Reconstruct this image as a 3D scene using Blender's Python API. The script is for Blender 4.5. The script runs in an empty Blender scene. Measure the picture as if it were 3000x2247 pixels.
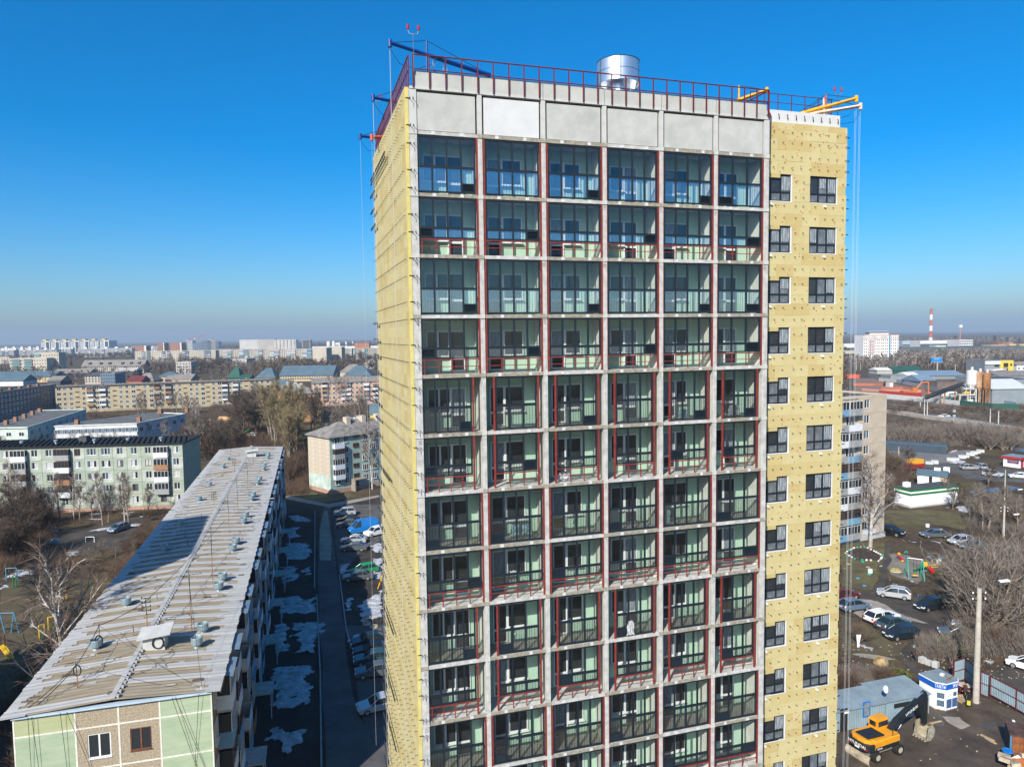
import bpy, math, random
from math import sin, cos, radians, pi, sqrt
from mathutils import Vector, Matrix
random.seed(11)
S = bpy.context.scene
COL = S.collection
# ---------------------------------------------------------------- camera
CF, CPIT, CROL, CH = 2100.0, .0668, .0129, 37.0      # focal length in photo pixels, pitch, roll, height
cp, sp, cc, cs = cos(CPIT), sin(CPIT), cos(CROL), sin(CROL)
FW = Vector((0, cp, -sp)); UP0 = Vector((0, sp, cp)); RT0 = Vector((1, 0, 0))
RT = RT0*cc - UP0*cs; UP = RT0*cs + UP0*cc
cam = bpy.data.cameras.new('camera'); camo = bpy.data.objects.new('camera', cam); COL.objects.link(camo)
cam.sensor_fit = 'HORIZONTAL'; cam.sensor_width = 36; cam.lens = CF/3000*36
cam.clip_start = .5; cam.clip_end = 40000
mw = Matrix.Identity(4)
for i in range(3):
    mw[i][0] = RT[i]; mw[i][1] = UP[i]; mw[i][2] = -FW[i]
mw[2][3] = CH
camo.matrix_world = mw; S.camera = camo
# ---------------------------------------------------------------- light
SUN_AZ, SUN_EL = radians(24.3), radians(35)              # light travels towards this azimuth (clockwise from +Y)
W = bpy.data.worlds.new('World'); S.world = W; W.use_nodes = True
nt = W.node_tree; bg = nt.nodes['Background']
sky = nt.nodes.new('ShaderNodeTexSky'); sky.sky_type = 'NISHITA'; sky.sun_disc = False
sky.sun_elevation = SUN_EL; sky.sun_rotation = SUN_AZ + pi
sky.altitude = 200; sky.air_density = 1.0; sky.dust_density = 1.6; sky.ozone_density = 10.0
hs = nt.nodes.new('ShaderNodeHueSaturation'); hs.inputs['Saturation'].default_value = 1.26
hs.inputs['Value'].default_value = 1.0
nt.links.new(sky.outputs[0], hs.inputs['Color']); tn = nt.nodes.new('ShaderNodeMix'); tn.data_type = 'RGBA'; tn.blend_type = 'MULTIPLY'; tn.inputs['Factor'].default_value = 1
tn.inputs['B'].default_value = (1.0, .94, .83, 1)          # the whole sky's colour cast in the photograph
nt.links.new(hs.outputs[0], tn.inputs['A']); nt.links.new(tn.outputs['Result'], bg.inputs['Color'])
bg.inputs['Strength'].default_value = .139
sl = bpy.data.lights.new('sun', 'SUN'); sl.energy = 4.8; sl.angle = radians(.53); sl.color = (1, .94, .84)
so = bpy.data.objects.new('sun', sl); COL.objects.link(so)
LD = Vector((sin(SUN_AZ)*cos(SUN_EL), cos(SUN_AZ)*cos(SUN_EL), -sin(SUN_EL)))
so.rotation_euler = LD.to_track_quat('-Z', 'Y').to_euler(); so.location = (-60, -80, 90)
V = S.view_settings; V.view_transform = 'Standard'; V.look = 'None'; V.exposure = .55; V.gamma = 1
V.use_curve_mapping = False
S.render.engine = 'CYCLES'; S.cycles.max_bounces = 8; S.cycles.transparent_max_bounces = 24
S.cycles.diffuse_bounces = 3; S.cycles.glossy_bounces = 3; S.cycles.caustics_reflective = False
S.cycles.caustics_refractive = False; S.cycles.volume_bounces = 0
# ---------------------------------------------------------------- survey helpers (photo pixel -> point of the place)
def ray(u, v):
    a = (u-1500)/CF; b = (v-1123.5)/CF
    return FW + RT*a - UP*b
def at(u, v, z=0.0):
    d = ray(u, v); t = (z-CH)/d.z
    return Vector((0, 0, CH)) + d*t
def atY(u, v, y):
    d = ray(u, v); return Vector((0, 0, CH)) + d*(y/d.y)
def zm(ox, oy, s): return lambda x, y: (ox+x/s, oy+y/s)
# ---------------------------------------------------------------- materials
MATS = {}
def M(name, col, rough=.8, var=.18, sc=2.0, bump=0.0, bsc=None, metal=0.0, spec=.3, col2=None, det=5.0, emit=None, stretch=None):
    if name in MATS: return MATS[name]
    m = bpy.data.materials.new(name); m.use_nodes = True; MATS[name] = m
    n = m.node_tree; b = n.nodes['Principled BSDF']
    b.inputs['Roughness'].default_value = rough; b.inputs['Metallic'].default_value = metal
    b.inputs['Specular IOR Level'].default_value = spec
    if var > 0 or col2:
        tc = n.nodes.new('ShaderNodeTexCoord'); src = tc.outputs['Object']
        if stretch:
            mp = n.nodes.new('ShaderNodeMapping'); mp.inputs['Scale'].default_value = stretch
            n.links.new(src, mp.inputs[0]); src = mp.outputs[0]
        no = n.nodes.new('ShaderNodeTexNoise'); no.inputs['Scale'].default_value = sc
        no.inputs['Detail'].default_value = det; no.inputs['Roughness'].default_value = .65
        n.links.new(src, no.inputs['Vector'])
        r = n.nodes.new('ShaderNodeValToRGB')
        c2 = col2 or tuple(c*(1-var*1.6) for c in col[:3])
        c1 = col if col2 else tuple(min(1, c*(1+var*.6)) for c in col[:3])
        r.color_ramp.elements[0].color = (*c2[:3], 1); r.color_ramp.elements[1].color = (*c1[:3], 1)
        r.color_ramp.elements[0].position = .32; r.color_ramp.elements[1].position = .66
        n.links.new(no.outputs['Fac'], r.inputs[0]); n.links.new(r.outputs[0], b.inputs['Base Color'])
        if bump:
            bm_ = n.nodes.new('ShaderNodeBump'); bm_.inputs['Strength'].default_value = bump
            bm_.inputs['Distance'].default_value = .05
            if bsc:
                n2 = n.nodes.new('ShaderNodeTexNoise'); n2.inputs['Scale'].default_value = bsc
                n.links.new(src, n2.inputs['Vector']); n.links.new(n2.outputs['Fac'], bm_.inputs['Height'])
            else: n.links.new(no.outputs['Fac'], bm_.inputs['Height'])
            n.links.new(bm_.outputs[0], b.inputs['Normal'])
    else:
        b.inputs['Base Color'].default_value = (*col[:3], 1)
    if emit:
        b.inputs['Emission Color'].default_value = (*emit[:3], 1); b.inputs['Emission Strength'].default_value = emit[3]
    return m
def Mglass(name, tint, refl, rough=.02):
    m = bpy.data.materials.new(name); m.use_nodes = True; MATS[name] = m
    n = m.node_tree; n.nodes.remove(n.nodes['Principled BSDF']); out = n.nodes['Material Output']
    t = n.nodes.new('ShaderNodeBsdfTransparent'); t.inputs[0].default_value = (*tint, 1)
    g = n.nodes.new('ShaderNodeBsdfGlossy'); g.inputs['Roughness'].default_value = rough
    g.inputs['Color'].default_value = (.9, .95, 1, 1)
    lw = n.nodes.new('ShaderNodeLayerWeight'); lw.inputs['Blend'].default_value = .5
    pw = n.nodes.new('ShaderNodeMath'); pw.operation = 'POWER'; pw.inputs[1].default_value = 5
    n.links.new(lw.outputs['Facing'], pw.inputs[0])
    ml = n.nodes.new('ShaderNodeMath'); ml.operation = 'MULTIPLY_ADD'; ml.use_clamp = True
    ml.inputs[1].default_value = .9; ml.inputs[2].default_value = .04+refl
    n.links.new(pw.outputs[0], ml.inputs[0])
    mx = n.nodes.new('ShaderNodeMixShader')
    n.links.new(ml.outputs[0], mx.inputs[0]); n.links.new(t.outputs[0], mx.inputs[1]); n.links.new(g.outputs[0], mx.inputs[2])
    n.links.new(mx.outputs[0], out.inputs['Surface'])
    return m
# ---------------------------------------------------------------- mesh helpers
class MB:
    def __init__(s): s.v = []; s.f = []; s.m = []
    def add(s, vs, fs, mi=0):
        o = len(s.v); s.v += [tuple(p) for p in vs]
        for f in fs: s.f.append(tuple(i+o for i in f)); s.m.append(mi)
        return s
    def box(s, x0, x1, y0, y1, z0, z1, mi=0):
        return s.add([(x0,y0,z0),(x1,y0,z0),(x1,y1,z0),(x0,y1,z0),(x0,y0,z1),(x1,y0,z1),(x1,y1,z1),(x0,y1,z1)],
              [(0,3,2,1),(4,5,6,7),(0,1,5,4),(1,2,6,5),(2,3,7,6),(3,0,4,7)], mi)
    def obox(s, c, d, rz=0, mi=0, ry=0, rx=0):
        R = Matrix.Rotation(rz, 3, 'Z') @ Matrix.Rotation(ry, 3, 'Y') @ Matrix.Rotation(rx, 3, 'X')
        hx, hy, hz = d[0]/2, d[1]/2, d[2]/2; c = Vector(c)
        vs = [c + R @ Vector(p) for p in [(-hx,-hy,-hz),(hx,-hy,-hz),(hx,hy,-hz),(-hx,hy,-hz),(-hx,-hy,hz),(hx,-hy,hz),(hx,hy,hz),(-hx,hy,hz)]]
        return s.add(vs, [(0,3,2,1),(4,5,6,7),(0,1,5,4),(1,2,6,5),(2,3,7,6),(3,0,4,7)], mi)
    def cyl(s, a, b, r0, r1=None, n=8, mi=0, caps=True):
        a = Vector(a); b = Vector(b); r1 = r0 if r1 is None else r1
        d = (b-a)
        if d.length < 1e-6: return s
        d.normalize(); t = Vector((0,0,1)) if abs(d.z) < .9 else Vector((1,0,0))
        x = d.cross(t).normalized(); y = d.cross(x)
        vs = []
        for k in range(n):
            w = x*cos(2*pi*k/n) + y*sin(2*pi*k/n); vs.append(a+w*r0)
        for k in range(n):
            w = x*cos(2*pi*k/n) + y*sin(2*pi*k/n); vs.append(b+w*r1)
        fs = [(k, k+n, (k+1)%n+n, (k+1)%n) for k in range(n)]
        if caps: fs += [tuple(range(n)), tuple(range(2*n-1, n-1, -1))]
        return s.add(vs, fs, mi)
    def tube(s, pts, r, n=5, mi=0):
        for p, q in zip(pts, pts[1:]): s.cyl(p, q, r, r, n, mi, False)
        return s
    def prism(s, poly, z0, z1, mi=0, mi_top=None):
        n = len(poly); vs = [(p[0],p[1],z0) for p in poly] + [(p[0],p[1],z1) for p in poly]
        s.add(vs, [(k,(k+1)%n,(k+1)%n+n,k+n) for k in range(n)] + [tuple(range(n-1,-1,-1))], mi)
        return s.add([(p[0],p[1],z1) for p in poly], [tuple(range(n))], mi if mi_top is None else mi_top)
    def lathe(s, prof, n=16, c=(0,0,0), mi=0):
        vs = []; k = len(prof)
        for i in range(n):
            a = 2*pi*i/n
            vs += [(c[0]+r*cos(a), c[1]+r*sin(a), c[2]+z) for r, z in prof]
        fs = [(i*k+j, ((i+1)%n)*k+j, ((i+1)%n)*k+j+1, i*k+j+1) for i in range(n) for j in range(k-1)]
        return s.add(vs, fs, mi)
    def build(s, name, mats, parent=None, loc=None, rz=0, smooth=False):
        me = s.mesh(name, mats, smooth); return put(name, me, parent, loc, rz)
    def mesh(s, name, mats, smooth=False):
        me = bpy.data.meshes.new(name); me.from_pydata(s.v, [], s.f)
        for m in (mats if isinstance(mats, (list, tuple)) else [mats]): me.materials.append(m)
        if len(me.materials) > 1: me.polygons.foreach_set('material_index', s.m)
        if smooth: me.polygons.foreach_set('use_smooth', [True]*len(s.f))
        me.update(); return me
def put(name, me, parent=None, loc=None, rz=0):
    o = bpy.data.objects.new(name, me); COL.objects.link(o)
    if parent is not None: o.parent = parent
    if loc is not None: o.location = loc
    if rz: o.rotation_euler = (0, 0, rz)
    return o
def tag(o, label, cat, group=None, kind=None):
    if label: o['label'] = label
    if cat: o['category'] = cat
    if group: o['group'] = group
    if kind: o['kind'] = kind
    return o
def thing(name, label, cat, loc=(0,0,0), rz=0, group=None):
    o = bpy.data.objects.new(name, None); COL.objects.link(o); o.location = loc; o.rotation_euler = (0,0,rz)
    o.empty_display_size = .3
    return tag(o, label, cat, group)
def copy_tree(o, parent=None):
    c = o.copy(); COL.objects.link(c)
    if parent is not None: c.parent = parent
    for ch in list(o.children): copy_tree(ch, c)
    return c
BOXC = {}
def bx(name, d, mat, parent, c, rz=0):
    k = (round(d[0],3), round(d[1],3), round(d[2],3), mat.name)
    if k not in BOXC: BOXC[k] = MB().box(-d[0]/2,d[0]/2,-d[1]/2,d[1]/2,-d[2]/2,d[2]/2).mesh(name, mat)
    return put(name, BOXC[k], parent, c, rz)
def stuff(o): o['kind'] = 'stuff'; return o
def text(name, s, size, mat, parent, loc, rot, ext=.01, align='CENTER'):
    cu = bpy.data.curves.new(name, 'FONT'); cu.body = s; cu.size = size; cu.align_x = align; cu.align_y = 'CENTER'
    cu.extrude = ext; cu.resolution_u = 2
    tmp = bpy.data.objects.new('tmp', cu); COL.objects.link(tmp)
    me = bpy.data.meshes.new_from_object(tmp); bpy.data.objects.remove(tmp); bpy.data.curves.remove(cu)
    me.materials.clear(); me.materials.append(mat); me.name = name
    o = put(name, me, parent, loc); o.rotation_euler = rot; return o
rnd = random.uniform
# ================================================================ the new tower
TH = .2944; TX, TY, Z0 = -4.62, 35.79, 46.99
E_ = Vector((cos(TH), sin(TH), 0)); N_ = Vector((-sin(TH), cos(TH), 0)); TC = Vector((TX, TY, 0))
def T(e, n, z): return TC + E_*e + N_*n + Vector((0, 0, z))
def onT(u, v, n):                        # photo pixel -> local point on the tower's plane at depth n
    d = ray(u, v); o = Vector((0,0,CH)); t = (n-(o-TC).dot(N_))/d.dot(N_); p = o+d*t-TC
    return Vector((p.dot(E_), n, p.z))
def onS(u, v, e):                        # ... on a plane parallel to its side wall
    d = ray(u, v); o = Vector((0,0,CH)); t = (e-(o-TC).dot(E_))/d.dot(E_); p = o+d*t-TC
    return Vector((e, p.dot(N_), p.z))
mConc = M('concrete_frame', (.47,.46,.43), .85, .2, 2.2, .25, 14)
mConcL = M('concrete_pale', (.48,.48,.46), .8, .12, 1.1, .1, 9)
mConcD = M('concrete_weathered', (.36,.33,.27), .9, .45, 5, .3, 18, col2=(.17,.15,.11))
mPanG = M('panel_grey', (.43,.43,.40), .8, .12, .8, .1, 9)
mPanW = M('panel_white', (.55,.55,.54), .75, .06, .9, .05, 9)
mWhiteP = M('white_plate', (.55,.55,.53), .7, .05, 3)
mDark = M('window_frame_dark', (.011,.018,.025), .45, 0, spec=.4)
mRed = M('red_oxide_paint', (.22,.034,.026), .6, .25, 4)
mMaroon = M('maroon_paint', (.13,.022,.026), .55, .2, 4)
mGreen = M('green_plaster', (.40,.56,.44), .85, .06, 1.2)
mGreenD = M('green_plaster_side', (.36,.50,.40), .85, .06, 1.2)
mPlast = M('pale_plaster', (.58,.57,.52), .85, .1, 1.5)
mWhiteF = M('white_upvc', (.68,.68,.68), .35, 0, spec=.5)
mFloor = M('balcony_floor', (.42,.38,.33), .7, .1, 6)
mGlass = Mglass('balcony_glass', (.965,.985,.98), .0)
mGlassLow = Mglass('balcony_glass_lower', (.93,.97,.975), .19)
mGlassIn = M('room_glass', (.035,.04,.045), .08, 0, spec=.6, col2=(.018,.02,.024), sc=1.4, stretch=(1,1,3))
mGlassW = M('dusty_glass', (.17,.19,.205), .18, 0, spec=.5, col2=(.06,.068,.075), sc=1.8, stretch=(2,1,.8))
mFilm = M('plastic_film', (.33,.36,.38), .25, 0, spec=.5, col2=(.08,.10,.115), sc=3.2, stretch=(5,2,.7))
mWool = [M('wool_%s' % k, c, .95, .05, 1.6, .25, 30) for k, c in dict(a=(.50,.42,.205), b=(.49,.40,.185), c=(.515,.44,.22), d=(.47,.37,.16)).items()]
mWoolY = M('wool_fresh', (.58,.49,.17), .95, .1, 2, .3, 30)
mBrk = M('bracket_steel', (.02,.022,.025), .5, 0)
mRail = M('rail_steel', (.07,.075,.08), .4, .1, 4, metal=.5)
mDot = M('fastener_red', (.42,.07,.045), .5, 0)
mGalv = M('galvanised', (.78,.79,.80), .36, .05, 1.5, metal=.9)
OFF = [0, 3.312, 6.6915, 10.1235, 13.4871, 16.8869, 20.15]
NR = 13
def zk(k): return Z0 - 3.0*k
tower = thing('apartment_tower', 'tall unfinished apartment tower with glazed balcony grid and yellow insulated walls', 'apartment tower', (TX, TY, 0), TH)
# columns: one per storey between the slabs
for i, x in enumerate(OFF):
    w0, w1 = (-.26, .13) if i == 0 else ((-.13, .2) if i == 6 else (-.115, .115))
    for k in range(0, NR+1):
        zt = Z0+2.04 if k == 0 else zk(k-1)-.10; zb = zk(k)+.10
        m = MB().box(w0, w1, 0.0, .22, zb, zt)
        if random.random() < .45 and k: m.box(w0+.05, w0+.16, -.012, .0, zt-.5, zt-.12, 1)
        m.build('column', [mConc if k else mConcL, mConcL], tower, (x, 0, 0))
    for k in range(0, NR+1):             # cast node where slab and column meet
        bx('column_joint', (w1-w0+rnd(.0,.05), .2+rnd(.02,.06), .2), mConcD if random.random() < .4 else mConc, tower, (x+(w0+w1)/2, .085, zk(k)))
    if 0 < i < 6:
        MB().box(-.09, 0, .22, 1.5, 0, Z0, 0).box(0, .09, .22, 1.5, 0, Z0, 1).build('partition_wall', [mPlast, mGreenD], tower, (x, 0, 0))
    elif i == 0: MB().box(-.25, -.02, .22, 14.3, 0, Z0+2.0, 0).box(-.02, .09, .22, 1.5, 0, Z0, 1).build('partition_wall', [mConcL, mGreenD], tower)
    else: MB().box(-.09, .18, .22, 14.3, 0, Z0+2.0, 0).build('partition_wall', [mPlast], tower, (x, 0, 0))
for i in range(6):
    xa, xb = OFF[i]+.09, OFF[i+1]-.09
    # slabs
    for k in range(0, NR+2):
        m = MB().box(xa+.02, xb-.02, .03, 1.5, zk(k)-.085, zk(k)+.085, 0).box(xa+.02, xb-.02, .0, .03, zk(k)-.09, zk(k)+rnd(.07,.09), 1)
        for q in (.27, .74):
            xx = xa+(xb-xa)*(q+rnd(-.03,.03)); m.box(xx-.09, xx+.09, -.012, .0, zk(k)-.075, zk(k)+.085, 2)
        if k % 2 == 1 or k == 0: m.box(xa+.02, xb-.02, .3, 1.45, zk(k)+.085, zk(k)+.1, 3)
        m.build('floor_slab', [mConc, mConcD if (i+k) % 3 else mConc, mWhiteP, mFloor], tower)
    # blind panels of the top storey
    MB().box(xa+(.13 if i else .03), xb-.13, .05, .2, Z0+.12, Z0+1.93).build('parapet_panel', [mPanW if i == 1 else mPanG], tower)
    MB().box(xa-.02, xb+.02, .35, .45, Z0+.1, Z0+2.0).build('backing_wall', [mDark], tower)
    MB().box(OFF[i]+.0+(.02 if i else -.2), OFF[i+1]-.02+(.2 if i == 5 else 0), -.03, .4, Z0+2.05, Z0+2.17).build('parapet_cap', [mConcL], tower)
    MB().box(OFF[i]+.02, OFF[i+1]-.015, .0, .16, Z0+2.17, Z0+2.93).build('roof_parapet', [mPanG], tower)
    MB().box(xa, xb, 1.5, 1.7, 0, Z0).build('back_wall', [mGreen], tower)
MB().box(-.2, 20.3, .4, 14.2, Z0+1.7, Z0+2.12).box(20.3, 26.3, 1.1, 14.2, Z0+1.7, Z0+2.3).build('roof_deck', [M('roof_felt', (.12,.12,.12), .9)], tower)
MB().box(0, 26, 13.9, 14.25, 0, Z0+2).build('rear_wall', [mConc], tower)
LOUV = {(1,1):9,(1,3):9,(1,5):9,(1,6):1,(2,1):1,(2,2):9,(2,4):9,(2,6):9,(3,1):9,(3,3):9,(3,5):9,(3,6):9,(4,1):1,(4,2):9,(4,4):9,(4,6):9,
 (5,1):9,(5,3):9,(5,5):9,(5,6):9,(6,1):1,(6,2):9,(6,5):1,(6,6):1,(7,1):1,(7,2):1,(7,4):1,(7,6):1,(8,1):9,(8,3):1,(8,5):1,(8,6):9,
 (9,1):9,(9,2):1,(9,4):1,(9,6):1,(10,1):1,(10,3):1,(10,5):1,(10,6):1,(11,2):1,(11,4):1,(11,6):1,(12,1):9,(12,5):1,(12,6):9,(13,2):1,(13,4):1}
DOOR = {1:(.16,.84,1),2:(.18,.80,-1),3:(.22,.78,-1),4:(.26,.80,1),5:(.24,.74,-1),6:(.26,.74,1)}
louv_me = {}
def louvre(w, h):
    k = (round(w,2), round(h,2))
    if k not in louv_me:
        m = MB().box(-w/2, w/2, .02, .05, -h/2, h/2)
        for j in range(6):
            z = -h/2+.06+j*(h-.1)/5.5; m.obox((0, 0, z), (w-.08, .05, .012), 0, 0, 0, .7)
        m.box(-w/2, w/2, -.02, .02, h/2-.04, h/2).box(-w/2, w/2, -.02, .02, -h/2, -h/2+.04).box(-w/2, -w/2+.04, -.02, .02, -h/2+.04, h/2-.04).box(w/2-.04, w/2, -.02, .02, -h/2+.04, h/2-.04)
        louv_me[k] = m.mesh('louvre_grille', mDark)
    return louv_me[k]
for k in range(1, NR+1):
    short = k % 2 == 0; narrow = k in (5,6,9,10,13)
    zb, zt = zk(k)+.1, zk(k-1)-.1
    for i in range(6):
        xa, xb = OFF[i]+.13, OFF[i+1]-.13
        n = 4 if (i < 5 and not narrow) or i == 0 else 3
        a, b = xa+.06, xb-.11
        if i == 0: a = xa+.0
        if narrow: a, b = (xa+.02, xb-.5) if i == 0 else (xa+.5, xb-.36)
        if i in (1,2) and not narrow: a = xa+.14
        cell = put('balcony_glazing', None, tower, (a, .1, zb)); cell.empty_display_size = .1
        w = b-a; h = zt-zb; z0 = .78 if short else .04; ztr = 1.30; z1 = h-.02; fw, mw_ = .075, .085
        m = MB().box(0, w, -.05, .05, z0, z0+fw).box(0, w, -.05, .05, z1-fw, z1).box(0, fw, -.05, .05, z0+fw, z1-fw).box(w-fw, w, -.05, .05, z0+fw, z1-fw)
        m.box(fw, w-fw, -.045, .045, ztr-.06, ztr+.06)
        pw = w/n
        for j in range(1, n): m.box(j*pw-mw_/2, j*pw+mw_/2, -.046, .046, z0+fw, ztr-.06).box(j*pw-mw_/2, j*pw+mw_/2, -.046, .046, ztr+.06, z1-fw)
        m.build('frame', [mDark], cell)
        lv = LOUV.get((k, i+1), 0); lj = {0:-1, 1:0, 9:n-1}[lv]
        hl = .43
        for j in range(n):
            xl = j*pw+(fw if j == 0 else mw_/2); xr = (j+1)*pw-(fw if j == n-1 else mw_/2)
            bx('upper_pane', (xr-xl, .012, z1-fw-ztr-.06), mGlass, cell, ((xl+xr)/2, rnd(-.004,.004), (z1-fw+ztr+.06)/2))
            lz = z0+fw
            if j == lj:
                put('louvre_grille', louvre(xr-xl, hl), cell, ((xl+xr)/2, 0, lz+hl/2)); lz += hl
            if ztr-.06-lz > .1: bx('lower_pane', (xr-xl, .012, ztr-.06-lz), mGlassLow, cell, ((xl+xr)/2, rnd(-.004,.004), (ztr-.06+lz)/2))
        g = MB()
        q = .12
        while q < w-.08:
            tl = rnd(-.02,.02); g.cyl((q, .12, .06 if not short else z0), (q+tl, .12, 1.22), .011, .011, 4); q += .148
        g.box(.05, w-.05, .108, .132, 1.2, 1.24)
        g.build('guard_bars', [mDark], cell)
        # red steel railing and posts
        r = MB()
        for xx in (a-.075, b+.075): r.box(xx-.045, xx+.045, -.03, .06, zb-.01, zt)
        if short:
            zr = zb+.73
            r.box(a-.02, b+.02, -.03, .03, zr-.025, zr+.03).box(a-.02, b+.02, -.015, .02, zb+.36, zb+.395)
            np_ = n
            for j in range(0 if i == 0 else 1, np_):
                xx = a+.15+(b-a-.1)*j/np_ if i == 0 else a+(b-a)*j/np_; r.box(xx-.024, xx+.024, -.02, .025, zb, zr-.025)
        r.build('railing', [mRed], tower, (0, .05, 0))
        # door and window in the back wall
        f0, f1, side = DOOR[i+1]; wa, wb = xa+(xb-xa)*f0, xa+(xb-xa)*f1; dw = .82
        dx0, dx1, wx0, wx1 = (wb-dw, wb, wa, wb-dw) if side > 0 else (wa, wa+dw, wa+dw, wb)
        win = put('balcony_door', None, tower, (0, 1.45, zb))
        f = MB(); ft = .065
        for (p, q, s, t) in ((dx0, dx1, .06, 2.2), (wx0, wx1, .84, 2.2)):
            f.box(p, q, -.03, .05, s, s+ft).box(p, q, -.03, .05, t-ft, t).box(p, p+ft, -.03, .05, s+ft, t-ft).box(q-ft, q, -.03, .05, s+ft, t-ft)
        f.box(dx0+ft, dx1-ft, -.03, .05, .72, .84)
        if wx1-wx0 > 1.2: f.box((wx0+wx1)/2-.05, (wx0+wx1)/2+.05, -.03, .05, .9, 2.13)
        f.box(wx0-.05, wx1+.05, -.14, .0, .79, .83)
        f.build('frame', [mWhiteF], win)
        bx('room_pane', (dx1-dx0-.13, .02, 1.3), mFilm if random.random() < .35 else mGlassIn, win, ((dx0+dx1)/2, .02, 1.485))
        bx('room_pane', (dx1-dx0-.13, .02, .6), mGlassIn, win, ((dx0+dx1)/2, .02, .42))
        bx('room_pane', (wx1-wx0-.13, .02, 1.23), mGlassIn, win, ((wx0+wx1)/2, .02, 1.52))
        if random.random() < .3 : MB().cyl((wx0+.4, -.02, .45), (wx0+.4, -.05, .45), .07, .07, 12).build('vent_cap', [mWhiteF], win)
# paint marks (illegible brushed storey marks on the columns)
m = MB()
for i, x in enumerate(OFF):
    for k in range(1, NR):
        if random.random() < .55:
            for r_ in range(3):
                for c_ in range(3):
                    xx = x-.07+c_*.05+rnd(-.01,.01); zz = zk(k)-.2-r_*.09
                    m.obox((xx, -.005, zz), (rnd(.008,.03), .004, rnd(.02,.06)), 0, 0, rnd(-.5,.5))
stuff(m.build('paint_marks', [mBrk], tower))
# ---- left side wall: insulation boards
def board(x0, x1, y0, y1, z0, z1, mat, name='insulation_board'):
    return bx(name, (x1-x0, y1-y0, z1-z0), mat, tower, ((x0+x1)/2, (y0+y1)/2, (z0+z1)/2))
rest = MB(); bw, bh = 1.2, .64; cnt = 0
MB().box(-.44, -.262, -.02, .1, 2, Z0+2.1).build('corner_insulation', [mWoolY], tower)
for j in range(13):
    y0 = .1+j*bw-(.6 if False else 0)
    if y0 > 14.4: break
    y1 = min(y0+bw-.006, 14.45)
    zt = Z0+2.12
    r_ = 0
    while zt > 4:
        zb = zt-bh; d = rnd(0,.012); mi = random.choice([0,0,0,1,2,2,3]) ; sh = (r_ % 2)*.0
        if j < 1 and zb > 7: board(-.42-d, -.262, y0, y1, zb+.004, zt, mWool[mi])
        else: rest.box(-.42-d, -.262, y0, y1, zb+.004, zt, mi)
        zt = zb; r_ += 1
stuff(rest.build('insulation_boards', mWool, tower))
br = MB(); wd = MB(); z = Z0+1.6; r_ = 0
while z > 6:
    y = .5
    while y < 14.3:
        br.box(-.57, -.42, y-.01, y+.01, z-.03, z-.012).box(-.57, -.557, y-.022, y+.022, z-.075, z-.012); y += .6
    for xx in (-.21, -.05): br.box(xx-.012, xx+.012, -.26, 0, z-.03, z-.012).box(xx-.012, xx+.012, -.26, -.245, z-.17, z-.03)
    br.box(-.40, -.2, -.05, -.02, z-.03, z)
    for q in range(9):
        yy = rnd(.4, 14); zz = z-rnd(.1,.9); wd.box(-.447, -.43, yy-.05, yy+.05, zz-.02, zz+.02)
    z -= (1.28, .86)[r_ % 2]; r_ += 1
stuff(br.build('wall_brackets', [mBrk], tower)); stuff(wd.build('wall_fasteners', [mWhiteP], tower))
z = Z0+.6; r_ = 0
while z > 6:
    if r_ == 0:
        y0, y1 = 6.5, 14.5
    elif r_ in (18, 27, 31, 34): y0, y1 = 8.0, 14.6
    else: y0, y1 = 12.3+rnd(-.3,.4), 14.9
    if r_ < 4 or r_ > 8:
        m = MB().box(-.66, -.60, y0, y1, z-.02, z+.03).box(-.66, -.60, y0, y1, z-.34 if r_ == 0 else z-.1, z-.29 if r_ == 0 else z-.06)
        if r_ == 0:
            for q in range(11): m.box(-.65, -.61, y0+.3+q*.72, y0+.36+q*.72, z-.29, z-.02)
        m.build('guide_rail', [mRail], tower)
    z -= 1.07; r_ += 1
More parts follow.
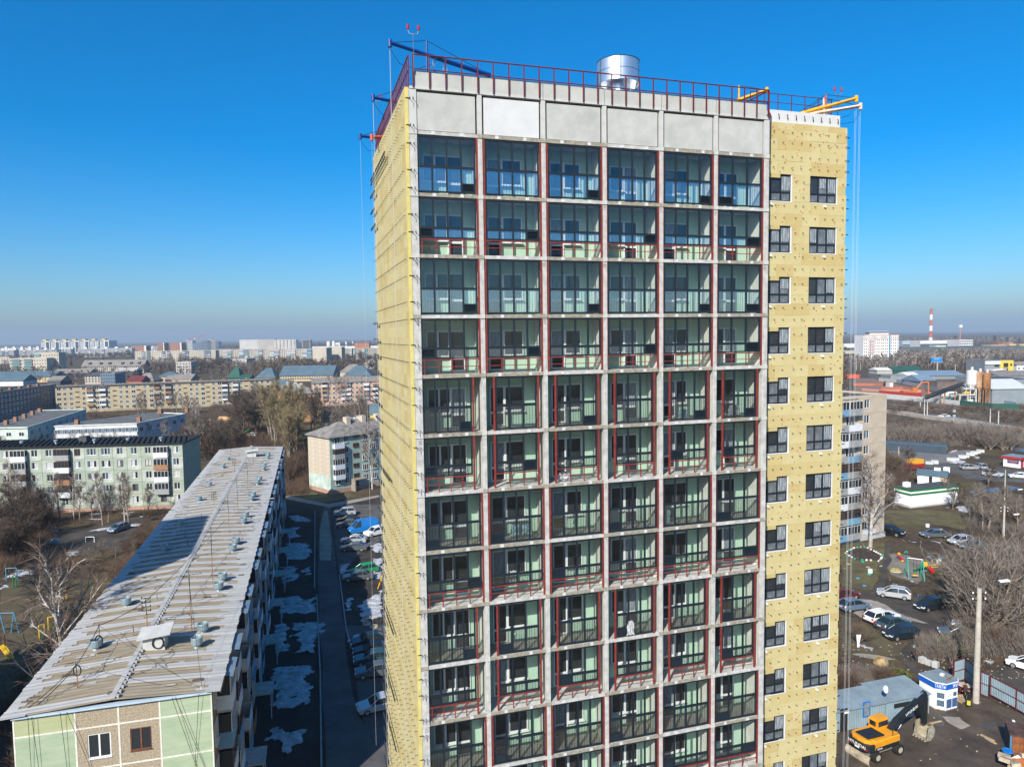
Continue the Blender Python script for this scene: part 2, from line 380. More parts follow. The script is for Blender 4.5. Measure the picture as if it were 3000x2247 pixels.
# ---- right wing
WX0, WX1, WY = 20.33, 26.5, .85
MB().box(WX0, WX1-.15, 1.0, 13.9, 0, Z0+2.0).build('wing_wall', [mConc], tower)
def rowboards(z0, z1, xs):
    for p, q in zip(xs, xs[1:]):
        if q-p > .08: board(p+.004, q-.004, WY-rnd(0,.014), 1.0, z0+.004, z1, random.choice([mWool[0],mWool[0],mWool[2],mWool[2],mWool[1],mWool[3]]))
def xsplit(a, b, ph):
    xs = [a]; x = a+(.6 if ph else 1.2)
    while x < b-.15: xs.append(x); x += 1.2
    return xs+[b]
zs = [Z0+2.25, Z0+1.9, Z0+1.3, Z0+.68, Z0+.05, Z0-.72]
for j in range(5): rowboards(zs[j+1], zs[j], xsplit(WX0, WX1, j % 2))
br = MB(); dots = MB()
for k in range(14):
    zt = Z0-.72-3*k; zw = zt-1.57
    for q in range(3):
        a, b = zt-1.57*(q+1)/3, zt-1.57*q/3
        rowboards(a, b, [22.62, 23.15+.3*(q % 2), 23.86]); rowboards(a, b, [25.83, WX1-(.06 if q == 1 else 0)])
    board(WX0, 21.75, WY-.01, 1.0, zt-.22, zt, mWool[3])
    rowboards(zw-.72, zw, xsplit(WX0, WX1, k % 2)); rowboards(zw-1.43, zw-.72, xsplit(WX0, WX1, (k+1) % 2))
    for (p, q, side) in ((20.5, 22.55, 0), (23.88, 25.82, 1)):
        win = put('wing_window', None, tower, (p, WY+.12, zw)); w = q-p; h = 1.56; n = 3
        f = MB().box(0, w, -.03, .04, 0, .07).box(0, w, -.03, .04, h-.07, h).box(0, .07, -.03, .04, .07, h-.07).box(w-.07, w, -.03, .04, .07, h-.07).box(.07, w-.07, -.03, .04, .5, .58)
        for j in (1, 2): f.box(w*j/3-.045, w*j/3+.045, -.03, .04, .07, .5).box(w*j/3-.045, w*j/3+.045, -.03, .04, .58, h-.07)
        f.build('frame', [mDark], win)
        for j in range(3):
            bx('pane', (w/3-.08, .015, .43), mGlassW, win, (w*(j+.5)/3, .02, .285))
            bx('pane', (w/3-.08, .015, .9), mGlassW if random.random() < .6 else mGlassIn, win, (w*(j+.5)/3, .02, 1.035))
            if (j == 2) or random.random() < .35:
                c = MB(); ww = (w/3-.12)*(1 if j == 2 else .8); x0 = w*(j+.5)/3-ww/2; ns = 7
                pts = [(x0+ww*s/ns, -.012-.02*(s % 2)-rnd(0,.01)) for s in range(ns+1)]
                hb = .62 if random.random() < .6 else .85
                for s in range(ns):
                    (xa_, ya_), (xb_, yb_) = pts[s], pts[s+1]; t = .0 if s else .0
                    c.add([(xa_, ya_, hb+.03*(s % 3)), (xb_, yb_, hb+.03*((s+1) % 3)), (xb_+rnd(-.02,.02), yb_-.005, 1.46), (xa_, ya_-.004, 1.46)], [(0,1,2,3)])
                c.build('plastic_film', [mFilm], win)
        MB().box(w, w+.05, -.12, .04, 0, h).box(0, w+.05, -.14, .0, -.04, 0).build('reveal_trim', [mWhiteF], win)
    for xx in (21.1, 24.9):
        MB().cyl((xx, WY-.12, zw-.2), (xx, WY+.02, zw-.2), .075, .075, 12).build('pipe_outlet', [mWhiteF], tower)
    for zz in (zt-.4, zt-1.3, zw-.25, zw-.95):
        br.box(WX1-.02, WX1+.26, WY+.05, WY+.09, zz-.02, zz+.03)
        for xx in (20.75, 21.4, 22.0, 22.8, 23.35, 24.2, 24.9, 25.5, 26.2):
            inwin = zz > zw
            if inwin and (xx < 22.6 or 23.6 < xx < 25.85): continue
            br.box(xx-.012, xx+.012, WY-.11, WY, zz-.012, zz+.012).box(xx-.012, xx+.04, WY-.11, WY-.098, zz-.02, zz+.02)
    for q in range(24):
        xx, zz = rnd(20.5, 26.4), zt-rnd(0, 3)
        if zz > zw-.05 and (xx < 22.65 or 23.8 < xx < 25.9): continue
        dots.box(xx-.026, xx+.026, WY-.026, WY-.010, zz-.026, zz+.026)
for q in range(60):
    xx, zz = rnd(20.5, 26.4), Z0+rnd(-.6, 2.1); dots.box(xx-.026, xx+.026, WY-.022, WY-.012, zz-.026, zz+.026)
for zz in (Z0+1.7, Z0+1.1, Z0+.3, Z0-.35):
    for q in range(10): xx = 20.6+q*.64; br.box(xx-.012, xx+.012, WY-.11, WY, zz-.012, zz+.012).box(xx-.012, xx+.04, WY-.11, WY-.098, zz-.02, zz+.02)
    br.box(WX1-.02, WX1+.26, WY+.05, WY+.09, zz-.02, zz+.03)
MB().box(WX0, 23.0, 1.02, 1.2, Z0+2.25, Z0+3.0).box(23.02, 26.1, 1.02, 1.2, Z0+2.25, Z0+3.0).build('wing_parapet', [mPanW], tower)
for q in range(10):
    xx = 20.55+q*.6; br.cyl((xx, 1.0, Z0+2.72), (xx-.2, .8, Z0+2.72), .02, .02, 4).cyl((xx-.2, .8, Z0+2.72), (xx+.02, .98, Z0+2.5), .02, .02, 4)
stuff(br.build('wing_brackets', [mBrk], tower)); stuff(dots.build('insulation_fasteners', [mDot], tower))
# ---- roof railings
def railing(pts, zt, zm_, zb, step, r=.028, label=None):
    ro = MB()
    root = None
    for p, q in zip(pts, pts[1:]):
        ro.cyl((*p, zt), (*q, zt), r*1.2, r*1.2, 6)
        for z in zm_: ro.cyl((*p, z), (*q, z), r, r, 6)
    root = ro.build('roof_railing', [mMaroon], tower)
    pm = MB().box(-r, r, -r, r, 0, zt-zb).mesh('railing_post', mMaroon)
    for p, q in zip(pts, pts[1:]):
        p, q = Vector(p), Vector(q); L = (q-p).length; n = max(1, round(L/step))
        for j in range(n+1):
            s = p.lerp(q, j/n); put('railing_post', pm, root, (s.x, s.y, zb))
    return root
railing([(-.02, -.075), (20.25, -.075)], Z0+3.66, [Z0+2.98], Z0+2.12, .82)
railing([(-.2, .1), (-.2, 14.3)], Z0+3.66, [Z0+2.98], Z0+2.12, .6)
railing([(20.25, .0), (20.25, 4)], Z0+3.66, [Z0+2.98], Z0+2.12, .9)
railing([(20.4, 1.9), (26.2, 1.9), (26.2, 9)], Z0+4.25, [Z0+3.75], Z0+2.3, 1.0, .02)

# loose film and bags left on a few balconies
def sheet(k, i, fx, z0, w, h, y, mat, label, nm='plastic_sheet'):
    x0 = OFF[i-1]+.2+(OFF[i]-OFF[i-1]-.4)*fx; vs = []; n = 9; q = 8
    for a in range(n+1):
        for b in range(q+1):
            t = b/q; vs.append((x0+w*(a/n-.5)*(1-.35*t*rnd(.6,1.2)), y-.03-.06*sin(a*1.7+b)-rnd(0,.05), zk(k)+.1+z0+h*t))
    o = MB().add(vs, [(a*(q+1)+b, (a+1)*(q+1)+b, (a+1)*(q+1)+b+1, a*(q+1)+b+1) for a in range(n) for b in range(q)]).build(nm, mat, None, (TX, TY, 0), TH); tag(o, label, 'plastic sheet')
mShW = M('film_white', (.50,.51,.52), .4, .3, 6); mShC = M('film_pale_blue', (.36,.55,.58), .3, .3, 7)
sheet(9, 4, .42, .12, .5, .8, .02, mShW, 'white plastic sheet bunched at the front of a lower middle balcony')
sheet(7, 2, .62, .25, 1.3, .7, .55, mShC, 'pale blue crumpled film behind the glass of a second column balcony')
sheet(8, 2, .45, .55, .7, .8, .5, mShW, 'grey white film draped inside a second column balcony over red railing')
sheet(7, 5, .12, .1, .6, 1.0, .5, mShC, 'pale film at the left side of a fifth column balcony')
sheet(5, 6, .5, .1, .9, .6, .6, mShW, 'white bags on the floor of a right column balcony')
sheet(5, 5, .5, .1, .7, .5, .6, mShC, 'turquoise bag on the floor of a fifth column balcony')
sheet(6, 3, .3, .05, .8, .5, .4, mShW, 'white film on the open floor of a third column balcony')
# ================================================================ the ground
Z3 = zm(0,950,1.9235); Z4 = zm(0,1280,1.714); Z5 = zm(650,1200,1.583); Z6 = zm(2400,880,2.673); Z7 = zm(2400,1450,2.078)
Z8 = zm(680,1220,3.313); ZL = zm(0,1480,3.186); ZP = zm(2450,1520,6.32); ZE = zm(2450,1950,4.022); ZC = zm(2450,1680,4.022)
ZR = zm(2560,1240,5.027); ZI = zm(2500,940,4.424); ZA = zm(0,980,3.95); ZB = zm(540,980,3.814)
def ground_mat():
    m = bpy.data.materials.new('ground_soil'); m.use_nodes = True; n = m.node_tree; b = n.nodes['Principled BSDF']
    b.inputs['Roughness'].default_value = .95; b.inputs['Specular IOR Level'].default_value = .15
    tc = n.nodes.new('ShaderNodeTexCoord')
    def noise(sc, det=6, ro=.6):
        x = n.nodes.new('ShaderNodeTexNoise'); x.inputs['Scale'].default_value = sc; x.inputs['Detail'].default_value = det
        x.inputs['Roughness'].default_value = ro; n.links.new(tc.outputs['Object'], x.inputs['Vector']); return x
    def ramp(src, stops):
        r = n.nodes.new('ShaderNodeValToRGB'); e = r.color_ramp.elements
        while len(e) < len(stops): e.new(.5)
        for i, (p, c) in enumerate(stops): e[i].position = p; e[i].color = (*c, 1)
        n.links.new(src, r.inputs[0]); return r
    a = ramp(noise(.09).outputs['Fac'], [(.36, (.052,.04,.03)), (.5, (.085,.064,.043)), (.62, (.10,.082,.04)), (.72, (.115,.105,.045))])
    f = ramp(noise(1.3, 8, .7).outputs['Fac'], [(.3, (.5,.5,.5)), (.7, (1.35,1.3,1.25))])
    mu = n.nodes.new('ShaderNodeMix'); mu.data_type = 'RGBA'; mu.blend_type = 'MULTIPLY'; mu.inputs['Factor'].default_value = 1
    n.links.new(a.outputs[0], mu.inputs['A']); n.links.new(f.outputs[0], mu.inputs['B'])
    n.links.new(mu.outputs['Result'], b.inputs['Base Color'])
    bp = n.nodes.new('ShaderNodeBump'); bp.inputs['Strength'].default_value = .6; bp.inputs['Distance'].default_value = .15
    n.links.new(noise(2.5, 8, .7).outputs['Fac'], bp.inputs['Height']); n.links.new(bp.outputs[0], b.inputs['Normal'])
    return m
mSoil = ground_mat()
mAsph = M('asphalt_old', (.10,.095,.09), .9, .3, .5, .2, 20)
mAsphD = M('asphalt_wet', (.082,.07,.058), .7, .35, .28, .3, 9, col2=(.034,.029,.025), det=9)
mAsphC = M('asphalt_courtyard', (.095,.092,.09), .85, .25, .3, .15, 10)
mDry = M('concrete_dry', (.30,.27,.23), .9, .2, .6, .1, 8)
mMud = M('mud', (.105,.08,.058), .6, .4, .3, .5, 5, col2=(.036,.027,.02), det=9)
mSnow = M('old_snow', (.60,.62,.65), .75, .25, 1.1, 1.0, 6, col2=(.20,.19,.18), det=9)
mWater = M('water', (.07,.065,.06), .2, 0, spec=.28)
mGrassD = M('dead_grass', (.12,.098,.05), .95, .35, .4, .6, 6, col2=(.06,.045,.03), det=9)
mGrassG = M('spring_grass', (.125,.118,.045), .95, .35, .33, .6, 6, col2=(.068,.05,.034), det=9)
mPlay = M('trodden_dirt', (.21,.185,.155), .95, .3, .4, .2, 9)
mKerb = M('kerb_stone', (.36,.35,.33), .85, .2, 2)
g = MB().add([(-8000,-300,0),(8000,-300,0),(8000,12000,0),(-8000,12000,0)], [(0,1,2,3)]).build('ground', mSoil); g['kind'] = 'structure'
def flat(name, zf, pts, z, mat, jit=0.0, n=1, kind='structure', h=None):
    P = [at(*zf(*p)) for p in pts]; Q = []
    for p, q in zip(P, P[1:]+P[:1]):
        for j in range(n):
            r = p.lerp(q, j/n); Q.append((r.x+rnd(-jit,jit), r.y+rnd(-jit,jit)*1.4))
    m = MB().prism(Q, 0.0 if h is None else z-h, z) if h is not None else MB().add([(x,y,z) for x,y in Q], [tuple(range(len(Q)))])
    o = m.build(name, mat); o['kind'] = kind; return o
from mathutils import noise as MN
def inside(P, x, y):
    c = False; n = len(P)
    for j in range(n):
        p, q = P[j], P[j-1]
        if (p.y > y) != (q.y > y) and x < (q.x-p.x)*(y-p.y)/(q.y-p.y)+p.x: c = not c
    return c
def mound(name, zf, pts, hgt, mat, kind='stuff'):
    """an old snow bank or heap: fine grid inside the outline, ragged and holed where it has melted"""
    P = [at(*zf(*p)) for p in pts]; x0 = min(p.x for p in P)-.6; x1 = max(p.x for p in P)+.6; y0 = min(p.y for p in P)-.6; y1 = max(p.y for p in P)+.6
    st = max(.22, min(.6, math.sqrt((x1-x0)*(y1-y0)/3500))); nx = int((x1-x0)/st)+1; ny = int((y1-y0)/st)+1
    def edge(x, y):
        d = 9
        for j in range(len(P)):
            a, b = P[j-1], P[j]; ab = b-a; t = max(0, min(1, ((x-a.x)*ab.x+(y-a.y)*ab.y)/max(1e-6, ab.x**2+ab.y**2))); d = min(d, math.hypot(x-a.x-ab.x*t, y-a.y-ab.y*t))
        return d if inside(P, x, y) else -d
    idx = {}; vs = []; fs = []
    for i in range(nx+1):
        for j in range(ny+1):
            x, y = x0+i*st, y0+j*st
            e = edge(x, y)+.75*MN.noise(Vector((x*.9, y*.9, 3)))+.45*MN.noise(Vector((x*2.7, y*2.7, 7)))
            if e > -.05 and MN.noise(Vector((x*.55, y*.55, 11)))+.5*MN.noise(Vector((x*1.9, y*1.9, 5))) > -.80:
                h = .028+hgt*min(1, max(0, e+.1)/1.0)*(.55+.8*abs(MN.noise(Vector((x*1.3, y*1.3, 1))))+.35*MN.noise(Vector((x*5, y*5, 2)))); idx[i,j] = len(vs); vs.append((x+rnd(-.3,.3)*st, y+rnd(-.3,.3)*st, max(.026, h)))
    for i in range(nx):
        for j in range(ny):
            q = [idx.get((i,j)), idx.get((i+1,j)), idx.get((i+1,j+1)), idx.get((i,j+1))]; q = [k for k in q if k is not None]
            if len(q) >= 3: fs.append(tuple(q))
    o = MB().add(vs, fs).build(name, mat, smooth=True); o['kind'] = kind; return o
# courtyard between the blocks
flat('courtyard_ground', Z5, [(80,1657),(200,1000),(290,300),(420,440),(520,420),(740,400),(770,1000),(800,1657)], .008, M('yard_soil', (.042,.036,.031), .95, .4, .3, .4, 6))
flat('courtyard_road', Z5, [(478,1690),(467,1200),(452,1000),(446,770),(450,560),(470,455),(500,452),(512,560),(540,770),(560,950),(592,1200),(622,1380),(700,1520),(790,1690)], .024, mAsphC, .12, 3)
flat('sandy_road', Z5, [(452,700),(452,560),(475,470),(490,470),(510,600),(505,700)], .034, M('sandy_silt', (.36,.30,.22), .95, .25, .5), .1, 3)
flat('parking_strip', Z5, [(548,780),(520,590),(508,470),(560,440),(745,440),(745,600),(640,660)], .018, mAsph, .1, 2)
flat('parking_strip', Z5, [(600,1100),(560,1000),(770,1000),(790,1690),(720,1560),(640,1400)], .018, mAsphC, .1, 2)
flat('footpath', Z8, [(510,780),(560,770),(930,850),(1440,760),(1440,780),(950,885),(520,800)], .03, mDry, .05, 2)
flat('grass_verge', Z8, [(505,760),(560,690),(700,690),(860,760),(1150,740),(1200,770),(920,840),(560,765)], .014, mGrassG, .2, 3)
for pts in ([(310,495),(350,490),(415,508),(410,522),(330,520)],[(318,548),(365,545),(340,570),(372,588),(320,598),(300,580)],[(290,625),(320,618),(395,622),(415,650),(410,680),(370,698),(300,695),(285,660)],
            [(285,730),(350,725),(345,760),(360,775),(320,800),(280,805)],[(372,730),(412,728),(410,770),(385,765)],[(270,870),(350,865),(375,885),(435,868),(440,940),(350,945),(265,945),(285,905)],
            [(240,1000),(300,990),(310,1060),(300,1130),(245,1125)],[(325,990),(400,985),(472,990),(465,1040),(440,1050),(430,1118),(350,1128),(350,1050)],
            [(235,1195),(330,1190),(410,1185),(405,1260),(412,1350),(330,1385),(240,1380),(245,1300),(225,1250)],[(215,1480),(300,1472),(320,1500),(400,1480),(380,1540),(300,1590),(270,1585),(290,1545),(215,1530)],
            [(700,620),(748,620),(748,665),(720,668),(695,645)],[(700,690),(748,685),(750,780),(725,790),(690,760)],[(640,900),(740,840),(745,960),(650,985)],[(590,1075),(600,1050),(660,1040),(640,1070)],
            [(545,720),(590,715),(580,760),(548,765)],[(570,880),(600,870),(600,930),(578,930)]):
    mound('snow_patch', Z5, pts, .12, mSnow)
kb = MB()
for a, b in (((432,470),(430,830)),((440,860),(455,1200)),((456,1205),(462,1657)),((545,770),(575,1000)),((575,1005),(600,1110))):
    p, q = at(*Z5(*a)), at(*Z5(*b)); n = int((q-p).length/1.0)
    for j in range(n):
        c = p.lerp(q, (j+.5)/n); kb.obox((c.x, c.y, .07), ((q-p).length/n-.02, .15, .14), math.atan2(q.y-p.y, q.x-p.x))
o = kb.build('kerb', mKerb); o['kind'] = 'structure'
# the yard behind the long block on the left
flat('yard_road', ZL, [(420,330),(560,240),(900,200),(1338,80),(1400,130),(1300,300),(1000,420),(700,470)], .02, mAsphD, .3, 3)
flat('grass_verge', ZL, [(0,760),(420,560),(900,500),(1250,420),(1100,640),(860,1000),(500,1500),(0,1500)], .008, mGrassD, .4, 3)
for pts in ([(340,275),(420,215),(510,205),(560,240),(470,270)],[(20,690),(150,610),(300,590),(420,560),(300,640),(120,680)],[(0,770),(60,745),(80,755),(0,790)],[(830,240),(950,215),(1090,190),(1070,215),(900,245)],
            [(620,440),(740,430),(720,470),(630,475)],[(1200,185),(1310,170),(1310,195),(1210,200)],[(840,130),(940,128),(920,145)],[(820,85),(920,70),(930,85),(830,95)],[(1130,70),(1240,60),(1200,100)],[(1270,100),(1338,95),(1330,115)]):
    mound('snow_patch', ZL, pts, .1 if pts[0][0] != 340 else .8, mSnow if pts[0][0] != 340 else M('sand_heap', (.3,.28,.25), .95, .2, 1))
# right-hand side: yard, parking and playground
flat('building_yard', Z7, [(60,1700),(60,1420),(520,1350),(700,1290),(850,1230),(1010,1235),(1247,1340),(1400,1420),(1400,1750)], .012, mMud, .2, 3)
flat('car_park', Z7, [(60,560),(200,580),(330,600),(430,560),(560,610),(720,660),(840,730),(960,800),(900,880),(700,900),(560,960),(600,1060),(1000,1080),(1260,1000),(1400,1050),(1400,1250),(860,1100),(560,1080),(480,960),(560,890),(410,880),(260,740),(60,700)], .014, mAsphD, .2, 3)
flat('dry_strip', ZC, [(230,320),(300,300),(400,310),(480,330),(560,360),(700,450),(830,500),(960,545),(1085,590),(1000,585),(900,560),(790,540),(640,500),(500,470),(330,420),(300,520),(200,465),(300,400)], .026, mDry, .1, 3)
flat('footpath', ZC, [(180,950),(240,935),(500,965),(720,1010),(600,1020),(400,1000)], .022, mDry, .05, 2)
flat('footpath', ZP, [(900,440),(1050,450),(960,640),(1040,760),(960,900),(940,1060),(900,1200),(760,1330),(640,1330),(800,1160),(830,1000),(780,860),(900,780),(930,600)], .022, mAsphD, .12, 3)
flat('playground_surface', ZP, [(940,640),(1200,640),(1400,700),(1600,760),(1850,830),(1800,960),(1600,1000),(1680,1100),(1500,1210),(1300,1120),(1000,1030),(950,900),(1060,770)], .018, mPlay, .25, 4)
flat('grass_verge', ZP, [(100,430),(600,420),(880,430),(900,600),(870,780),(700,960),(820,1000),(700,1280),(600,1330),(100,1230)], .01, mGrassG, .25, 4)
flat('grass_verge', ZC, [(60,480),(200,520),(400,620),(600,760),(900,880),(860,1000),(560,960),(60,900)], .01, mGrassD, .25, 4)
flat('grass_verge', ZR, [(160,1290),(600,1270),(1100,1290),(1450,1340),(1500,1500),(1250,1560),(900,1480),(760,1500),(300,1480)], .01, mGrassG, .4, 4)
flat('dry_mud', ZE, [(1240,590),(1330,600),(1450,605),(1480,640),(1590,710),(1480,748),(1400,715),(1330,680)], .022, mDry, .05, 3)
flat('puddle', ZE, [(1160,680),(1200,670),(1265,660),(1270,705),(1215,710),(1165,695)], .024, mWater, .05, 3)
flat('puddle', ZE, [(1175,572),(1230,585),(1275,640),(1230,625)], .024, mWater, .03, 3)
flat('puddle', ZE, [(1690,700),(1870,655),(1900,690),(1760,740)], .018, mWater, .05, 3)
flat('street', ZR, [(380,560),(800,590),(1330,590),(1700,640),(2300,720),(2300,880),(1900,860),(1500,830),(1330,800),(1300,760),(800,660),(380,640)], .014, mAsph, .3, 3)
flat('forecourt', ZR, [(190,400),(1060,420),(1400,390),(1440,440),(1250,560),(1050,590),(700,600),(400,590)], .016, M('asphalt_pale', (.17,.165,.16), .9, .15, .2), .3, 2)
flat('puddle', ZR, [(1400,1000),(1500,975),(1760,950),(2050,925),(2150,950),(2050,985),(1800,1015),(1450,1040)], .02, mWater, .3, 3)
flat('puddle', ZR, [(1980,370),(2100,355),(2300,380),(2300,430),(2080,410)], .02, mWater, .3, 3)
for pts in ([(1080,590),(1130,570),(1200,560),(1260,540),(1330,560),(1370,580),(1250,595)],[(1190,1220),(1350,1230),(1500,1290),(1420,1330),(1280,1300)],[(1130,400),(1240,400),(1190,420),(1130,440)],[(1480,480),(1540,500),(1560,530),(1480,520)],
            [(390,520),(500,530),(480,550),(400,545)],[(1080,1240),(1160,1240),(1100,1260)]):
    mound('snow_patch', ZR, pts, .25, mSnow)
for pts in ([(1395,430),(1450,418),(1550,430),(1520,452),(1430,452)],[(1790,410),(1860,408),(1920,450),(1850,445)],[(1390,1155),(1480,1200),(1420,1190)],[(1095,1215),(1185,1250),(1130,1240)],[(800,850),(880,840),(840,880)]):
    mound('snow_patch', ZP, pts, .07, mSnow)
for pts in ([(280,860),(330,840),(450,870),(440,900),(330,890)],[(1530,1050),(1590,1040),(1600,1060)],[(1740,1020),(1830,1010),(1850,1040),(1780,1050)]):
    mound('snow_patch', ZC, pts, .1, mSnow)
flat('rubble_ground', ZE, [(50,330),(330,170),(640,100),(640,180),(400,230),(200,340)], .012, M('frost_soil', (.2,.19,.2), .95, .5, .7, .5, 6, col2=(.08,.07,.06)), .2, 3)
# ================================================================ the long five-storey block on the left
LA = radians(15.6); LO = Vector((-30.9, 42.6, 0))
LX = Vector((cos(LA), sin(LA), 0)); LY = Vector((-sin(LA), cos(LA), 0))
def locL(p): d = Vector(p)-LO; return Vector((d.dot(LX), d.dot(LY), p[2]))
def roofL(u, v, z=14.25): return locL(at(u, v, z))
left = thing('panel_apartment_block', 'long five storey panel block with striped grey and brown roof and green gable', 'apartment block', LO, LA)
mGP = M('panel_green_streaky', (.37,.43,.30), .85, .2, 1.5, .15, 10, col2=(.27,.35,.225), stretch=(.35,1,2.2))
mGPy = M('panel_olive', (.40,.41,.26), .85, .2, 1.5, .15, 10, col2=(.32,.36,.17), stretch=(.35,1,1.6))
mPeb = M('pebbledash', (.44,.37,.27), .95, .3, 9, .9, 16, col2=(.22,.175,.12))
mMort = M('white_mortar', (.66,.64,.56), .9, .12, 3)
mBody = M('panel_side_brown', (.22,.19,.14), .9, .2, 1)
mSheet = M('roof_sheet_tan', (.33,.285,.215), .85, .28, 1.6, .2, 12, col2=(.20,.16,.105), stretch=(.25,2.2,1))
mSeam = M('roof_strip_grey', (.45,.445,.43), .8, .18, .8, .15, 12, col2=(.31,.305,.295), stretch=(.3,2,1))
mVent = M('vent_zinc', (.33,.42,.45), .45, .15, 3, metal=.6)
mBlue = M('flashing_blue', (.42,.52,.62), .5, .1, 1)
mWhite = M('white_paint', (.78,.78,.76), .7, .06, 2)
mBrownW = M('wood_brown', (.17,.07,.035), .7, .2, 4)
mGlassD = M('dark_glass', (.025,.03,.035), .07, 0, spec=.6)
mCurt = M('curtain', (.5,.5,.5), .9, .4, 4, stretch=(6,1,.4))
mWire = M('black_cable', (.012,.012,.012), .5, 0)
mRust = M('rusty_pipe', (.30,.14,.05), .8, .3, 6)
LW, LL, EZ = 11.3, 110.0, 14.0
MB().box(.02, LW-.02, .14, LL, 0, EZ-.02).build('wall', [mBody], left)
def holed(w, h, t, hole, name, mat):
    k = ('H', round(w,2), round(h,2), round(t,2), hole, mat.name)
    if k not in BOXC:
        m = MB()
        if not hole: m.box(0, w, 0, t, 0, h)
        else:
            a, b, c, d = hole
            m.box(0, w, 0, t, 0, c).box(0, w, 0, t, d, h).box(0, a, 0, t, c, d).box(b, w, 0, t, c, d)
        BOXC[k] = m.mesh(name, mat)
    return BOXC[k]
def window(par, x, y, z, w, h, n=2, fm=None, gm=None, fw=.07, name='window', sill=True):
    """frame with n lights, facing -y, with panes as sub-parts"""
    fm = fm or mWhiteF; gm = gm or mGlassD
    k = ('W', round(w,2), round(h,2), n, fm.name, sill)
    if k not in BOXC:
        f = MB().box(0, w, -.03, .04, 0, fw).box(0, w, -.03, .04, h-fw, h).box(0, fw, -.03, .04, fw, h-fw).box(w-fw, w, -.03, .04, fw, h-fw)
        for j in range(1, n): f.box(w*j/n-fw*.7, w*j/n+fw*.7, -.03, .04, fw, h-fw)
        if sill: f.box(-.04, w+.04, -.14, -.03, -.03, .0)
        BOXC[k] = f.mesh(name, fm)
    o = put(name, BOXC[k], par, (x, y, z))
    pw = w/n
    for j in range(n): bx('pane', (pw-fw*1.2, .015, h-2*fw), gm if not isinstance(gm, list) else random.choice(gm), o, ((j+.5)*pw, .015, h/2))
    return o
px = [0, 3.35, 5.8, 8.2, LW]; pz = [EZ-.05, 12.72, 10.02, 7.32, 4.62, 1.92, 0]
m = MB()
for x in px[1:-1]: m.box(x-.05, x+.05, -.105, .0, 0, EZ-.03)
for z in pz[1:-1]: m.box(.0, LW, -.102, .0, z-.05, z+.05)
m.box(-.04, .05, -.1, .1, 0, EZ-.03).box(LW-.05, LW+.03, -.1, .1, 0, EZ-.03).build('joint_mortar', [mMort], left)
for r_ in range(6):
    for c_ in range(4):
        w = px[c_+1]-px[c_]-.07; h = pz[r_]-pz[r_+1]-.07; mat = mPeb if c_ in (1,2) else (mGPy if (r_ == 0 and c_ == 0) else mGP)
        hole = None
        if c_ in (1,2) and 0 < r_ < 6 and h > 1.9:
            hole = (.6, .6+1.32, h-.5-1.5, h-.42) if c_ == 1 else (.58, .58+1.25, h-.5-1.4, h-.42)
        put('wall_panel', holed(w, h, .16, hole, 'wall_panel', mat), left, (px[c_]+.035, -.09, pz[r_+1]+.035))
        if hole:
            br_ = c_ == 2 and r_ == 1
            window(left, px[c_]+.035+hole[0], -.03, pz[r_+1]+.035+hole[2], hole[1]-hole[0], hole[3]-hole[2], 2, mBrownW if br_ else mWhiteF, [mGlassD])
            MB().box(hole[0], hole[1], .12, .14, 0, 1.6).build('window_reveal', [mGlassD], left, (px[c_]+.035, -.09, pz[r_+1]+hole[2]))
MB().box(-.05, LW+.05, -.32, .12, EZ-.03, EZ+.09).build('gable_flashing', [mBlue], left)
# roof: courses of corrugated sheets either side of a ridge
RX, RZ = 5.55, .34
def course(x0, x1, wv, dy, amp, thick, mat, nm, z0, z1):
    vs = []; n = wv*4
    for j in range(n+1):
        y = dy*j/n; a = amp*(.5+.5*sin(2*pi*j/4))
        vs += [(x0, y, z0+a), (x1, y, z1+a), (x1, y, z1+a-thick), (x0, y, z0+a-thick)]
    fs = []
    for j in range(n):
        for q in range(4): fs.append((j*4+q, j*4+(q+1)%4, j*4+4+(q+1)%4, j*4+4+q))
    fs += [(0,1,2,3), (n*4+3, n*4+2, n*4+1, n*4)]
    return MB().add(vs, fs).mesh(nm, mat)
CS = 1.86; NC = 59
sh = {s: course(*((-.62, RX) if s == 0 else (RX, LW+.62)), 4, CS-.02, .035, .03, mSheet, 'roof_sheet', *((EZ+.09, EZ+.09+RZ) if s == 0 else (EZ+.09+RZ, EZ+.09))) for s in (0,1)}
st = {s: course(*((-.66, RX) if s == 0 else (RX, LW+.68)), 1, .72, .05, .03, mSeam, 'roof_strip', *((EZ+.14, EZ+.14+RZ) if s == 0 else (EZ+.14+RZ, EZ+.14))) for s in (0,1)}
pat = MB()
def rz_(x): return EZ+.09+RZ*(1-abs(x-RX)/(6.2))
for j in range(NC):
    y = -.3+j*CS
    for s in (0,1):
        put('roof_sheet', sh[s], left, (0, y, rnd(-.008,.008)), rnd(-.002,.002))
        if random.random() < .93: put('roof_strip', st[s], left, (0, y+rnd(.0,.2), rnd(-.005,.008)), rnd(-.004,.004))
    for q in range(6):                    # stray repair patches and the ragged grey eaves
        x = rnd(-.3, LW+.3); w = rnd(.2,.9); d = rnd(.12,.5); yy = y+rnd(0,1.8)
        pat.obox((x, yy, rz_(x)+.052), (w, d, .012), rnd(-.05,.05), random.choice([0,0,1,2,2]))
    for q in range(5):
        w = rnd(.8, 1.9); x = LW+.62-w/2; yy = y+q*.37; pat.obox((x, yy, rz_(x)+.046), (w, .34, .012), 0, 0, .05)
        w = rnd(.6, 1.6); x = -.62+w/2; pat.obox((x, yy, rz_(x)+.046), (w, .34, .012), 0, 0, -.05)
    if j > 25:
        for q in range(3):
            x = rnd(0, LW); pat.obox((x, y+rnd(0,1.8), rz_(x)+.05), (rnd(1.0,3.5), rnd(.2,.6), .012), 0, 0)
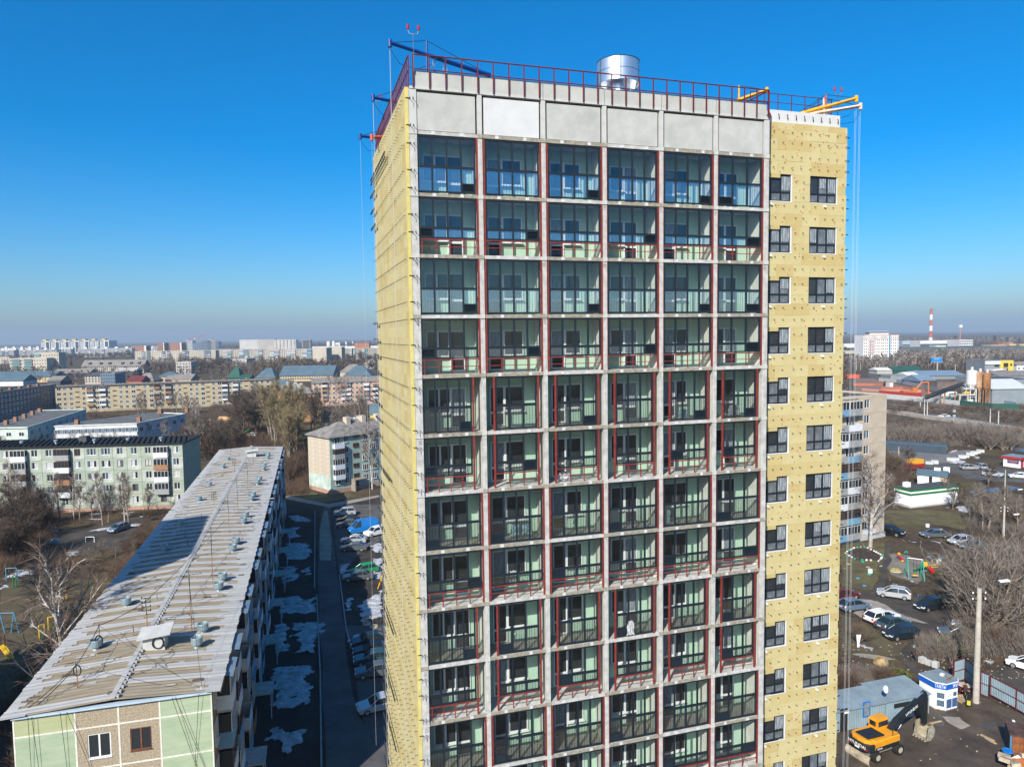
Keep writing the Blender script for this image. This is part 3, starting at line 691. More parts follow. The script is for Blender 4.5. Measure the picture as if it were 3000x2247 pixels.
stuff(pat.build('roof_patches', [mSeam, mConcL, M('roof_stain', (.15,.115,.08), .9, .4, 2)], left))
rm = MB().box(RX-.16, RX+.16, -.3, LL, EZ+.5, EZ+.6)
for q in range(int(LL/.62)): rm.box(RX+.16, RX+.34, -.2+q*.62, .1+q*.62, EZ+.44, EZ+.585)
rm.build('ridge_cap', [mSeam], left)
rm = MB()
for q in range(int(LL/1.86)): rm.box(LW+.5, LW+.6, q*1.86, q*1.86+1.8, EZ-.22, EZ+.06)
stuff(rm.build('eaves_board', [mBody], left))
vm = MB().lathe([(.30,0),(.22,.25),(.22,.42),(.42,.42),(.42,.86),(.38,.90),(.34,.86),(.30,.6),(0,.6)], 16).mesh('vent_pipe', mVent)
for p in ((1018,938),(988,1008),(1118,686),(1097,733),(1185,508),(1168,543),(1222,408),(1233,378),(1262,295),(1270,278),(1292,216),(1303,200),(1322,147),(1326,132),(1343,92),(1345,78),
          (632,810),(480,1020),(823,543),(912,418),(998,299),(1050,227),(1118,139),(1143,100)):
    q = roofL(*Z4(*p), 14.95); put('vent_pipe', vm, left, (q.x, q.y, 14.12), rnd(0,3))
for p, s in (((785,1052),.82),((1266,98),.9)):
    q = roofL(*Z4(*p), 14.4); h = put('roof_hut', MB().box(-.95*s, .85*s, -.6, .7, 0, 1.25).mesh('roof_hut', mConcL), left, (q.x, q.y, 14.2))
    m = MB().obox((0, 0, 1.36), (2.75*s, 1.9, .07), 0, 0, -.10, .10); m.build('hut_roof', [mConcL], h)
    m = MB()
    for j in range(20):
        a, b = 2*pi*j/20, 2*pi*(j+1)/20; m.cyl((.25+.36*cos(a), -.66, .72+.4*sin(a)), (.25+.36*cos(b), -.66, .72+.4*sin(b)), .05, .05, 5, 0, False)
    if s == .82:
        m.build('cable_coil', [mWire], h); MB().tube([(.6, -.64, .55), (.75,-.64,.3), (.7,-.75,.02), (-.1,-.9,.02), (-.3,-1.1,.02)], .03).build('cable', [mWire], h)
def mast(base, top, style):
    b = roofL(*Z4(*base), 14.35); L = (Vector(Z4(*base))-Vector(Z4(*top))).length
    h = L/CF*(LO+LX*b.x+LY*b.y).length*1.08
    m = MB().cyl((0,0,0), (0,0,h*.5), .035, .03, 6, 1).cyl((0,0,h*.5), (rnd(-.05,.05),0,h), .028, .022, 6, 0)
    if style == 1:
        for q in range(4): m.box(-.35, .35, -.02, .02, h-.1-q*.33, h-.05-q*.33, 0).box(-.33,-.27,-.03,.03,h-.1-q*.33,h+.06-q*.33,0).box(.27,.33,-.03,.03,h-.1-q*.33,h+.06-q*.33,0)
    if style == 2:
        m.cyl((-.9,.1,h*.9), (.9,-.1,h*.9), .018, .018, 4, 0)
        for q in range(7): m.cyl((-.85+q*.28, -.5, h*.9+.03), (-.85+q*.28, .5, h*.9), .012, .012, 4, 0)
    if style == 3: m.cyl((-.6,0,h*.8), (.6,0,h*.8), .018,.018,4,0).cyl((-.5,0,h*.95),(.5,0,h*.95),.018,.018,4,0).cyl((-.6,-.35,h*.8), (-.6,.35,h*.8), .015,.015,4,0).cyl((.6,-.35,h*.8), (.6,.35,h*.8), .015,.015,4,0)
    m.build('antenna_mast', [mWire, mRust], left, (b.x, b.y, 14.2), rnd(-.4,.4)); return h
for a in (((740,968),(735,820),1),((962,962),(945,690),2),((1068,717),(1060,475),2),((1150,452),(1128,310),3),((1195,372),(1190,215),2),((1075,347),(1072,280),1),((1245,252),(1232,135),3),((1178,172),(1178,115),1),
          ((1160,102),(1158,60),0),((1272,142),(1270,75),2),((1298,97),(1298,45),0),((500,1012),(497,940),0),((672,1000),(670,945),0),((790,822),(787,785),0),((942,547),(940,515),0),((1012,420),(1010,385),0),((910,470),(905,430),0),((390,1255),(386,1140),0)):
    mast(*a)
def ring(par, c, r, t, name='cable_coil'):
    m = MB()
    for j in range(18):
        a, b = 2*pi*j/18, 2*pi*(j+1)/18; m.cyl((r*.6*cos(a), 0, r*sin(a)), (r*.6*cos(b), 0, r*sin(b)), t, t, 5, 0, False)
    return m.build(name, [mWire], par, c)
q = roofL(*Z4(390,1215), 14.4); ring(left, (q.x, q.y, 15.0), .36, .04)
q = roofL(*Z4(497,1050), 14.4); ring(left, (q.x, q.y, 14.8), .4, .06)
def wire(pts, r=.016, par=None, name='cable', sag=.0):
    P = []
    for p, q in zip(pts, pts[1:]):
        p, q = Vector(p), Vector(q)
        for j in range(8): t = j/8; w = p.lerp(q, t); w.z -= sag*4*t*(1-t); P.append(w)
    P.append(Vector(pts[-1])); return MB().tube(P, r, 4).build(name, [mWire], par)
def rp(x, y, z): q = roofL(*Z4(x, y), z); return (q.x, q.y, z)
wire([rp(60,1420,13.9), rp(385,1142,15.6), rp(497,945,15.8), rp(735,822,16.6), rp(1128,420,16.5)], .028, left, sag=.15)
wire([rp(190,1345,14.3), rp(386,1145,15.5)], .03, left, sag=.1); wire([rp(385,1142,15.5), rp(915,1262,14.2)], .012, left, sag=.1)
wire([rp(497,945,15.6), rp(1000,1255,14.2)], .012, left, sag=.2); wire([rp(945,700,18), rp(1015,1262,14.2)], .012, left)
for (xa_, xb_) in ((.9,.85),(2.65,2.9),(3.0,4.6),(9.0,10.4),(9.2,10.9),(10.6,10.1),(1.1,1.4)): wire([(xa_, -.36, 14.05), (xb_, -.14, 8.5), (xb_+(xb_-xa_)*.6, -.14, 3)], .014, left)
for q in range(60):                       # loose aerial leads lying over the sheets
    x = rnd(.2, LW); y = rnd(2, LL*.9); P = []
    for s in range(10): P.append((x, y, rz_(x)+.12)); x += rnd(-.5,.5)+.12; y += rnd(-.1,.6); x = min(max(x, -.4), LW+.4)
    MB().tube(P, .014, 3).build('aerial_lead', [mWire], left)
# shaded courtyard side: balconies, windows
mBalW = M('balcony_white', (.62,.64,.66), .7, .1, 1); mBalB = M('balcony_blue', (.16,.30,.42), .7, .1, 1); mBalR = M('balcony_rust', (.32,.17,.09), .8, .2, 2)
mBalG = M('balcony_grey', (.30,.31,.31), .8, .15, 2)
bal_me = {}
def balcony(par, x, y, z, rz, w=2.9, d=.95, style=0, mats=None, open_=False):
    """slab, parapet, glazing frame and panes; outer face towards local -y"""
    pm = mats or random.choice([mBalW, mBalW, mBalR, mBalG, mBalB])
    o = put('balcony', BOXC.setdefault(('BS', w, d), MB().box(0, w, -d, 0, -.12, 0).mesh('balcony', mConc)), par, (x, y, z), rz)
    k = ('BP', w, d, pm.name)
    if k not in BOXC: BOXC[k] = MB().box(0, w, -d-.02, -d+.03, -.15, 1.02).box(0, .05, -d+.03, 0, -.15, 1.02).box(w-.05, w, -d+.03, 0, -.15, 1.02).mesh('parapet', pm)
    put('parapet', BOXC[k], o)
    if not open_:
        fm = mWhiteF if style != 1 else mBrownW
        k = ('BG', w, d, fm.name)
        if k not in BOXC:
            m = MB()
            for j in range(5): xx = j*(w-.06)/4; m.box(xx, xx+.06, -d-.01, -d+.05, 1.02, 2.35)
            m.box(.06, w-.06, -d-.012, -d+.052, 2.29, 2.352).box(0, .06, -.06, 0, 1.02, 2.35).box(w-.06, w, -.06, 0, 1.02, 2.35)
            BOXC[k] = m.mesh('glazing_frame', fm)
        put('glazing_frame', BOXC[k], o)
        k = ('BPn', w, d)
        if k not in BOXC: BOXC[k] = MB().box(.05, w-.05, -d+.01, -d+.02, 1.02, 2.3).box(.02, .03, -d+.05, -.05, 1.02, 2.3).box(w-.03, w-.02, -d+.05, -.05, 1.02, 2.3).mesh('pane', mGlassD)
        put('pane', BOXC[k], o)
    k = ('BR', w, d)
    if k not in BOXC: BOXC[k] = MB().obox((w/2, -d/2-.08, 2.46), (w+.1, d+.25, .05), 0, 0, 0, .14).mesh('balcony_roof', M('balcony_roof_blue', (.17,.24,.31), .6, .15, 1))
    if style == 2: put('balcony_roof', BOXC[k], o)
    return o
for s, y in enumerate((2.2, 6.6, 14, 18.2, 26, 30.4, 38, 42.4, 50, 54.4, 62, 66.4, 74, 78.4, 86, 90.4, 98, 102.4)):
    for f in range(5): balcony(left, LW, y, 1.0+f*2.62, pi/2, 2.9, .95, random.choice([0,0,1,2]) if f < 4 else 2, None, random.random() < .2)
for f in range(5):
    for y in (.7, 10.5, 12.2, 22.5, 24.2, 34.5, 46, 58, 70): window(left, LW+.03, y, 1.9+f*2.62, 1.3, 1.45).rotation_euler = (0,0,pi/2)
for y in (11.5, 23.5, 35.5, 47.5, 59.5, 71.5, 83.5):
    c = put('entrance_canopy', MB().box(LW, LW+2.4, y-1.3, y+1.3, 2.5, 2.65).mesh('entrance_canopy', mConc), left)
    MB().cyl((LW+2.2, y-1.1, 0), (LW+2.2, y-1.1, 2.5), .05).build('canopy_post', [mBlue], c); MB().cyl((LW+2.2, y+1.1, 0), (LW+2.2, y+1.1, 2.5), .05).build('canopy_post', [mBlue], c)
# the taller block beyond the left edge of the picture, whose shadow crosses this roof
SH = 42.0; back = Vector((-LD.x, -LD.y, 0)).normalized()*((SH-14.3)/math.tan(SUN_EL))
c0, c1 = at(*Z4(1058,380),14.7)+back, at(*Z4(985,575),14.7)+back; c0.z = c1.z = 0; an = math.atan2(c0.y-c1.y, c0.x-c1.x); L_ = (c0-c1).length
bk = thing('apartment_tower', 'tall pale block outside the left edge that shades the long roof', 'apartment tower', c1, an)
MB().box(0, L_, 0, 20, 0, SH).build('wall', [mConcL], bk)
for f in range(14):
    for c in range(int(L_/4)): window(bk, 1.2+c*4, -.02, 1.5+f*2.9, 1.6, 1.5)
# ================================================================ other buildings
KD = 3000/2212
def hz(zf, x, y, P):                      # height of the point seen at that pixel above ground point P
    u, v = zf(x, y); return atY(u, v, P.y).z
def frame_of(pL, pR):
    d = pR-pL; return math.atan2(d.y, d.x), d.length
def wmesh(w, h, fm, gm, n=2):
    k = ('FW', round(w,2), round(h,2), fm.name, gm.name, n)
    if k not in BOXC:
        f = .08 if w > .9 else .06
        m = MB().box(0, w, -.05, .03, 0, f).box(0, w, -.05, .03, h-f, h).box(0, f, -.05, .03, f, h-f).box(w-f, w, -.05, .03, f, h-f)
        for j in range(1, n): m.box(w*j/n-f/2, w*j/n+f/2, -.05, .03, f, h-f)
        m.box(f, w-f, -.02, .03, f, h-f, 1).box(-.03, w+.03, -.12, -.05, -.04, .0)
        BOXC[k] = m.mesh('window', [fm, gm])
    return BOXC[k]
mGlassB = M('blue_glass', (.07,.11,.15), .07, 0, spec=.6)
mRoofD = M('roof_dark', (.075,.075,.08), .85, .2, 1); mRoofG = M('roof_grey_slate', (.23,.21,.19), .9, .3, .8, .2, 5)
mBrick = M('chimney_brick', (.30,.15,.09), .9, .2, 4); mPink = M('pink_plinth', (.42,.26,.20), .9, .15, 1)
def roof_gable(par, L, D, H, rise, mat, ov=.5, hip=0.0, name='roof'):
    o = ov; vs = [(-o,-o,H),(L+o,-o,H),(L+o,D+o,H),(-o,D+o,H),(-o+hip,D/2,H+rise),(L+o-hip,D/2,H+rise)]
    b = .18; vs2 = [(x,y,z-b) for x,y,z in vs[:4]]
    return MB().add(vs+vs2, [(0,1,5,4),(2,3,4,5),(3,0,4),(1,2,5),(0,6,7,1),(1,7,8,2),(2,8,9,3),(3,9,6,0),(6,9,8,7)]).build(name, [mat], par)
def roof_flat(par, L, D, H, mat, wall, name='roof'):
    m = MB().box(.25, L-.25, .25, D-.25, H-.05, H+.1)
    m.box(-.08, L+.08, -.08, .25, H-.1, H+.45, 1).box(-.08, L+.08, D-.25, D+.08, H-.1, H+.45, 1).box(-.08, .25, .25, D-.25, H-.1, H+.45, 1).box(L-.25, L+.08, .25, D-.25, H-.1, H+.45, 1)
    return m.build(name, [mat, wall], par)
def grid_windows(par, L, H, floors, cols, ww, wh, skip=(), fms=None, gms=None, x0=0.0, z0=1.9, zs=None, joined=False, n=2):
    fms = fms or [mWhiteF]; gms = gms or [mGlassD, mGlassD, mGlassB]
    zs = zs or (H-z0+.6)/floors; J = MB()
    for c in range(cols):
        if c in skip: continue
        x = x0+(L-x0)*(c+.5)/cols-ww/2
        for f in range(floors):
            z = z0+f*zs
            if joined: J.box(x, x+ww, -.06, .02, z, z+wh, 0).box(x-.1, x+ww+.1, -.03, .02, z-.1, z+wh+.1, 1)
            else: put('window', wmesh(ww, wh, random.choice(fms), random.choice(gms), n), par, (x, 0, z))
    if joined: stuff(J.build('windows', [gms[0], fms[0]], par))
def side_windows(par, L, D, H, floors, cols, ww, wh, z0=1.9, right=True):
    zs = (H-z0+.6)/floors
    for c in range(cols):
        y = D*(c+.5)/cols
        for f in range(floors):
            o = put('window', wmesh(ww, wh, mWhiteF, mGlassD), par, (L if right else 0, y+(-ww/2 if right else ww/2), z0+f*zs)); o.rotation_euler = (0,0,pi/2 if right else -pi/2)
# ---- green panel block
mGr = M('green_panel', (.35,.39,.315), .88, .2, .8, .1, 6, col2=(.26,.31,.24)); mGrL = M('green_panel_pale', (.42,.45,.385), .88, .18, .8, .1, 6)
pR = at(400*KD, 1097*KD); pL = at(0, 1112*KD); a, L_ = frame_of(pL, pR); pL = pL-(pR-pL).normalized()*8.4; L_ += 8.4
GH = hz(zm(0,0,1/KD), 398, 958, pR)
gb = thing('panel_apartment_block', 'pale green five storey panel block with black ribbed roof behind bare trees', 'apartment block', pL, a)
MB().box(.1, L_-.1, .25, 12, 0, GH).build('wall', [mGr], gb); MB().box(.02, L_-.02, .135, .25, .5, GH).build('joint_mortar', [mMort], gb)
MB().box(-.05, L_+.05, -.1, .25, 0, .75).build('plinth', [mPink], gb)
ncol = 16; cw = L_/ncol; fh = (GH-.9)/5
for c in range(ncol):
    for f in range(5):
        bal = c in (1, 4, 7, 14)
        w, h = cw-.05, fh-.05; ww = 1.9 if c in (9, 10) and f > 0 else 1.25
        hole = ((w-ww)/2, (w+ww)/2, .8, 2.25)
        put('wall_panel', holed(w, h, .2, hole, 'wall_panel', mGrL if (c+f) % 3 == 0 else mGr), gb, (c*cw+.025, -.06, .8+f*fh))
        window(gb, c*cw+.025+hole[0], .05, .8+f*fh+.8, ww, 1.45, 2 if ww < 1.5 else 3, mBrownW if random.random() < .12 else mWhiteF, [mGlassD, mGlassD, mGlassB, mCurt])
        if bal and f > 0: balcony(gb, c*cw-.1, -.07, .85+f*fh, 0, cw+.1, .9, 0 if random.random() < .7 else 1, [mBalW, mBalR, mBalW, mBalG][(c+f) % 4])
m = MB().box(-.4, L_+.4, -.5, 12.5, GH, GH+.25)
for q in range(int(L_/1.1)): m.obox((.3+q*1.1, 5, GH+.42), (.35, 10.8, .28), .3)
m.build('roof', [M('roof_black', (.018,.018,.02), .9, .1, 1)], gb)
for q in (3, 12, 19, 27, 34, 41): put('vent_pipe', vm, gb, (min(q, L_-3), 3, GH+.3))
MB().box(L_*.5, L_*.5+1.6, 4, 6, GH+.3, GH+1.6).build('roof_hut', [mRoofD], gb)
# ---- long yellow brick block, and the shaded block that meets it
mYel = M('yellow_brick', (.46,.38,.24), .9, .15, .6, .15, 4); mDkB = M('grey_brick', (.20,.19,.19), .9, .2, .5)
pL = at(*Z3(318,504)); pR = at(*Z3(1556,446)); a, L_ = frame_of(pL, pR); H = hz(Z3, 1000, 333, at(*Z3(1000,471)))
yb = thing('brick_apartment_block', 'very long yellow brick five storey block with ribbed grey roof', 'apartment block', pL, a)
MB().box(0, L_, 0, 12, 0, H).build('wall', [mYel], yb)
m = MB().box(-.4, L_+.4, -.4, 12.4, H, H+.3)
for q in range(int(L_/1.9)): m.obox((.6+q*1.9, 6, H+.45), (.9, 12.6, .3), .25, 1)
m.build('roof', [mRoofD, mRoofG], yb)
ncol = 38; cw = L_/ncol; fh = (H-.4)/5
for c in range(ncol):
    for f in range(5):
        z = 1.1+f*fh
        if c in (3, 9, 13, 21, 25, 32): put('stair_slot', BOXC.setdefault('slot', MB().box(0, 1.9, -.03, .0, 0, .55).mesh('stair_slot', mGlassD)), yb, (c*cw+.3, 0, z+1.5)); continue
        if c in (5, 7, 16, 18, 28, 30) and f > 0: balcony(yb, c*cw-.1, 0, z-.5, 0, 2.9, .9, random.choice([0,1]), random.choice([mBalW, mBalW, mBalR, mBalG]), random.random() < .3); continue
        put('window', wmesh(1.35 if c % 3 else 1.9, 1.5, mWhiteF, random.choice([mGlassD, mGlassD, mGlassB])), yb, (c*cw+.6, 0, z+.3))
for q in range(9): MB().box(8+q*L_/9, 9.2+q*L_/9, 5, 5.8, H+.4, H+1.7).build('chimney', [mBrick], yb)
pR2 = at(*Z3(322,486)); pL2 = at(*Z3(-90,580)); a, L_ = frame_of(pL2, pR2)
db = thing('brick_apartment_block', 'dark shaded five storey block at the left with brick chimneys on its roof', 'apartment block', pL2, a)
Hd = H+.4
MB().box(0, L_, 0, 12, 0, Hd).build('wall', [mDkB], db); roof_flat(db, L_, 12, Hd, mRoofD, mDkB)
for q in range(7): MB().box(L_*(.1+q*.13), L_*(.1+q*.13)+2.2, 5, 6, Hd+.1, Hd+1.2).build('chimney', [mBrick], db)
grid_windows(db, L_, Hd, 5, 20, 1.5, 1.5)
# ---- school with flat roofs
mSch = M('school_white', (.62,.63,.6), .85, .15, .6); mSchD = M('felt_grey', (.13,.13,.125), .9, .2, .4); mSchG = M('school_pale_green', (.50,.57,.50), .88, .18, .5)
def prism_block(name, label, cat, zf, roof_pts, h, wallm, roofm, group=None):
    P = [at(*zf(*p), h) for p in roof_pts]; o = P[0]; t = thing(name, label, cat, (o.x, o.y, 0), 0, group)
    Q = [(p.x-o.x, p.y-o.y) for p in P]
    MB().prism(Q, 0, h).build('wall', [wallm], t)
    c = sum((Vector((*q, 0)) for q in Q), Vector())/len(Q)
    R = [tuple((Vector((*q, 0))-c)*1.015+c)[:2] for q in Q]; R2 = [tuple((Vector((*q, 0))-c)*.97+c)[:2] for q in Q]
    MB().prism(R2, h+.02, h+.15).build('roof', [roofm], t)
    m = MB(); n = len(R)
    for j in range(n):
        a, b, c2, d = R[j], R[(j+1)%n], R2[(j+1)%n], R2[j]
        m.prism([a, b, c2, d], h+.01, h+.4)
    m.build('parapet', [wallm], t)
    return t, [Vector((*q, 0)) for q in Q]
def wall_windows(t, p, q, z, ww, wh, n, fm=None, gm=None, nl=2):
    d = q-p; a = math.atan2(d.y, d.x); L = d.length
    for j in range(n):
        c = p+d*((j+.5)/n)-d.normalized()*ww/2
        o = put('window', wmesh(ww, wh, fm or mWhiteF, gm or random.choice([mGlassD, mGlassB]), nl), t, (c.x, c.y, z)); o.rotation_euler = (0,0,a)
sc1, Q = prism_block('school', 'white flat roofed school wing with brick chimneys, left of the courtyard', 'school', Z3, [(-60,588),(155,585),(485,482),(215,488)], 7.2, mSchG, mSchD)
wall_windows(sc1, Q[1], Q[2], 4.4, 2.6, 1.7, 9, None, mGlassB, 3); wall_windows(sc1, Q[1], Q[2], 1.2, 2.6, 1.7, 9, None, mGlassB, 3); wall_windows(sc1, Q[0], Q[1], 4.4, 1.8, 1.4, 3)
for j in range(5):
    c = Q[0].lerp(Q[3], .15+.18*j)+Vector((2, 0, 0)); MB().box(c.x, c.x+1.2, c.y, c.y+1.2, 7.3, 9).build('chimney', [mBrick], sc1)
sc2, Q = prism_block('school', 'low white school wing with a long band of classroom windows', 'school', Z3, [(310,578),(770,562),(1045,508),(893,500),(420,560)], 6.6, mSch, mSchD)
wall_windows(sc2, Q[0], Q[1], 3.9, 2.7, 1.6, 12, None, mGlassB, 3); wall_windows(sc2, Q[0], Q[1], 1.0, 2.7, 1.6, 12, None, mGlassB, 3); wall_windows(sc2, Q[1], Q[2], 3.6, 2.2, 1.6, 6)
for x, y in ((770,552),(890,505),(1040,500),(420,568)):
    p = at(*Z3(x,y), 6.6)-at(*Z3(310,578), 6.6); MB().box(p.x, p.x+1.3, p.y, p.y+1.3, 6.7, 8.5).build('chimney', [mBrick], sc2)
# ---- orange block (two wings)
mOr = M('orange_plaster', (.55,.32,.15), .88, .12, .6); mOrP = M('pink_orange_plaster', (.56,.36,.25), .88, .15, .5)
pL = at(*ZB(1440,806)); pR = at(*ZB(2260,772)); a, L_ = frame_of(pL, pR); H = hz(ZB, 1700, 535, at(*ZB(1700,795)))
ob = thing('apartment_block', 'orange and pink five storey block with mixed balconies near the tower', 'apartment block', pL, a)
MB().box(0, L_, 0, 12, 0, H).build('wall', [mOrP], ob); roof_gable(ob, L_, 12, H, 2.6, mRoofG)
ncol = 16; cw = L_/ncol; fh = (H-.4)/5
for c in range(ncol):
    for f in range(5):
        z = 1.0+f*fh
        if c in (2, 6, 7, 11, 13) and f > 0: balcony(ob, c*cw+.1, 0, z-.3, 0, 2.7, .9, random.choice([0,1]), random.choice([mBalW, mBalW, mBalG, mBalR]), random.random() < .3)
        else: put('window', wmesh(1.3, 1.45, mWhiteF, random.choice([mGlassD, mGlassB])), ob, (c*cw+.7, 0, z+.3))
for q in (8, 17, 26, 36): MB().box(q, q+1.1, 5.2, 6.6, H+1.6, H+3.4).build('chimney', [mBrick], ob)
pL = at(*ZB(1255,985)); pR = at(*ZB(1530,965)); a, L_ = frame_of(pL, pR); H = hz(ZB, 1390, 662, (pL+pR)/2)
ow = thing('apartment_block', 'blank orange gable end of a block with worn slate roof', 'apartment block', pL, a)
MB().box(0, L_, 0, 40, 0, H).build('wall', [mOr], ow)
m = MB(); o = .5
m.add([(-o,-o,H),(L_+o,-o,H),(L_+o,41,H),(-o,41,H),(L_/2,5,H+3.2),(L_/2,36,H+3.2)], [(1,2,5,4),(3,0,4,5),(0,1,4),(2,3,5),(0,3,2,1)]); m.build('roof', [mRoofG], ow)
for q in range(5): MB().box(L_/2-2+(q % 2)*2.4, L_/2-1+(q % 2)*2.4, 9+q*5, 10.2+q*5, H+1.5, H+4).build('chimney', [mConcL], ow)
# ---- beige and mint block in the middle
mBg = M('beige_panel', (.50,.43,.33), .88, .12, .7); mMint = M('mint_plaster', (.36,.47,.42), .9, .2, .5, col2=(.24,.33,.29)); mMintP = M('mint_patch', (.46,.55,.48), .9, .2, .6)
pC = at(*Z8(962,757)); pR = at(*Z8(1445,664)); pG = at(*Z8(744,703)); a, L_ = frame_of(pC, pR); L_ = 42; D = (pG-pC).length
H = hz(Z8, 957, 205, pC)
bb = thing('panel_apartment_block', 'five storey mint block with blank beige gable and hipped roof', 'apartment block', pC, a)
MB().box(0, L_, 0, D, 0, H).build('wall', [mMint], bb)
MB().box(-.06, 0, -.04, D, 0, 1.0).box(-.06, L_, -.06, -.0, 0, 1.0).build('plinth', [mPink], bb); MB().box(-.035, 0, 0, D, 1.0, 4.2).build('gable_patch', [mMintP], bb)
nz = 9; ph = (H-4.2)/nz
for r_ in range(nz):
    for c_ in range(3): bx('wall_panel', (.05, D/3-.03, ph-.03), mBg, bb, (-.03, D*(c_+.5)/3, 4.2+(r_+.5)*ph))
roof_gable(bb, L_, D, H, 2.9, mRoofG, .6, 6.0)
for q in (7, 11.5, 16, 24, 30): MB().box(q, q+1.2, D*.35, D*.35+1.6, H+1.2, H+3.9).build('chimney', [mBg], bb)
MB().box(3.2, 4.4, D*.6, D*.6+1.2, H+.8, H+2.6).build('chimney', [mRoofD], bb)
fh = (H-1.2)/5
vis = (pR-pC).length
xs = [(1035-962)/(1445-962)*vis, (1115-962)/483*vis, (1200-962)/483*vis, (1290-962)/483*vis, (1385-962)/483*vis]
xs += [xs[-1]+3.2*j for j in range(1, 8)]
for j, x in enumerate(xs):
    for f in range(5):
        z = 1.5+f*fh
        if j == 0:
            if f: balcony(bb, x-1.4, 0, z-.5, 0, 2.7, .95, [0,0,0,1,0][f], [mBalW, mBalW, mBalW, mBalG, mBalW][f], f == 4)
            window(bb, x-.9, -.06, z+.5, 1.5, 1.5, 2)
        else: window(bb, x-.7, -.06, z+(.5 if j != 2 else 1.6), 1.6 if j > 2 else (1.2 if j == 1 else 1.7), 1.5 if j != 2 else .95, 3 if j > 2 else 2, mWhiteF if j != 2 else mBrownW)
MB().box(xs[2]-1.6, xs[2]+2.0, -1.8, 0, 2.7, 2.9).box(xs[2]-1.5, xs[2]-1.2, -1.7, 0, 0, 2.7).build('entrance_canopy', [mConcD], bb)
MB().box(xs[2]-.6, xs[2]+.7, -.05, -.01, 0, 2.2).build('door', [mDark], bb)
# ---- nine-storey block at the right of the tower
mBl = M('beige_large_panel', (.50,.42,.33), .88, .14, .5, col2=(.41,.34,.26))
pL = at(*Z7(40,318)); pR = at(*Z7(392,250)); a, L_ = frame_of(pL, pR); H = hz(Z6, 400, 752, pR)
nb = thing('panel_apartment_block', 'beige nine storey block with stacked balconies right behind the tower', 'apartment block', pL, a)
MB().box(0, L_, .1, 13, 0, H).build('wall', [mBl], nb); roof_flat(nb, L_, 13, H, mRoofD, mBl)
fh = (H-.9)/9; xb = (at(*Z7(222,283))-pL).length
for f in range(9):
    for c_ in range(2):
        xa_, xb_ = xb+(L_-xb)*c_/2, xb+(L_-xb)*(c_+1)/2; w = xb_-xa_-.03
        hole = (w*.42, w*.42+1.3, .9, 2.35) if c_ == 0 else None
        put('wall_panel', holed(w, fh-.03, .16, hole, 'wall_panel', mBl), nb, (xa_, -.06, .9+f*fh))
        if hole: window(nb, xa_+w*.42, .04, .9+f*fh+.9, 1.3, 1.45, 2, None, [mGlassD, mGlassB])
    for c_ in range(3):
        balcony(nb, xb-3.3*(c_+1), .1, .9+f*fh, 0, 3.2, 1.15, [0,1,0][f % 3], [mBalG, mBalB, mBalG, mBalW][(f+c_) % 4], f in (7, 5))
        window(nb, xb-3.3*(c_+1)+.4, .08, 1.5+f*fh, 2.2, 1.6, 3)
MB().box(-.1, L_+.1, -.25, .1, 0, .85).build('plinth', [mConcL], nb)
MB().box(xb+1.8, xb+5, -.1, -.06, .95, 1.7).build('name_board', [mBalW], nb)
# ================================================================ far left: roofs, blocks, skyline
mFarW = M('far_white', (.62,.61,.59), .9, .08, .05); mFarG = M('far_grey', (.42,.39,.35), .9, .12, .05); mFarB = M('far_blue', (.13,.19,.25), .9, .1, .05)
mFarBr = M('far_brick', (.36,.16,.10), .9, .12, .05); mFarT = M('far_tan', (.46,.41,.33), .9, .12, .05); mWinD = M('far_window', (.07,.08,.10), .4, 0)
mTeal = M('teal_panel', (.13,.30,.30), .8, .1, .2); mRoofB = M('roof_blue', (.085,.135,.165), .6, .12, .2); mRoofGr = M('roof_green', (.02,.085,.06), .6, .1, .3)
mYelP = M('yellow_paint', (.70,.47,.06), .7, .1, .3); mCream = M('cream_plaster', (.55,.42,.24), .88, .12, .3)
def fblk(name, label, cat, zf, box, depth, wall, floors, cols, roofm=None, roof='flat', skew=0.0, win=(1.4,1.4), fm=None, group=None, joined=True, gm=None, rise=2.5, ground=True):
    x0, x1, yt, yb_ = box
    pL = at(*zf(x0, yb_)); Y = pL.y; pR = atY(*zf(x1, yb_), Y*(1+skew)); pR.z = 0
    a, L = frame_of(pL, pR); H = hz(zf, x0, yt, pL)
    t = thing(name, label, cat, pL, a, group); t['_L'] = L; t['_H'] = H
    MB().box(0, L, 0, depth, 0, H).build('wall', [wall], t)
    if roof == 'flat': roof_flat(t, L, depth, H, roofm or mRoofD, wall)
    elif roof == 'hip': roof_gable(t, L, depth, H, rise, roofm or mRoofG, .6, min(L, depth)*.4)
    else: roof_gable(t, L, depth, H, rise, roofm or mRoofG, .6)
    if floors and cols: grid_windows(t, L, H, floors, cols, win[0], win[1], fms=[fm or wall], gms=[gm or mWinD], z0=1.5, joined=joined)
    return t, L, H
def bays(t, L, H, xs, w, mats, floors):
    zs = (H-1)/floors
    for x in xs:
        for f in range(1, floors): MB().box(x*L, x*L+w, -1.0, 0, 1+f*zs, 1+f*zs+1.2).box(x*L, x*L+w, -.9, 0, 1+f*zs+1.2, 1+(f+1)*zs-.1, 1).build('balcony', [random.choice(mats), mWinD], t)
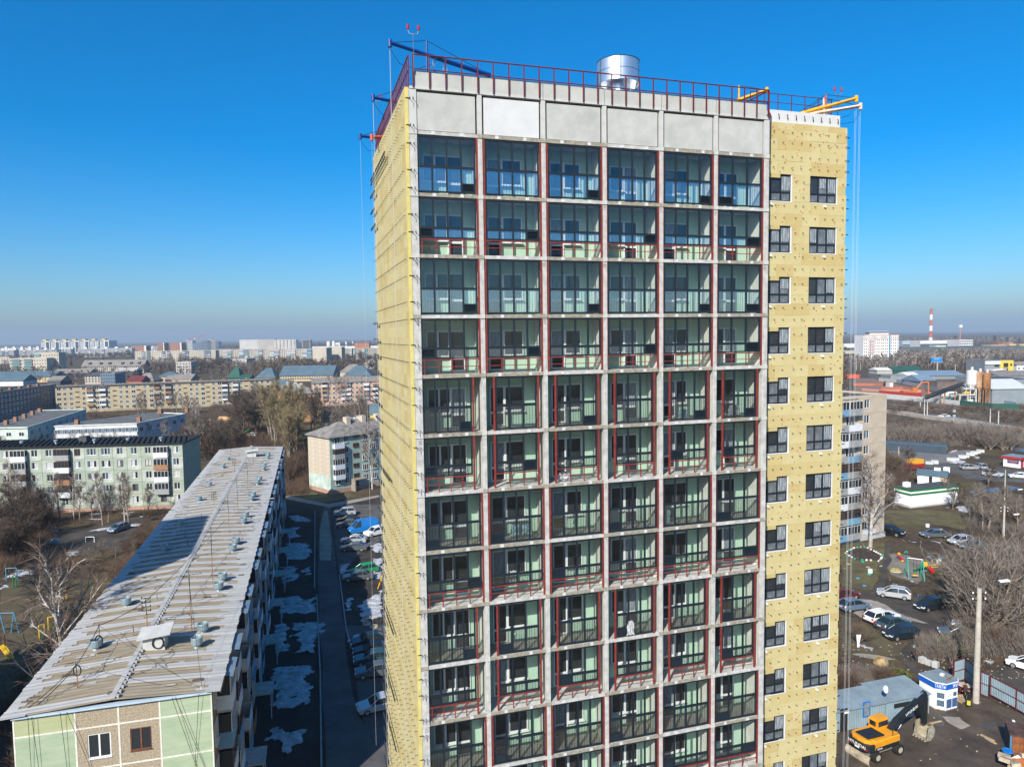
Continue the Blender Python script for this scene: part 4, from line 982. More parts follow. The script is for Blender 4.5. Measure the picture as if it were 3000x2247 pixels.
# skyline
t, L, H = fblk('tower_block', 'white blue and yellow tower blocks joined in a row on the left skyline', 'tower block', ZA, (480,1275,80,225), 40, mFarW, 0, 0)
for q in range(14):
    x = L*q/14; mat = [mFarB, mFarW, mFarB, mFarW][q % 4] if q not in (10,11,12) else mFarB
    m = MB().box(x, x+L/14-.05, -3-(q % 2)*1.5, 0, 0, H); m.build('facade_bay', [mat], t)
    J = MB()
    for f in range(14):
        for c in range(4): J.box(x+3+c*(L/14-6)/4, x+3+c*(L/14-6)/4+3, -3.3-(q % 2)*1.5, -3-(q % 2)*1.5, 4+f*(H-6)/14, 4+f*(H-6)/14+2)
    stuff(J.build('windows', [mWinD if mat is mFarW else mFarW], t))
    if q % 2 == 0: MB().box(x+4, x+14, 3, 16, H+1, H+5).build('roof_house', [mYelP], t)
for j, (x0, x1, yt, yb_, lab) in enumerate(((-10,165,185,290,'white panel block at the far left edge of the skyline'),(175,660,182,275,'long white panel block behind the teal balconied block'),(680,825,170,262,'white panel block with grey end wall under the blue towers'),
        (900,1530,168,262,'longest white panel block with dark balcony stacks'),(1740,1830,150,215,'small white block left of the brick tower pair'),(0,480,160,240,'white blocks on the skyline behind the other white blocks'))):
    t, L, H = fblk('panel_apartment_block', lab, 'apartment block', ZA, (x0,x1,yt,yb_), 16, mFarW, 9, max(6, int((x1-x0)/14)), win=(2.2,1.6))
    bays(t, L, H, [.2,.45,.7,.9][:max(2, int((x1-x0)/150)+1)], 6, [mFarG, mFarW, mFarB], 9)
    for q in range(5): MB().box(L*(.1+.19*q), L*(.1+.19*q)+7, 4, 10, H+.3, H+4).build('roof_house', [mFarW], t)
for x0, x1, yt, lab in ((1520,1695,135,'low brick red block on the left skyline'),(1825,1905,100,'left one of two brick towers with white edges'),(1970,2105,100,'right one of two brick towers with white edges')):
    t, L, H = fblk('brick_tower', lab, 'brick tower', ZA, (x0,x1,yt,225), 25, mFarBr, 9, 6, win=(2,2)); MB().box(L*.88, L, -.6, 0, 0, H+1).build('facade_strip', [mFarW], t)
for q, (x0, x1, yt) in enumerate(((35,95,72),(95,200,98),(200,262,72),(262,305,80),(305,350,70),(350,382,78))):
    fblk('tower_block', ['unfinished tower block under the leftmost site crane','dark blue tower block low between the cranes','dark blue tower block with white top near the cranes','small blue tower block beside the white pair','white tower block on the left of its pair','white tower block on the right of its pair'][q], 'tower block', ZB, (x0,x1,yt,185), 25, mFarB if q in (1,2,3) else mFarW, 14, 5, win=(2.5,1.8))
def tcrane(zf, x, yt, yb_, jib, lab):
    p = at(*zf(x, yb_)); h = hz(zf, x, yt, p); t = thing('tower_crane', lab, 'tower crane', p)
    mc = M('crane_red', (.45,.14,.10), .7, 0)
    m = MB()
    for q in ((-1,-1),(1,-1),(1,1),(-1,1)): m.box(q[0]*1.2-.2, q[0]*1.2+.2, q[1]*1.2-.2, q[1]*1.2+.2, 0, h)
    for q in range(int(h/4)): m.cyl((-1.2,-1.2,q*4), (1.2,-1.2,q*4+4), .15, .15, 3)
    m.build('mast', [mc], t)
    m = MB().cyl((-14,0,h), (jib*.9,0,h+abs(jib)*.35), .5, .4, 4).cyl((-14,0,h),(0,0,h+9),.2,.2,3).cyl((0,0,h),(0,0,h+9),.4,.2,4).cyl((0,0,h+9),(jib*.6,0,h+abs(jib)*.25),.15,.15,3); m.build('jib', [mc], t)
    MB().box(-14,-9,-1.5,1.5,h-3,h).build('counterweight', [mConc], t)
tcrane(ZB, 78, 62, 180, 45, 'red tower crane over the leftmost unfinished tower block'); tcrane(ZB, 162, 40, 180, 42, 'red tower crane standing between the blue tower blocks'); tcrane(ZB, 332, 52, 180, -48, 'red tower crane behind the white pair of tower blocks')
for x0, x1, yt, lab in ((620,828,62,'wide white slab block, left part of the big skyline row'),(828,1008,58,'wide grey clad slab block in the middle of the skyline row'),(1008,1250,62,'white slab block with grey vertical bays on the skyline'),(1322,1404,62,'single white tower block standing apart on the skyline')):
    t, L, H = fblk('slab_block', lab, 'slab block', ZB, (x0,x1,yt,185), 25, mFarW if x0 != 828 else mFarG, 16, 18, win=(3,1.4), gm=mFarG)
    if x0 == 1008:
        for q in range(6): MB().box(L*(q+.3)/6, L*(q+.7)/6, -2, 0, 0, H).build('facade_bay', [mFarG], t)
for j, (x0, x1, yt) in enumerate(((1592,1625,78),(1650,1680,75),(1800,1815,80),(1876,1890,80),(1690,1740,92))):
    fblk('tower_block', ['first','second','fourth','last','third and lowest'][j]+' tiny pale tower block from the left on the far horizon', 'tower block', ZB, (x0,x1,yt,150), 30, mFarW, 0, 0, group='tiny tower blocks on the horizon')
fblk('warehouse', 'long white roofed hall beyond the grey balcony blocks', 'warehouse', ZB, (1300,2170,140,178), 40, mFarW, 0, 0)
t, L, H = fblk('panel_apartment_block', 'pale panel block with balconies next to the tower on the left horizon', 'apartment block', ZB, (1780,2260,158,280), 14, mFarT, 9, 34); bays(t, L, H, [.16,.2,.45,.5,.8], 5, [mFarG, mFarW, mTeal], 9)
MB().box(L*.26, L*.6, 2, 12, H+.4, H+9).build('roof_house', [mFarBr], t)
# the grey-brick row with many balcony stacks
t, L, H = fblk('brick_apartment_block', 'long grey brick block with scattered balconies behind the bare trees', 'apartment block', ZA, (1565,2500,198,330), 14, mFarT, 5, 44, gm=mWinD); bays(t, L, H, [.09,.15,.34,.4,.6,.63,.86,.9], 5, [mFarW, mBalB, mFarG], 5)
for j, (x0, x1) in enumerate(((365,545),(545,725),(725,888),(888,1072),(1072,1255),(1255,1435))):
    t, L, H = fblk('brick_apartment_block', ['first grey brick section with balconies, stepped row from the left','second section of the stepped brick row with blue glazing','third narrow section of the stepped brick row','fourth section of the stepped brick row with white balconies','fifth section of the stepped brick row before the last','last section of the stepped brick row beside the blank gable'][j], 'apartment block', ZB, (x0,x1,170-j,300+j*4), 14, mFarT, 9, 9)
    bays(t, L, H, [.4,.68], L*.27, [mFarW, mBalB, mFarG, mTeal, mFarW], 9); side = MB().box(L-.4, L+.2, 0, 14, 0, H).build('end_wall', [mFarG], t)
t, L, H = fblk('apartment_block', 'tall blank beige gable wall beyond the trees', 'apartment block', ZB, (1438,1592,155,345), 30, mFarT, 0, 0)
t, L, H = fblk('apartment_block', 'beige block with one balcony stack beside the blank gable', 'apartment block', ZB, (1600,1762,145,330), 20, mFarT, 0, 0); bays(t, L, H, [.05], L*.22, [mFarW, mBalB, mFarG], 9)
# teal balconied block and roofs of the old quarter
t, L, H = fblk('brick_apartment_block', 'beige brick block with two teal balcony stacks on the left', 'apartment block', ZA, (118,548,280,440), 14, mFarT, 4, 14)
for x in (.07, .4):
    for f in range(4): MB().box(L*x, L*x+L*.22, -1.2, 0, 1+f*H/4.2, 1+f*H/4.2+1.3).box(L*x, L*x+L*.22, -1.1, 0, 2.3+f*H/4.2, 3.6+f*H/4.2, 1).build('balcony', [mTeal, mWinD], t)
t, L, H = fblk('brick_apartment_block', 'beige block with green top balcony behind the teal balconied block', 'apartment block', ZA, (405,690,215,430), 14, mFarT, 5, 9); MB().box(L*.02, L*.25, -1, 0, H-4, H-1).build('balcony', [mTeal], t)
fblk('apartment_block', 'beige block cut by the left frame edge', 'apartment block', ZA, (-60,110,265,340), 14, mFarT, 4, 5)
t, L, H = fblk('old_apartment_house', 'long grey roofed four storey house with dormers', 'apartment house', ZA, (950,1665,372,455), 14, mFarT, 3, 30, roof='gable', roofm=mRoofG, rise=7)
for q in (.1,.28,.42,.63,.77,.9): MB().box(L*q, L*q+2.5, 1.0, 4, H+2, H+4.5).build('dormer', [mRoofD], t)
for nm, lab, zf, bxx, D, wm, fl, cl, rm, kind, rs in (
  ('old_house','dark house with gable roof in the old quarter',ZA,(550,700,540,585),16,mRoofD,2,6,mRoofG,'gable',4),
  ('old_house','cream three storey house with dark side wall',ZA,(985,1165,480,575),18,mFarT,3,5,mRoofD,'hip',3),
  ('old_house','dark blue sided house beside the cream one',ZA,(1168,1335,455,580),16,mFarB,3,6,mRoofG,'flat',2),
  ('old_house','long dark house with snowy roof behind the yellow block',ZA,(620,1040,450,520),14,mRoofD,2,12,mRoofG,'gable',4),
  ('old_house','dark house with pale sloping roof left of the trees',ZA,(1330,1565,425,505),14,mRoofD,2,8,mFarG,'gable',3),
  ('old_house','house with rounded dark red roof over the yellow block',ZA,(1475,1640,540,600),14,M('red_wall',(.48,.15,.08),.9,.1,.3),0,0,M('maroon_roof',(.13,.03,.03),.7),'gable',4),
  ('old_house','pale orange house with grey hipped roof',ZA,(1560,1775,535,590),16,mCream,1,7,mRoofG,'hip',6),
  ('old_house','house with blue hipped roof right of the orange house',ZA,(1830,2050,490,560),16,mCream,1,6,mRoofB,'hip',4),
  ('old_house','low dark red walled house behind the yellow block',ZA,(1910,2150,520,575),14,mMaroon,0,0,mRoofG,'gable',3),
  ('old_house','cream house with wide grey roof at the yellow block end',ZA,(1990,2212,520,580),16,mCream,1,8,mRoofG,'gable',4),
  ('hall','long blue roofed hall near the left frame edge',ZA,(-80,620,500,560),20,mCream,0,0,mRoofB,'gable',5),
  ('hall','second blue roofed hall nearer the shaded block',ZA,(-80,270,540,600),18,mFarW,0,0,mRoofB,'gable',5),
  ('old_house','small green roofed house with pyramid gable',ZB,(490,620,480,515),14,mRoofGr,0,0,mRoofGr,'hip',9),
  ('old_house','low green roofed house beside the pyramid gable',ZB,(620,730,490,515),12,mRoofGr,0,0,mRoofGr,'gable',3),
  ('public_building','yellow building with blue hipped roof left of the dark spruce',ZB,(795,1012,485,530),22,mCream,1,9,mRoofB,'hip',8),
  ('public_building','long blue roofed building between the spruces',ZB,(1070,1660,460,525),25,mCream,2,22,mRoofB,'gable',8),
  ('public_building','yellow building with blue hipped roof beside the tower',ZB,(1785,2080,460,520),22,mCream,1,10,mRoofB,'hip',8),
  ('old_house','grey roofed house behind the last blue roof',ZB,(1740,1990,420,470),20,mFarT,0,0,mRoofG,'hip',7),
  ('old_house','pinkish house with grey roof at the left tower edge',ZB,(1990,2160,340,385),20,mFarT,1,7,mRoofG,'hip',6),
  ('cottage','pink gabled cottage between the yellow and orange blocks',ZB,(1030,1150,580,680),10,M('pink_wall',(.50,.40,.38),.9,.1,.3),1,3,mRoofB,'gable',4),
  ('shed','grey blue shed in front of the pink cottage',ZB,(1120,1245,605,700),8,M('shed_blue',(.26,.33,.40),.8,.1,.3),0,0,mRoofB,'flat',2),
  ('old_house','grey brick house corner behind the left trees',ZB,(-90,80,310,450),16,mFarG,4,5,mRoofD,'flat',2),
  ('old_house','low house with dark flat roof in front of the brick row',ZB,(540,700,275,360),30,mFarG,0,0,mRoofD,'flat',2)):
    fblk(nm, lab, 'house' if nm == 'old_house' else nm.replace('_', ' '), zf, bxx, D, wm, fl, cl, rm, kind, rise=rs)
# ---- yellow hut with blue gable roof at the tower's left edge
p = at(*ZB(2075,968)); hb = thing('yellow_hut', 'small yellow hut with steep blue roof at the tower edge', 'hut', p, .1)
MB().box(0, 7, 0, 6, 0, 3).build('wall', [mYelP], hb); roof_gable(hb, 7, 6, 3, 4.5, mRoofB, .3)
# ================================================================ far right: works, office, chimney
t, L, H = fblk('office_building', 'white seven storey office building with aerials on its roof', 'office building', ZI, (128,582,190,500), 25, M('office_white', (.74,.71,.68), .85, .06, .1), 0, 0)
zs = H/8.2; mOfS = M('office_strip', (.60,.36,.26), .85, .05, .2)
for c in range(17):
    x = L*(c+.35)/17; w = L/17*.5
    for f in range(8):
        if f == 7 and 3 <= c <= 11: continue
        put('window', wmesh(w, zs*.55, mWhiteF, mGlassB if (c*f) % 3 else mGlassD), t, (x, 0, .9+f*zs))
    if c % 2: MB().box(x-w*.45, x-w*.2, -.3, 0, 0, H-zs).build('facade_strip', [mOfS], t)
for f in range(2, 7): MB().box(L*.15, L*.3, -.5, 0, f*zs+.0, f*zs+.7).build('facade_band', [M('office_red', (.25,.06,.05), .8)], t)
MB().box(L*.725, L*.76, -.6, 0, 0, H).build('glass_strip', [mBlue if False else M('office_blue', (.05,.25,.45), .3)], t)
MB().box(-.5, L+.5, -.5, 0, H-zs-.6, H-zs-.1).box(-.5, L+.5, -.6, 0, H-.2, H+.6).build('cornice', [mOfS], t)
MB().box(L*.17, L*.41, -.4, 0, H-zs+.1, H-.4).build('sign_board', [mFarW], t); MB().box(L*.44, L*.70, -.4, 0, H-zs+.1, H-.4).build('sign_board', [mFarW], t)
for xx in (.29, .57):
    text('sign_text', 'АРЕНДА', 1.3, mBrk, t, (L*xx, -.42, H-zs*.36), (pi/2,0,0)); text('sign_text', '214-37-99', 1.8, mBrk, t, (L*xx, -.42, H-zs*.76), (pi/2,0,0))
m = MB().box(L*.22, L*.77, 5, 15, H+.4, H+zs*.8); m.build('roof_house', [mFarW], t)
m = MB().box(L*.2, L*.78, 4.8, 15.2, H+zs*.8, H+zs*.95)
for q in range(16): x = L*(.22+.035*q); m.box(x, x+.25, 5, 5.3, H+zs*.9, H+zs*(1.2+.4*random.random())); m.box(x-.1, x+.4, 4.9, 5.3, H+zs*1.2, H+zs*1.5, 1)
m.build('roof_aerials', [mBrk, mFarW], t)
# chimney in bands
p = at(*ZI(1000,300)); Y = p.y; h = atY(*Z6(875,68), Y).z
ch = thing('factory_chimney', 'tall red and white banded factory chimney on the right horizon', 'chimney', p)
r0, r1 = 38/2/4.424/CF*Y*1.25, 20/2/2.673/CF*Y
zb = [0] + [atY(*Z6(875, y), Y).z for y in (288,242,196,155,108)] + [h]
for j in range(6):
    a, b = zb[j]/h, zb[j+1]/h
    MB().cyl((0,0,zb[j]), (0,0,zb[j+1]-.05), r0+(r1-r0)*a, r0+(r1-r0)*b, 20).build('chimney_band', [mFarW if j % 2 == 0 else M('chimney_red', (.42,.12,.10), .9, .1, .05)], ch)
    MB().cyl((0,0,zb[j+1]-.3), (0,0,zb[j+1]+.3), r0+(r1-r0)*b+.35, None, 20).build('chimney_ring', [mBrk], ch)
t, L, H = fblk('factory_hall', 'long pale factory hall under the banded chimney', 'factory', ZI, (865,1365,262,345), 40, mFarW, 1, 14, win=(6,6))
t, L, H = fblk('factory_office', 'white three storey office joined to the factory hall', 'factory', ZI, (1368,1550,250,345), 40, mFarW, 3, 6, win=(4,2.5))
m = MB().cyl((L*.5,20,H), (L*.5,20,H+28), 1.2, .5, 4)
for q in range(5): m.cyl((L*.5-1.2,20,H+q*5), (L*.5+1.2,20,H+q*5+5), .3, .3, 3)
m.box(L*.5-3, L*.5+3, 18, 22, H+26, H+32, 1); m.build('roof_mast', [M('mast_red', (.5,.2,.16), .8), mFarW], t)
for nm, lab, bxx, D, wm, fl, cl in (
  ('factory_hall','distant glazed hall left of the chimney',(635,862,262,335),40,M('far_haze_blue',(.35,.42,.46),.9),1,12),
  ('warehouse','long pale mint wall and warehouse before the factory',(582,1200,358,392),30,M('mint_wall',(.46,.62,.55),.9,.05,.1),0,0),
  ('warehouse','taller mint end block of the long mint warehouse',(1068,1200,325,392),20,M('mint_wall',(.46,.62,.55),.9,.05,.1),0,0),
  ('warehouse','long dark roofed sheds below the mint wall',(0,2400,362,418),60,M('shed_dark',(.10,.11,.11),.9,.1,.1),0,0),
  ('warehouse','pale yellow warehouse on the right horizon',(1785,1978,318,338),30,mCream,0,0),
  ('warehouse','pale yellow warehouse cut by the right frame edge',(2005,2300,305,330),30,mCream,0,0),
  ('warehouse','orange brick works far on the right horizon',(1940,2070,275,310),40,mFarBr,0,0),
  ('warehouse','white long building left of the office tower',(-120,120,300,350),30,mFarW,0,0),
  ('warehouse','pink and white low building beside the office tower',(-120,100,392,470),20,mFarT,1,8),
  ('wall_slab','long pale concrete wall behind the roadside poplars',(560,2400,430,470),2,mFarT,0,0)):
    fblk(nm, lab, nm.replace('_', ' ') if nm != 'wall_slab' else 'wall', ZI, bxx, D, wm, fl, cl, win=(5,3))
for j, (x, yt) in enumerate(((1322,195),(1828,190),(1985,215),(2150,222))):
    p = at(*ZI(x,330)); h = hz(ZI, x, yt, p); t = thing('power_pylon', ['first','second','third','last'][j]+' lattice power pylon from the left on the hazy right horizon', 'pylon', p, 0, 'power pylons on the horizon')
    m = MB()
    for s in (-1,1):
        for q in (-1,1): m.cyl((s*3.5,q*3.5,0), (s*.5,q*.5,h), .5, .3, 4)
    for z in (.62,.76,.9): m.box(-h*.16, h*.16, -.5, .5, h*z, h*z+.7)
    m.build('lattice', [mBrk], t)
# billboards
def billboard(zf, x0, x1, y0, y1, xb, yb_, label, mat, lines):
    p = at(*zf(xb, yb_)); Y = p.y; a = atY(*zf(x0, y1), Y); b = atY(*zf(x1, y0), Y); w, h = b.x-a.x, b.z-a.z
    t = thing('billboard', label, 'billboard', (p.x, Y, 0)); MB().cyl((0,0,0), (0,0,a.z), w*.06, w*.05, 10).build('post', [mFarG], t)
    MB().box(a.x-p.x, b.x-p.x, -.6, .6, a.z, b.z).build('panel', [mat], t); MB().box(a.x-p.x-.3, b.x-p.x+.3, -.5, .5, b.z, b.z+.35).box(a.x-p.x-.3, b.x-p.x+.3, -.5, .5, a.z-.35, a.z).build('frame', [mFarG], t)
    for s, q, sz in lines: text('sign_text', s, h*sz, mFarW, t, ((a.x+b.x)/2-p.x, -.62, a.z+h*q), (pi/2,0,0))
mSky = M('board_blue', (.02,.20,.50), .6)
billboard(ZI, 1010, 1150, 475, 535, 1086, 668, 'blue roadside billboard with white lettering on one post', mSky, [('ДУНАЙ', .72, .3), ('– – – – –', .48, .2), ('– – –', .28, .2)])
fblk('hoarding', 'bright blue board low before the dark sheds', 'hoarding', ZI, (665,745,410,440), 3, M('board_navy', (.01,.10,.33), .6), 0, 0)
# grey and yellow showroom
t, L, H = fblk('showroom', 'two storey showroom half grey glass half bright yellow', 'showroom', ZI, (1700,2062,520,680), 25, M('panel_grey_dark', (.20,.22,.23), .6, .1, .2), 0, 0)
MB().box(L*.54, L, -1.0, 0, .3, H+.2).build('yellow_wall', [mYelP], t); MB().box(0, L*.54, -.8, 0, H*.72, H-.2).build('white_fascia', [mFarW], t)
for x0, x1 in ((.64,.81),(.88,.95)):
    for z0, z1 in ((.08,.42),(.48,.82)):
        if x0 > .85 and z0 < .4: continue
        MB().box(L*x0, L*x1, -1.1, -1.0, H*z0 if x0 < .85 else H*.58, H*z1 if x0 < .85 else H*.75).build('window', [mGlassD], t)
MB().box(L*.35, L*.52, -.1, 0, H*.5, H*.68).build('window', [mGlassD], t)
MB().obox((L*.32, -4, H*.3), (L*.5, 8, .6), 0, 0, -.06).build('canopy', [mFarW], t); MB().box(L*.1, L*.5, -6, -5.6, 0, H*.28).build('glass_front', [mGlassB], t)
fblk('shed', 'white and grey hut at the right edge beyond the showroom', 'shed', ZI, (2115,2300,570,650), 10, mFarW, 1, 3, mRoofG, 'gable')
# ---- sheds and yards on the works side
mShB = M('shed_steel_blue', (.17,.24,.31), .6, .1, .3); mShG = M('shed_grey', (.22,.25,.27), .6, .1, .3); mTan = M('shed_tan', (.45,.36,.24), .85, .1, .3)
for nm, lab, bxx, D, wm, rm, kind, rs in (
  ('shed','long flat shed with pale blue grey roof',(850,1450,712,760),30,mShG,mShB,'gable',3),
  ('shed','dark blue roofed shed right behind the silos',(1770,1870,735,790),25,mShG,M('roof_navy',(.04,.07,.11),.5),'gable',3),
  ('shed','steel blue gabled shed with pale end wall',(895,1085,790,850),25,mShB,mShB,'gable',4),
  ('shed','low brown shed with dark roof beside the blue shed',(1085,1460,800,880),16,M('shed_brown',(.16,.12,.10),.9,.2,.3),mRoofD,'flat',2),
  ('shed','white roofed open shelter by the road bend',(310,540,640,690),14,mFarG,mFarW,'gable',2),
  ('shed','long dark green roofed shed left of the billboard',(530,880,640,690),14,mRoofGr,mRoofGr,'gable',3),
  ('shed','tiny cream guard house on the green shed',(830,878,655,700),6,mCream,mRoofD,'flat',1),
  ('shed','grey garage row along the fence',(480,700,715,790),14,mShG,mRoofG,'flat',1),
  ('shed','white garage with sloping roof by the tan hut',(695,840,705,760),14,mFarW,mFarW,'gable',2),
  ('shed','small tan hut with brick base',(740,850,770,815),8,mTan,mRoofD,'flat',1),
  ('warehouse','large grey warehouse with dark roof at the right edge',(1830,2400,775,880),40,mShG,mRoofD,'flat',1),
  ('warehouse','low slate roofed warehouse behind the large one',(1900,2400,715,765),30,mShG,mRoofG,'gable',3),
  ('warehouse','nearest grey warehouse with light sloping roof',(1795,2260,880,1085),24,mShG,M('roof_light',(.50,.53,.56),.6,.05,.3),'gable',4),
  ('shed','white gatehouse row under the silo',(1265,1370,1010,1060),5,mTeal,mFarW,'flat',1)):
    fblk(nm, lab, nm, ZI, bxx, D, wm, 0, 0, rm, kind, rise=rs)
# batching plant: silos, hopper frame, conveyor
mRustS = M('silo_rust', (.42,.20,.07), .85, .5, .35, col2=(.16,.07,.03), stretch=(1,1,.4)); mRustW = M('silo_rust_white', (.60,.45,.30), .85, .4, .3, col2=(.30,.13,.05), stretch=(1,1,.3))
def silo(x0, x1, yt, yb_, ygr, mat, lab):
    p = at(*ZI((x0+x1)/2, ygr)); Y = p.y; r = (atY(*ZI(x1, yb_), Y).x-atY(*ZI(x0, yb_), Y).x)/2; zt = hz(ZI, x0, yt, p); zb = hz(ZI, x0, yb_, p)
    t = thing('cement_silo', lab, 'silo', p); MB().lathe([(0,zt+.5),(r*.5,zt+.4),(r,zt),(r,zb),(r*.25,zb-r*1.3),(0,zb-r*1.3)], 20).build('tank', [mat], t, smooth=False)
    m = MB()
    for q in range(4): a = pi/4+q*pi/2; m.cyl((r*.85*cos(a), r*.85*sin(a), 0), (r*.85*cos(a), r*.85*sin(a), zb+1), .22, .22, 5)
    for z in (.35,.7): m.box(-r*.7, r*.7, -r*.62, -r*.58, zb*z, zb*z+.2)
    m.build('support_legs', [mat], t)
    for z in range(1, 4): MB().lathe([(r+.02, zb+(zt-zb)*z/4-.1),(r+.1, zb+(zt-zb)*z/4),(r+.02, zb+(zt-zb)*z/4+.1)], 20).build('hoop', [mat], t)
    MB().box(-.4,.4,-.4,.4,zt+.4,zt+2).build('filter_cap', [mFarW], t); return t
silo(1462,1588,650,820,1075,mFarW,'white cement silo standing on a steel frame'); silo(1590,1675,672,860,1080,mRustW,'streaked rusty and white cement silo in the middle'); silo(1678,1765,682,870,1090,mRustS,'fully rusty cement silo on the right of its group')
p = at(*ZI(1480,1080)); Y = p.y
def zi(x, y): q = atY(*ZI(x, y), Y); return Vector((q.x-p.x, 0, q.z))
hp = thing('batching_plant', 'steel frame batching plant with yellow mixer under the white silo', 'batching plant', p)
m = MB()
for x in (1375,1480,1585):
    a = zi(x, 1075); b = zi(x, 965); m.box(a.x-.3, a.x+.3, -.3, .3, 0, b.z).box(a.x-.3, a.x+.3, 7.7, 8.3, 0, b.z)
a, b = zi(1370,968), zi(1590,958); m.box(a.x, b.x, -.6, 8.6, a.z, b.z+.2)
for x in (1440,1560): a = zi(x, 960); b = zi(x, 885); m.cyl((a.x,0,a.z), (b.x+1.2,0,b.z), .25).cyl((a.x,8,a.z), (b.x+1.2,8,b.z), .25)
a, b = zi(1430,890), zi(1575,880); m.box(a.x, b.x, -.4, 8.4, a.z, b.z+.3); m.build('steel_frame', [M('frame_cream', (.5,.47,.4), .8, .2, .5)], hp)
a, b = zi(1455,955), zi(1535,905); MB().cyl((a.x,2,(a.z+b.z)/2), (b.x,2,(a.z+b.z)/2), (b.z-a.z)/2, None, 14).build('mixer_drum', [mYelP], hp)
a, b = zi(1500,1070), zi(1570,1020); MB().box(a.x, b.x, 1, 6, 0, b.z).build('control_cabin', [mFarW], hp)
a, b = zi(1590,1070), zi(1620,1020); MB().box(a.x, b.x, 1, 4, 0, b.z).build('control_cabin', [mBalB], hp)
cv = thing('conveyor', 'long black inclined belt conveyor rising to the white silo', 'conveyor', p)
a, b = zi(925,1022), zi(1440,835); m = MB().cyl(a, b, .35, .35, 4).cyl(a+Vector((0,0,1.5)), b+Vector((0,0,1.5)), .2, .2, 4).cyl(a+Vector((0,1.6,0)), b+Vector((0,1.6,0)), .35, .35, 4).cyl(a+Vector((0,1.6,1.5)), b+Vector((0,1.6,1.5)), .2, .2, 4)
for q in range(30): c = a.lerp(b, q/30); d = a.lerp(b, (q+1)/30); m.cyl(c, d+Vector((0,0,1.5)), .12, .12, 3)
m.build('truss', [mBrk], cv)
m = MB().obox((a+b)/2+Vector((0,.8,.6)), ((b-a).length, 1.3, .15), 0, 0, -math.atan2(b.z-a.z, b.x-a.x)); m.build('belt', [mBrk], cv)
m = MB()
for x, y in ((1145,940),(1335,880),(1200,930)): c = zi(x, y); m.cyl((c.x-.8,.3,0), (c.x,.3,c.z), .18, None, 5).cyl((c.x+.8,1.4,0), (c.x,1.4,c.z), .18, None, 5)
m.build('trestle', [mRust], cv)
q = at(*ZI(1230,1000)); tk = thing('storage_tank', 'white horizontal tank lying in the works yard', 'tank', q); MB().cyl((-4,0,2), (4,0,2), 1.5, None, 16).build('tank_shell', [mFarW], tk); MB().box(-3,-2.5,-1,1,0,1).box(2.5,3,-1,1,0,1).build('cradle', [mConc], tk)
def fence(name, label, zf, pts, h, mat, post=None, step=4.0, cat='fence', thick=.08, panelname='fence_panel'):
    P = [at(*zf(*p)) for p in pts]; o = P[0]; t = thing(name, label, cat, o); n = 0
    tot = sum((b-a).length for a, b in zip(P, P[1:])); step = max(step, tot/120)
    for a, b in zip(P, P[1:]):
        d = b-a; k = max(1, int(d.length/step)); an = math.atan2(d.y, d.x)
        for j in range(k):
            c = a+d*((j+.5)/k)-o; bx(panelname, (d.length/k-.03, thick, h), mat, t, (c.x, c.y, h/2+.02), an)
            if post: c = a+d*(j/k)-o; bx('fence_post', (.14, .2, h+.15), post, t, (c.x, c.y, (h+.15)/2), an)
    return t
fence('concrete_fence', 'long concrete slab fence between works and railway', ZI, [(430,1010),(900,1052),(1375,1105)], 2.6, mConcL, None, 4, thick=.18)
fence('metal_fence', 'dark green metal fence round the batching plant', ZI, [(1378,1105),(1800,1150),(2150,1155)], 2.8, mRoofGr, None, 4); fence('rail_fence', 'blue grey post and rail fence behind the green fence', ZI, [(1700,1040),(2110,1110)], 2.0, M('rail_blue', (.25,.33,.38), .7), mShG, 5)
fence('hoarding_fence', 'dark red hoarding fence round the excavation', ZI, [(330,960),(890,1000)], 2.6, M('fence_red', (.33,.035,.025), .8, .15, .3), None, 4)
fence('hoarding_fence', 'bright orange red fence sheets behind the dark red fence', ZI, [(360,905),(640,900),(925,930)], 2.2, M('fence_orange', (.42,.13,.08), .8, .15, .3), None, 4)
fence('hoarding_fence', 'pale red fence sheets near the white tank cabin', ZI, [(110,905),(400,925),(900,925)], 1.6, M('fence_pale_red', (.42,.22,.17), .8, .15, .3), None, 4)
fence('hoarding_fence', 'faded orange fence sheets on the far side of the pit', ZI, [(0,840),(260,840),(385,835)], 1.6, M('fence_orange', (.42,.13,.08), .8, .15, .3), None, 4)
fence('concrete_fence', 'grey concrete fence along the curving works road', ZI, [(330,780),(560,800),(900,870),(1130,935)], 2.4, mFarG, None, 5, thick=.15)
flat('works_road', ZI, [(180,665),(260,655),(330,720),(560,770),(900,850),(1160,915),(1150,940),(900,885),(560,810),(300,760),(200,720)], .03, mAsph, 0, 2)
flat('sand_pit', ZI, [(0,740),(230,740),(600,830),(900,900),(1180,960),(890,1000),(330,950),(0,920)], .02, M('pit_earth', (.26,.16,.11), .95, .4, .06, col2=(.13,.10,.08)), 1, 3)
flat('works_yard', ZI, [(890,960),(1160,930),(1500,1000),(1900,1040),(2130,1130),(1400,1110),(900,1040)], .025, mDry, .5, 3)
t, L, H = fblk('container', 'red orange steel container cut by the tower edge', 'container', ZI, (-80,80,705,745), 6, M('cont_red', (.50,.10,.05), .7, .1, .3), 0, 0)
t, L, H = fblk('cabin', 'small white cabin standing in the red pit', 'cabin', ZI, (470,515,812,860), 5, mFarW, 0, 0)
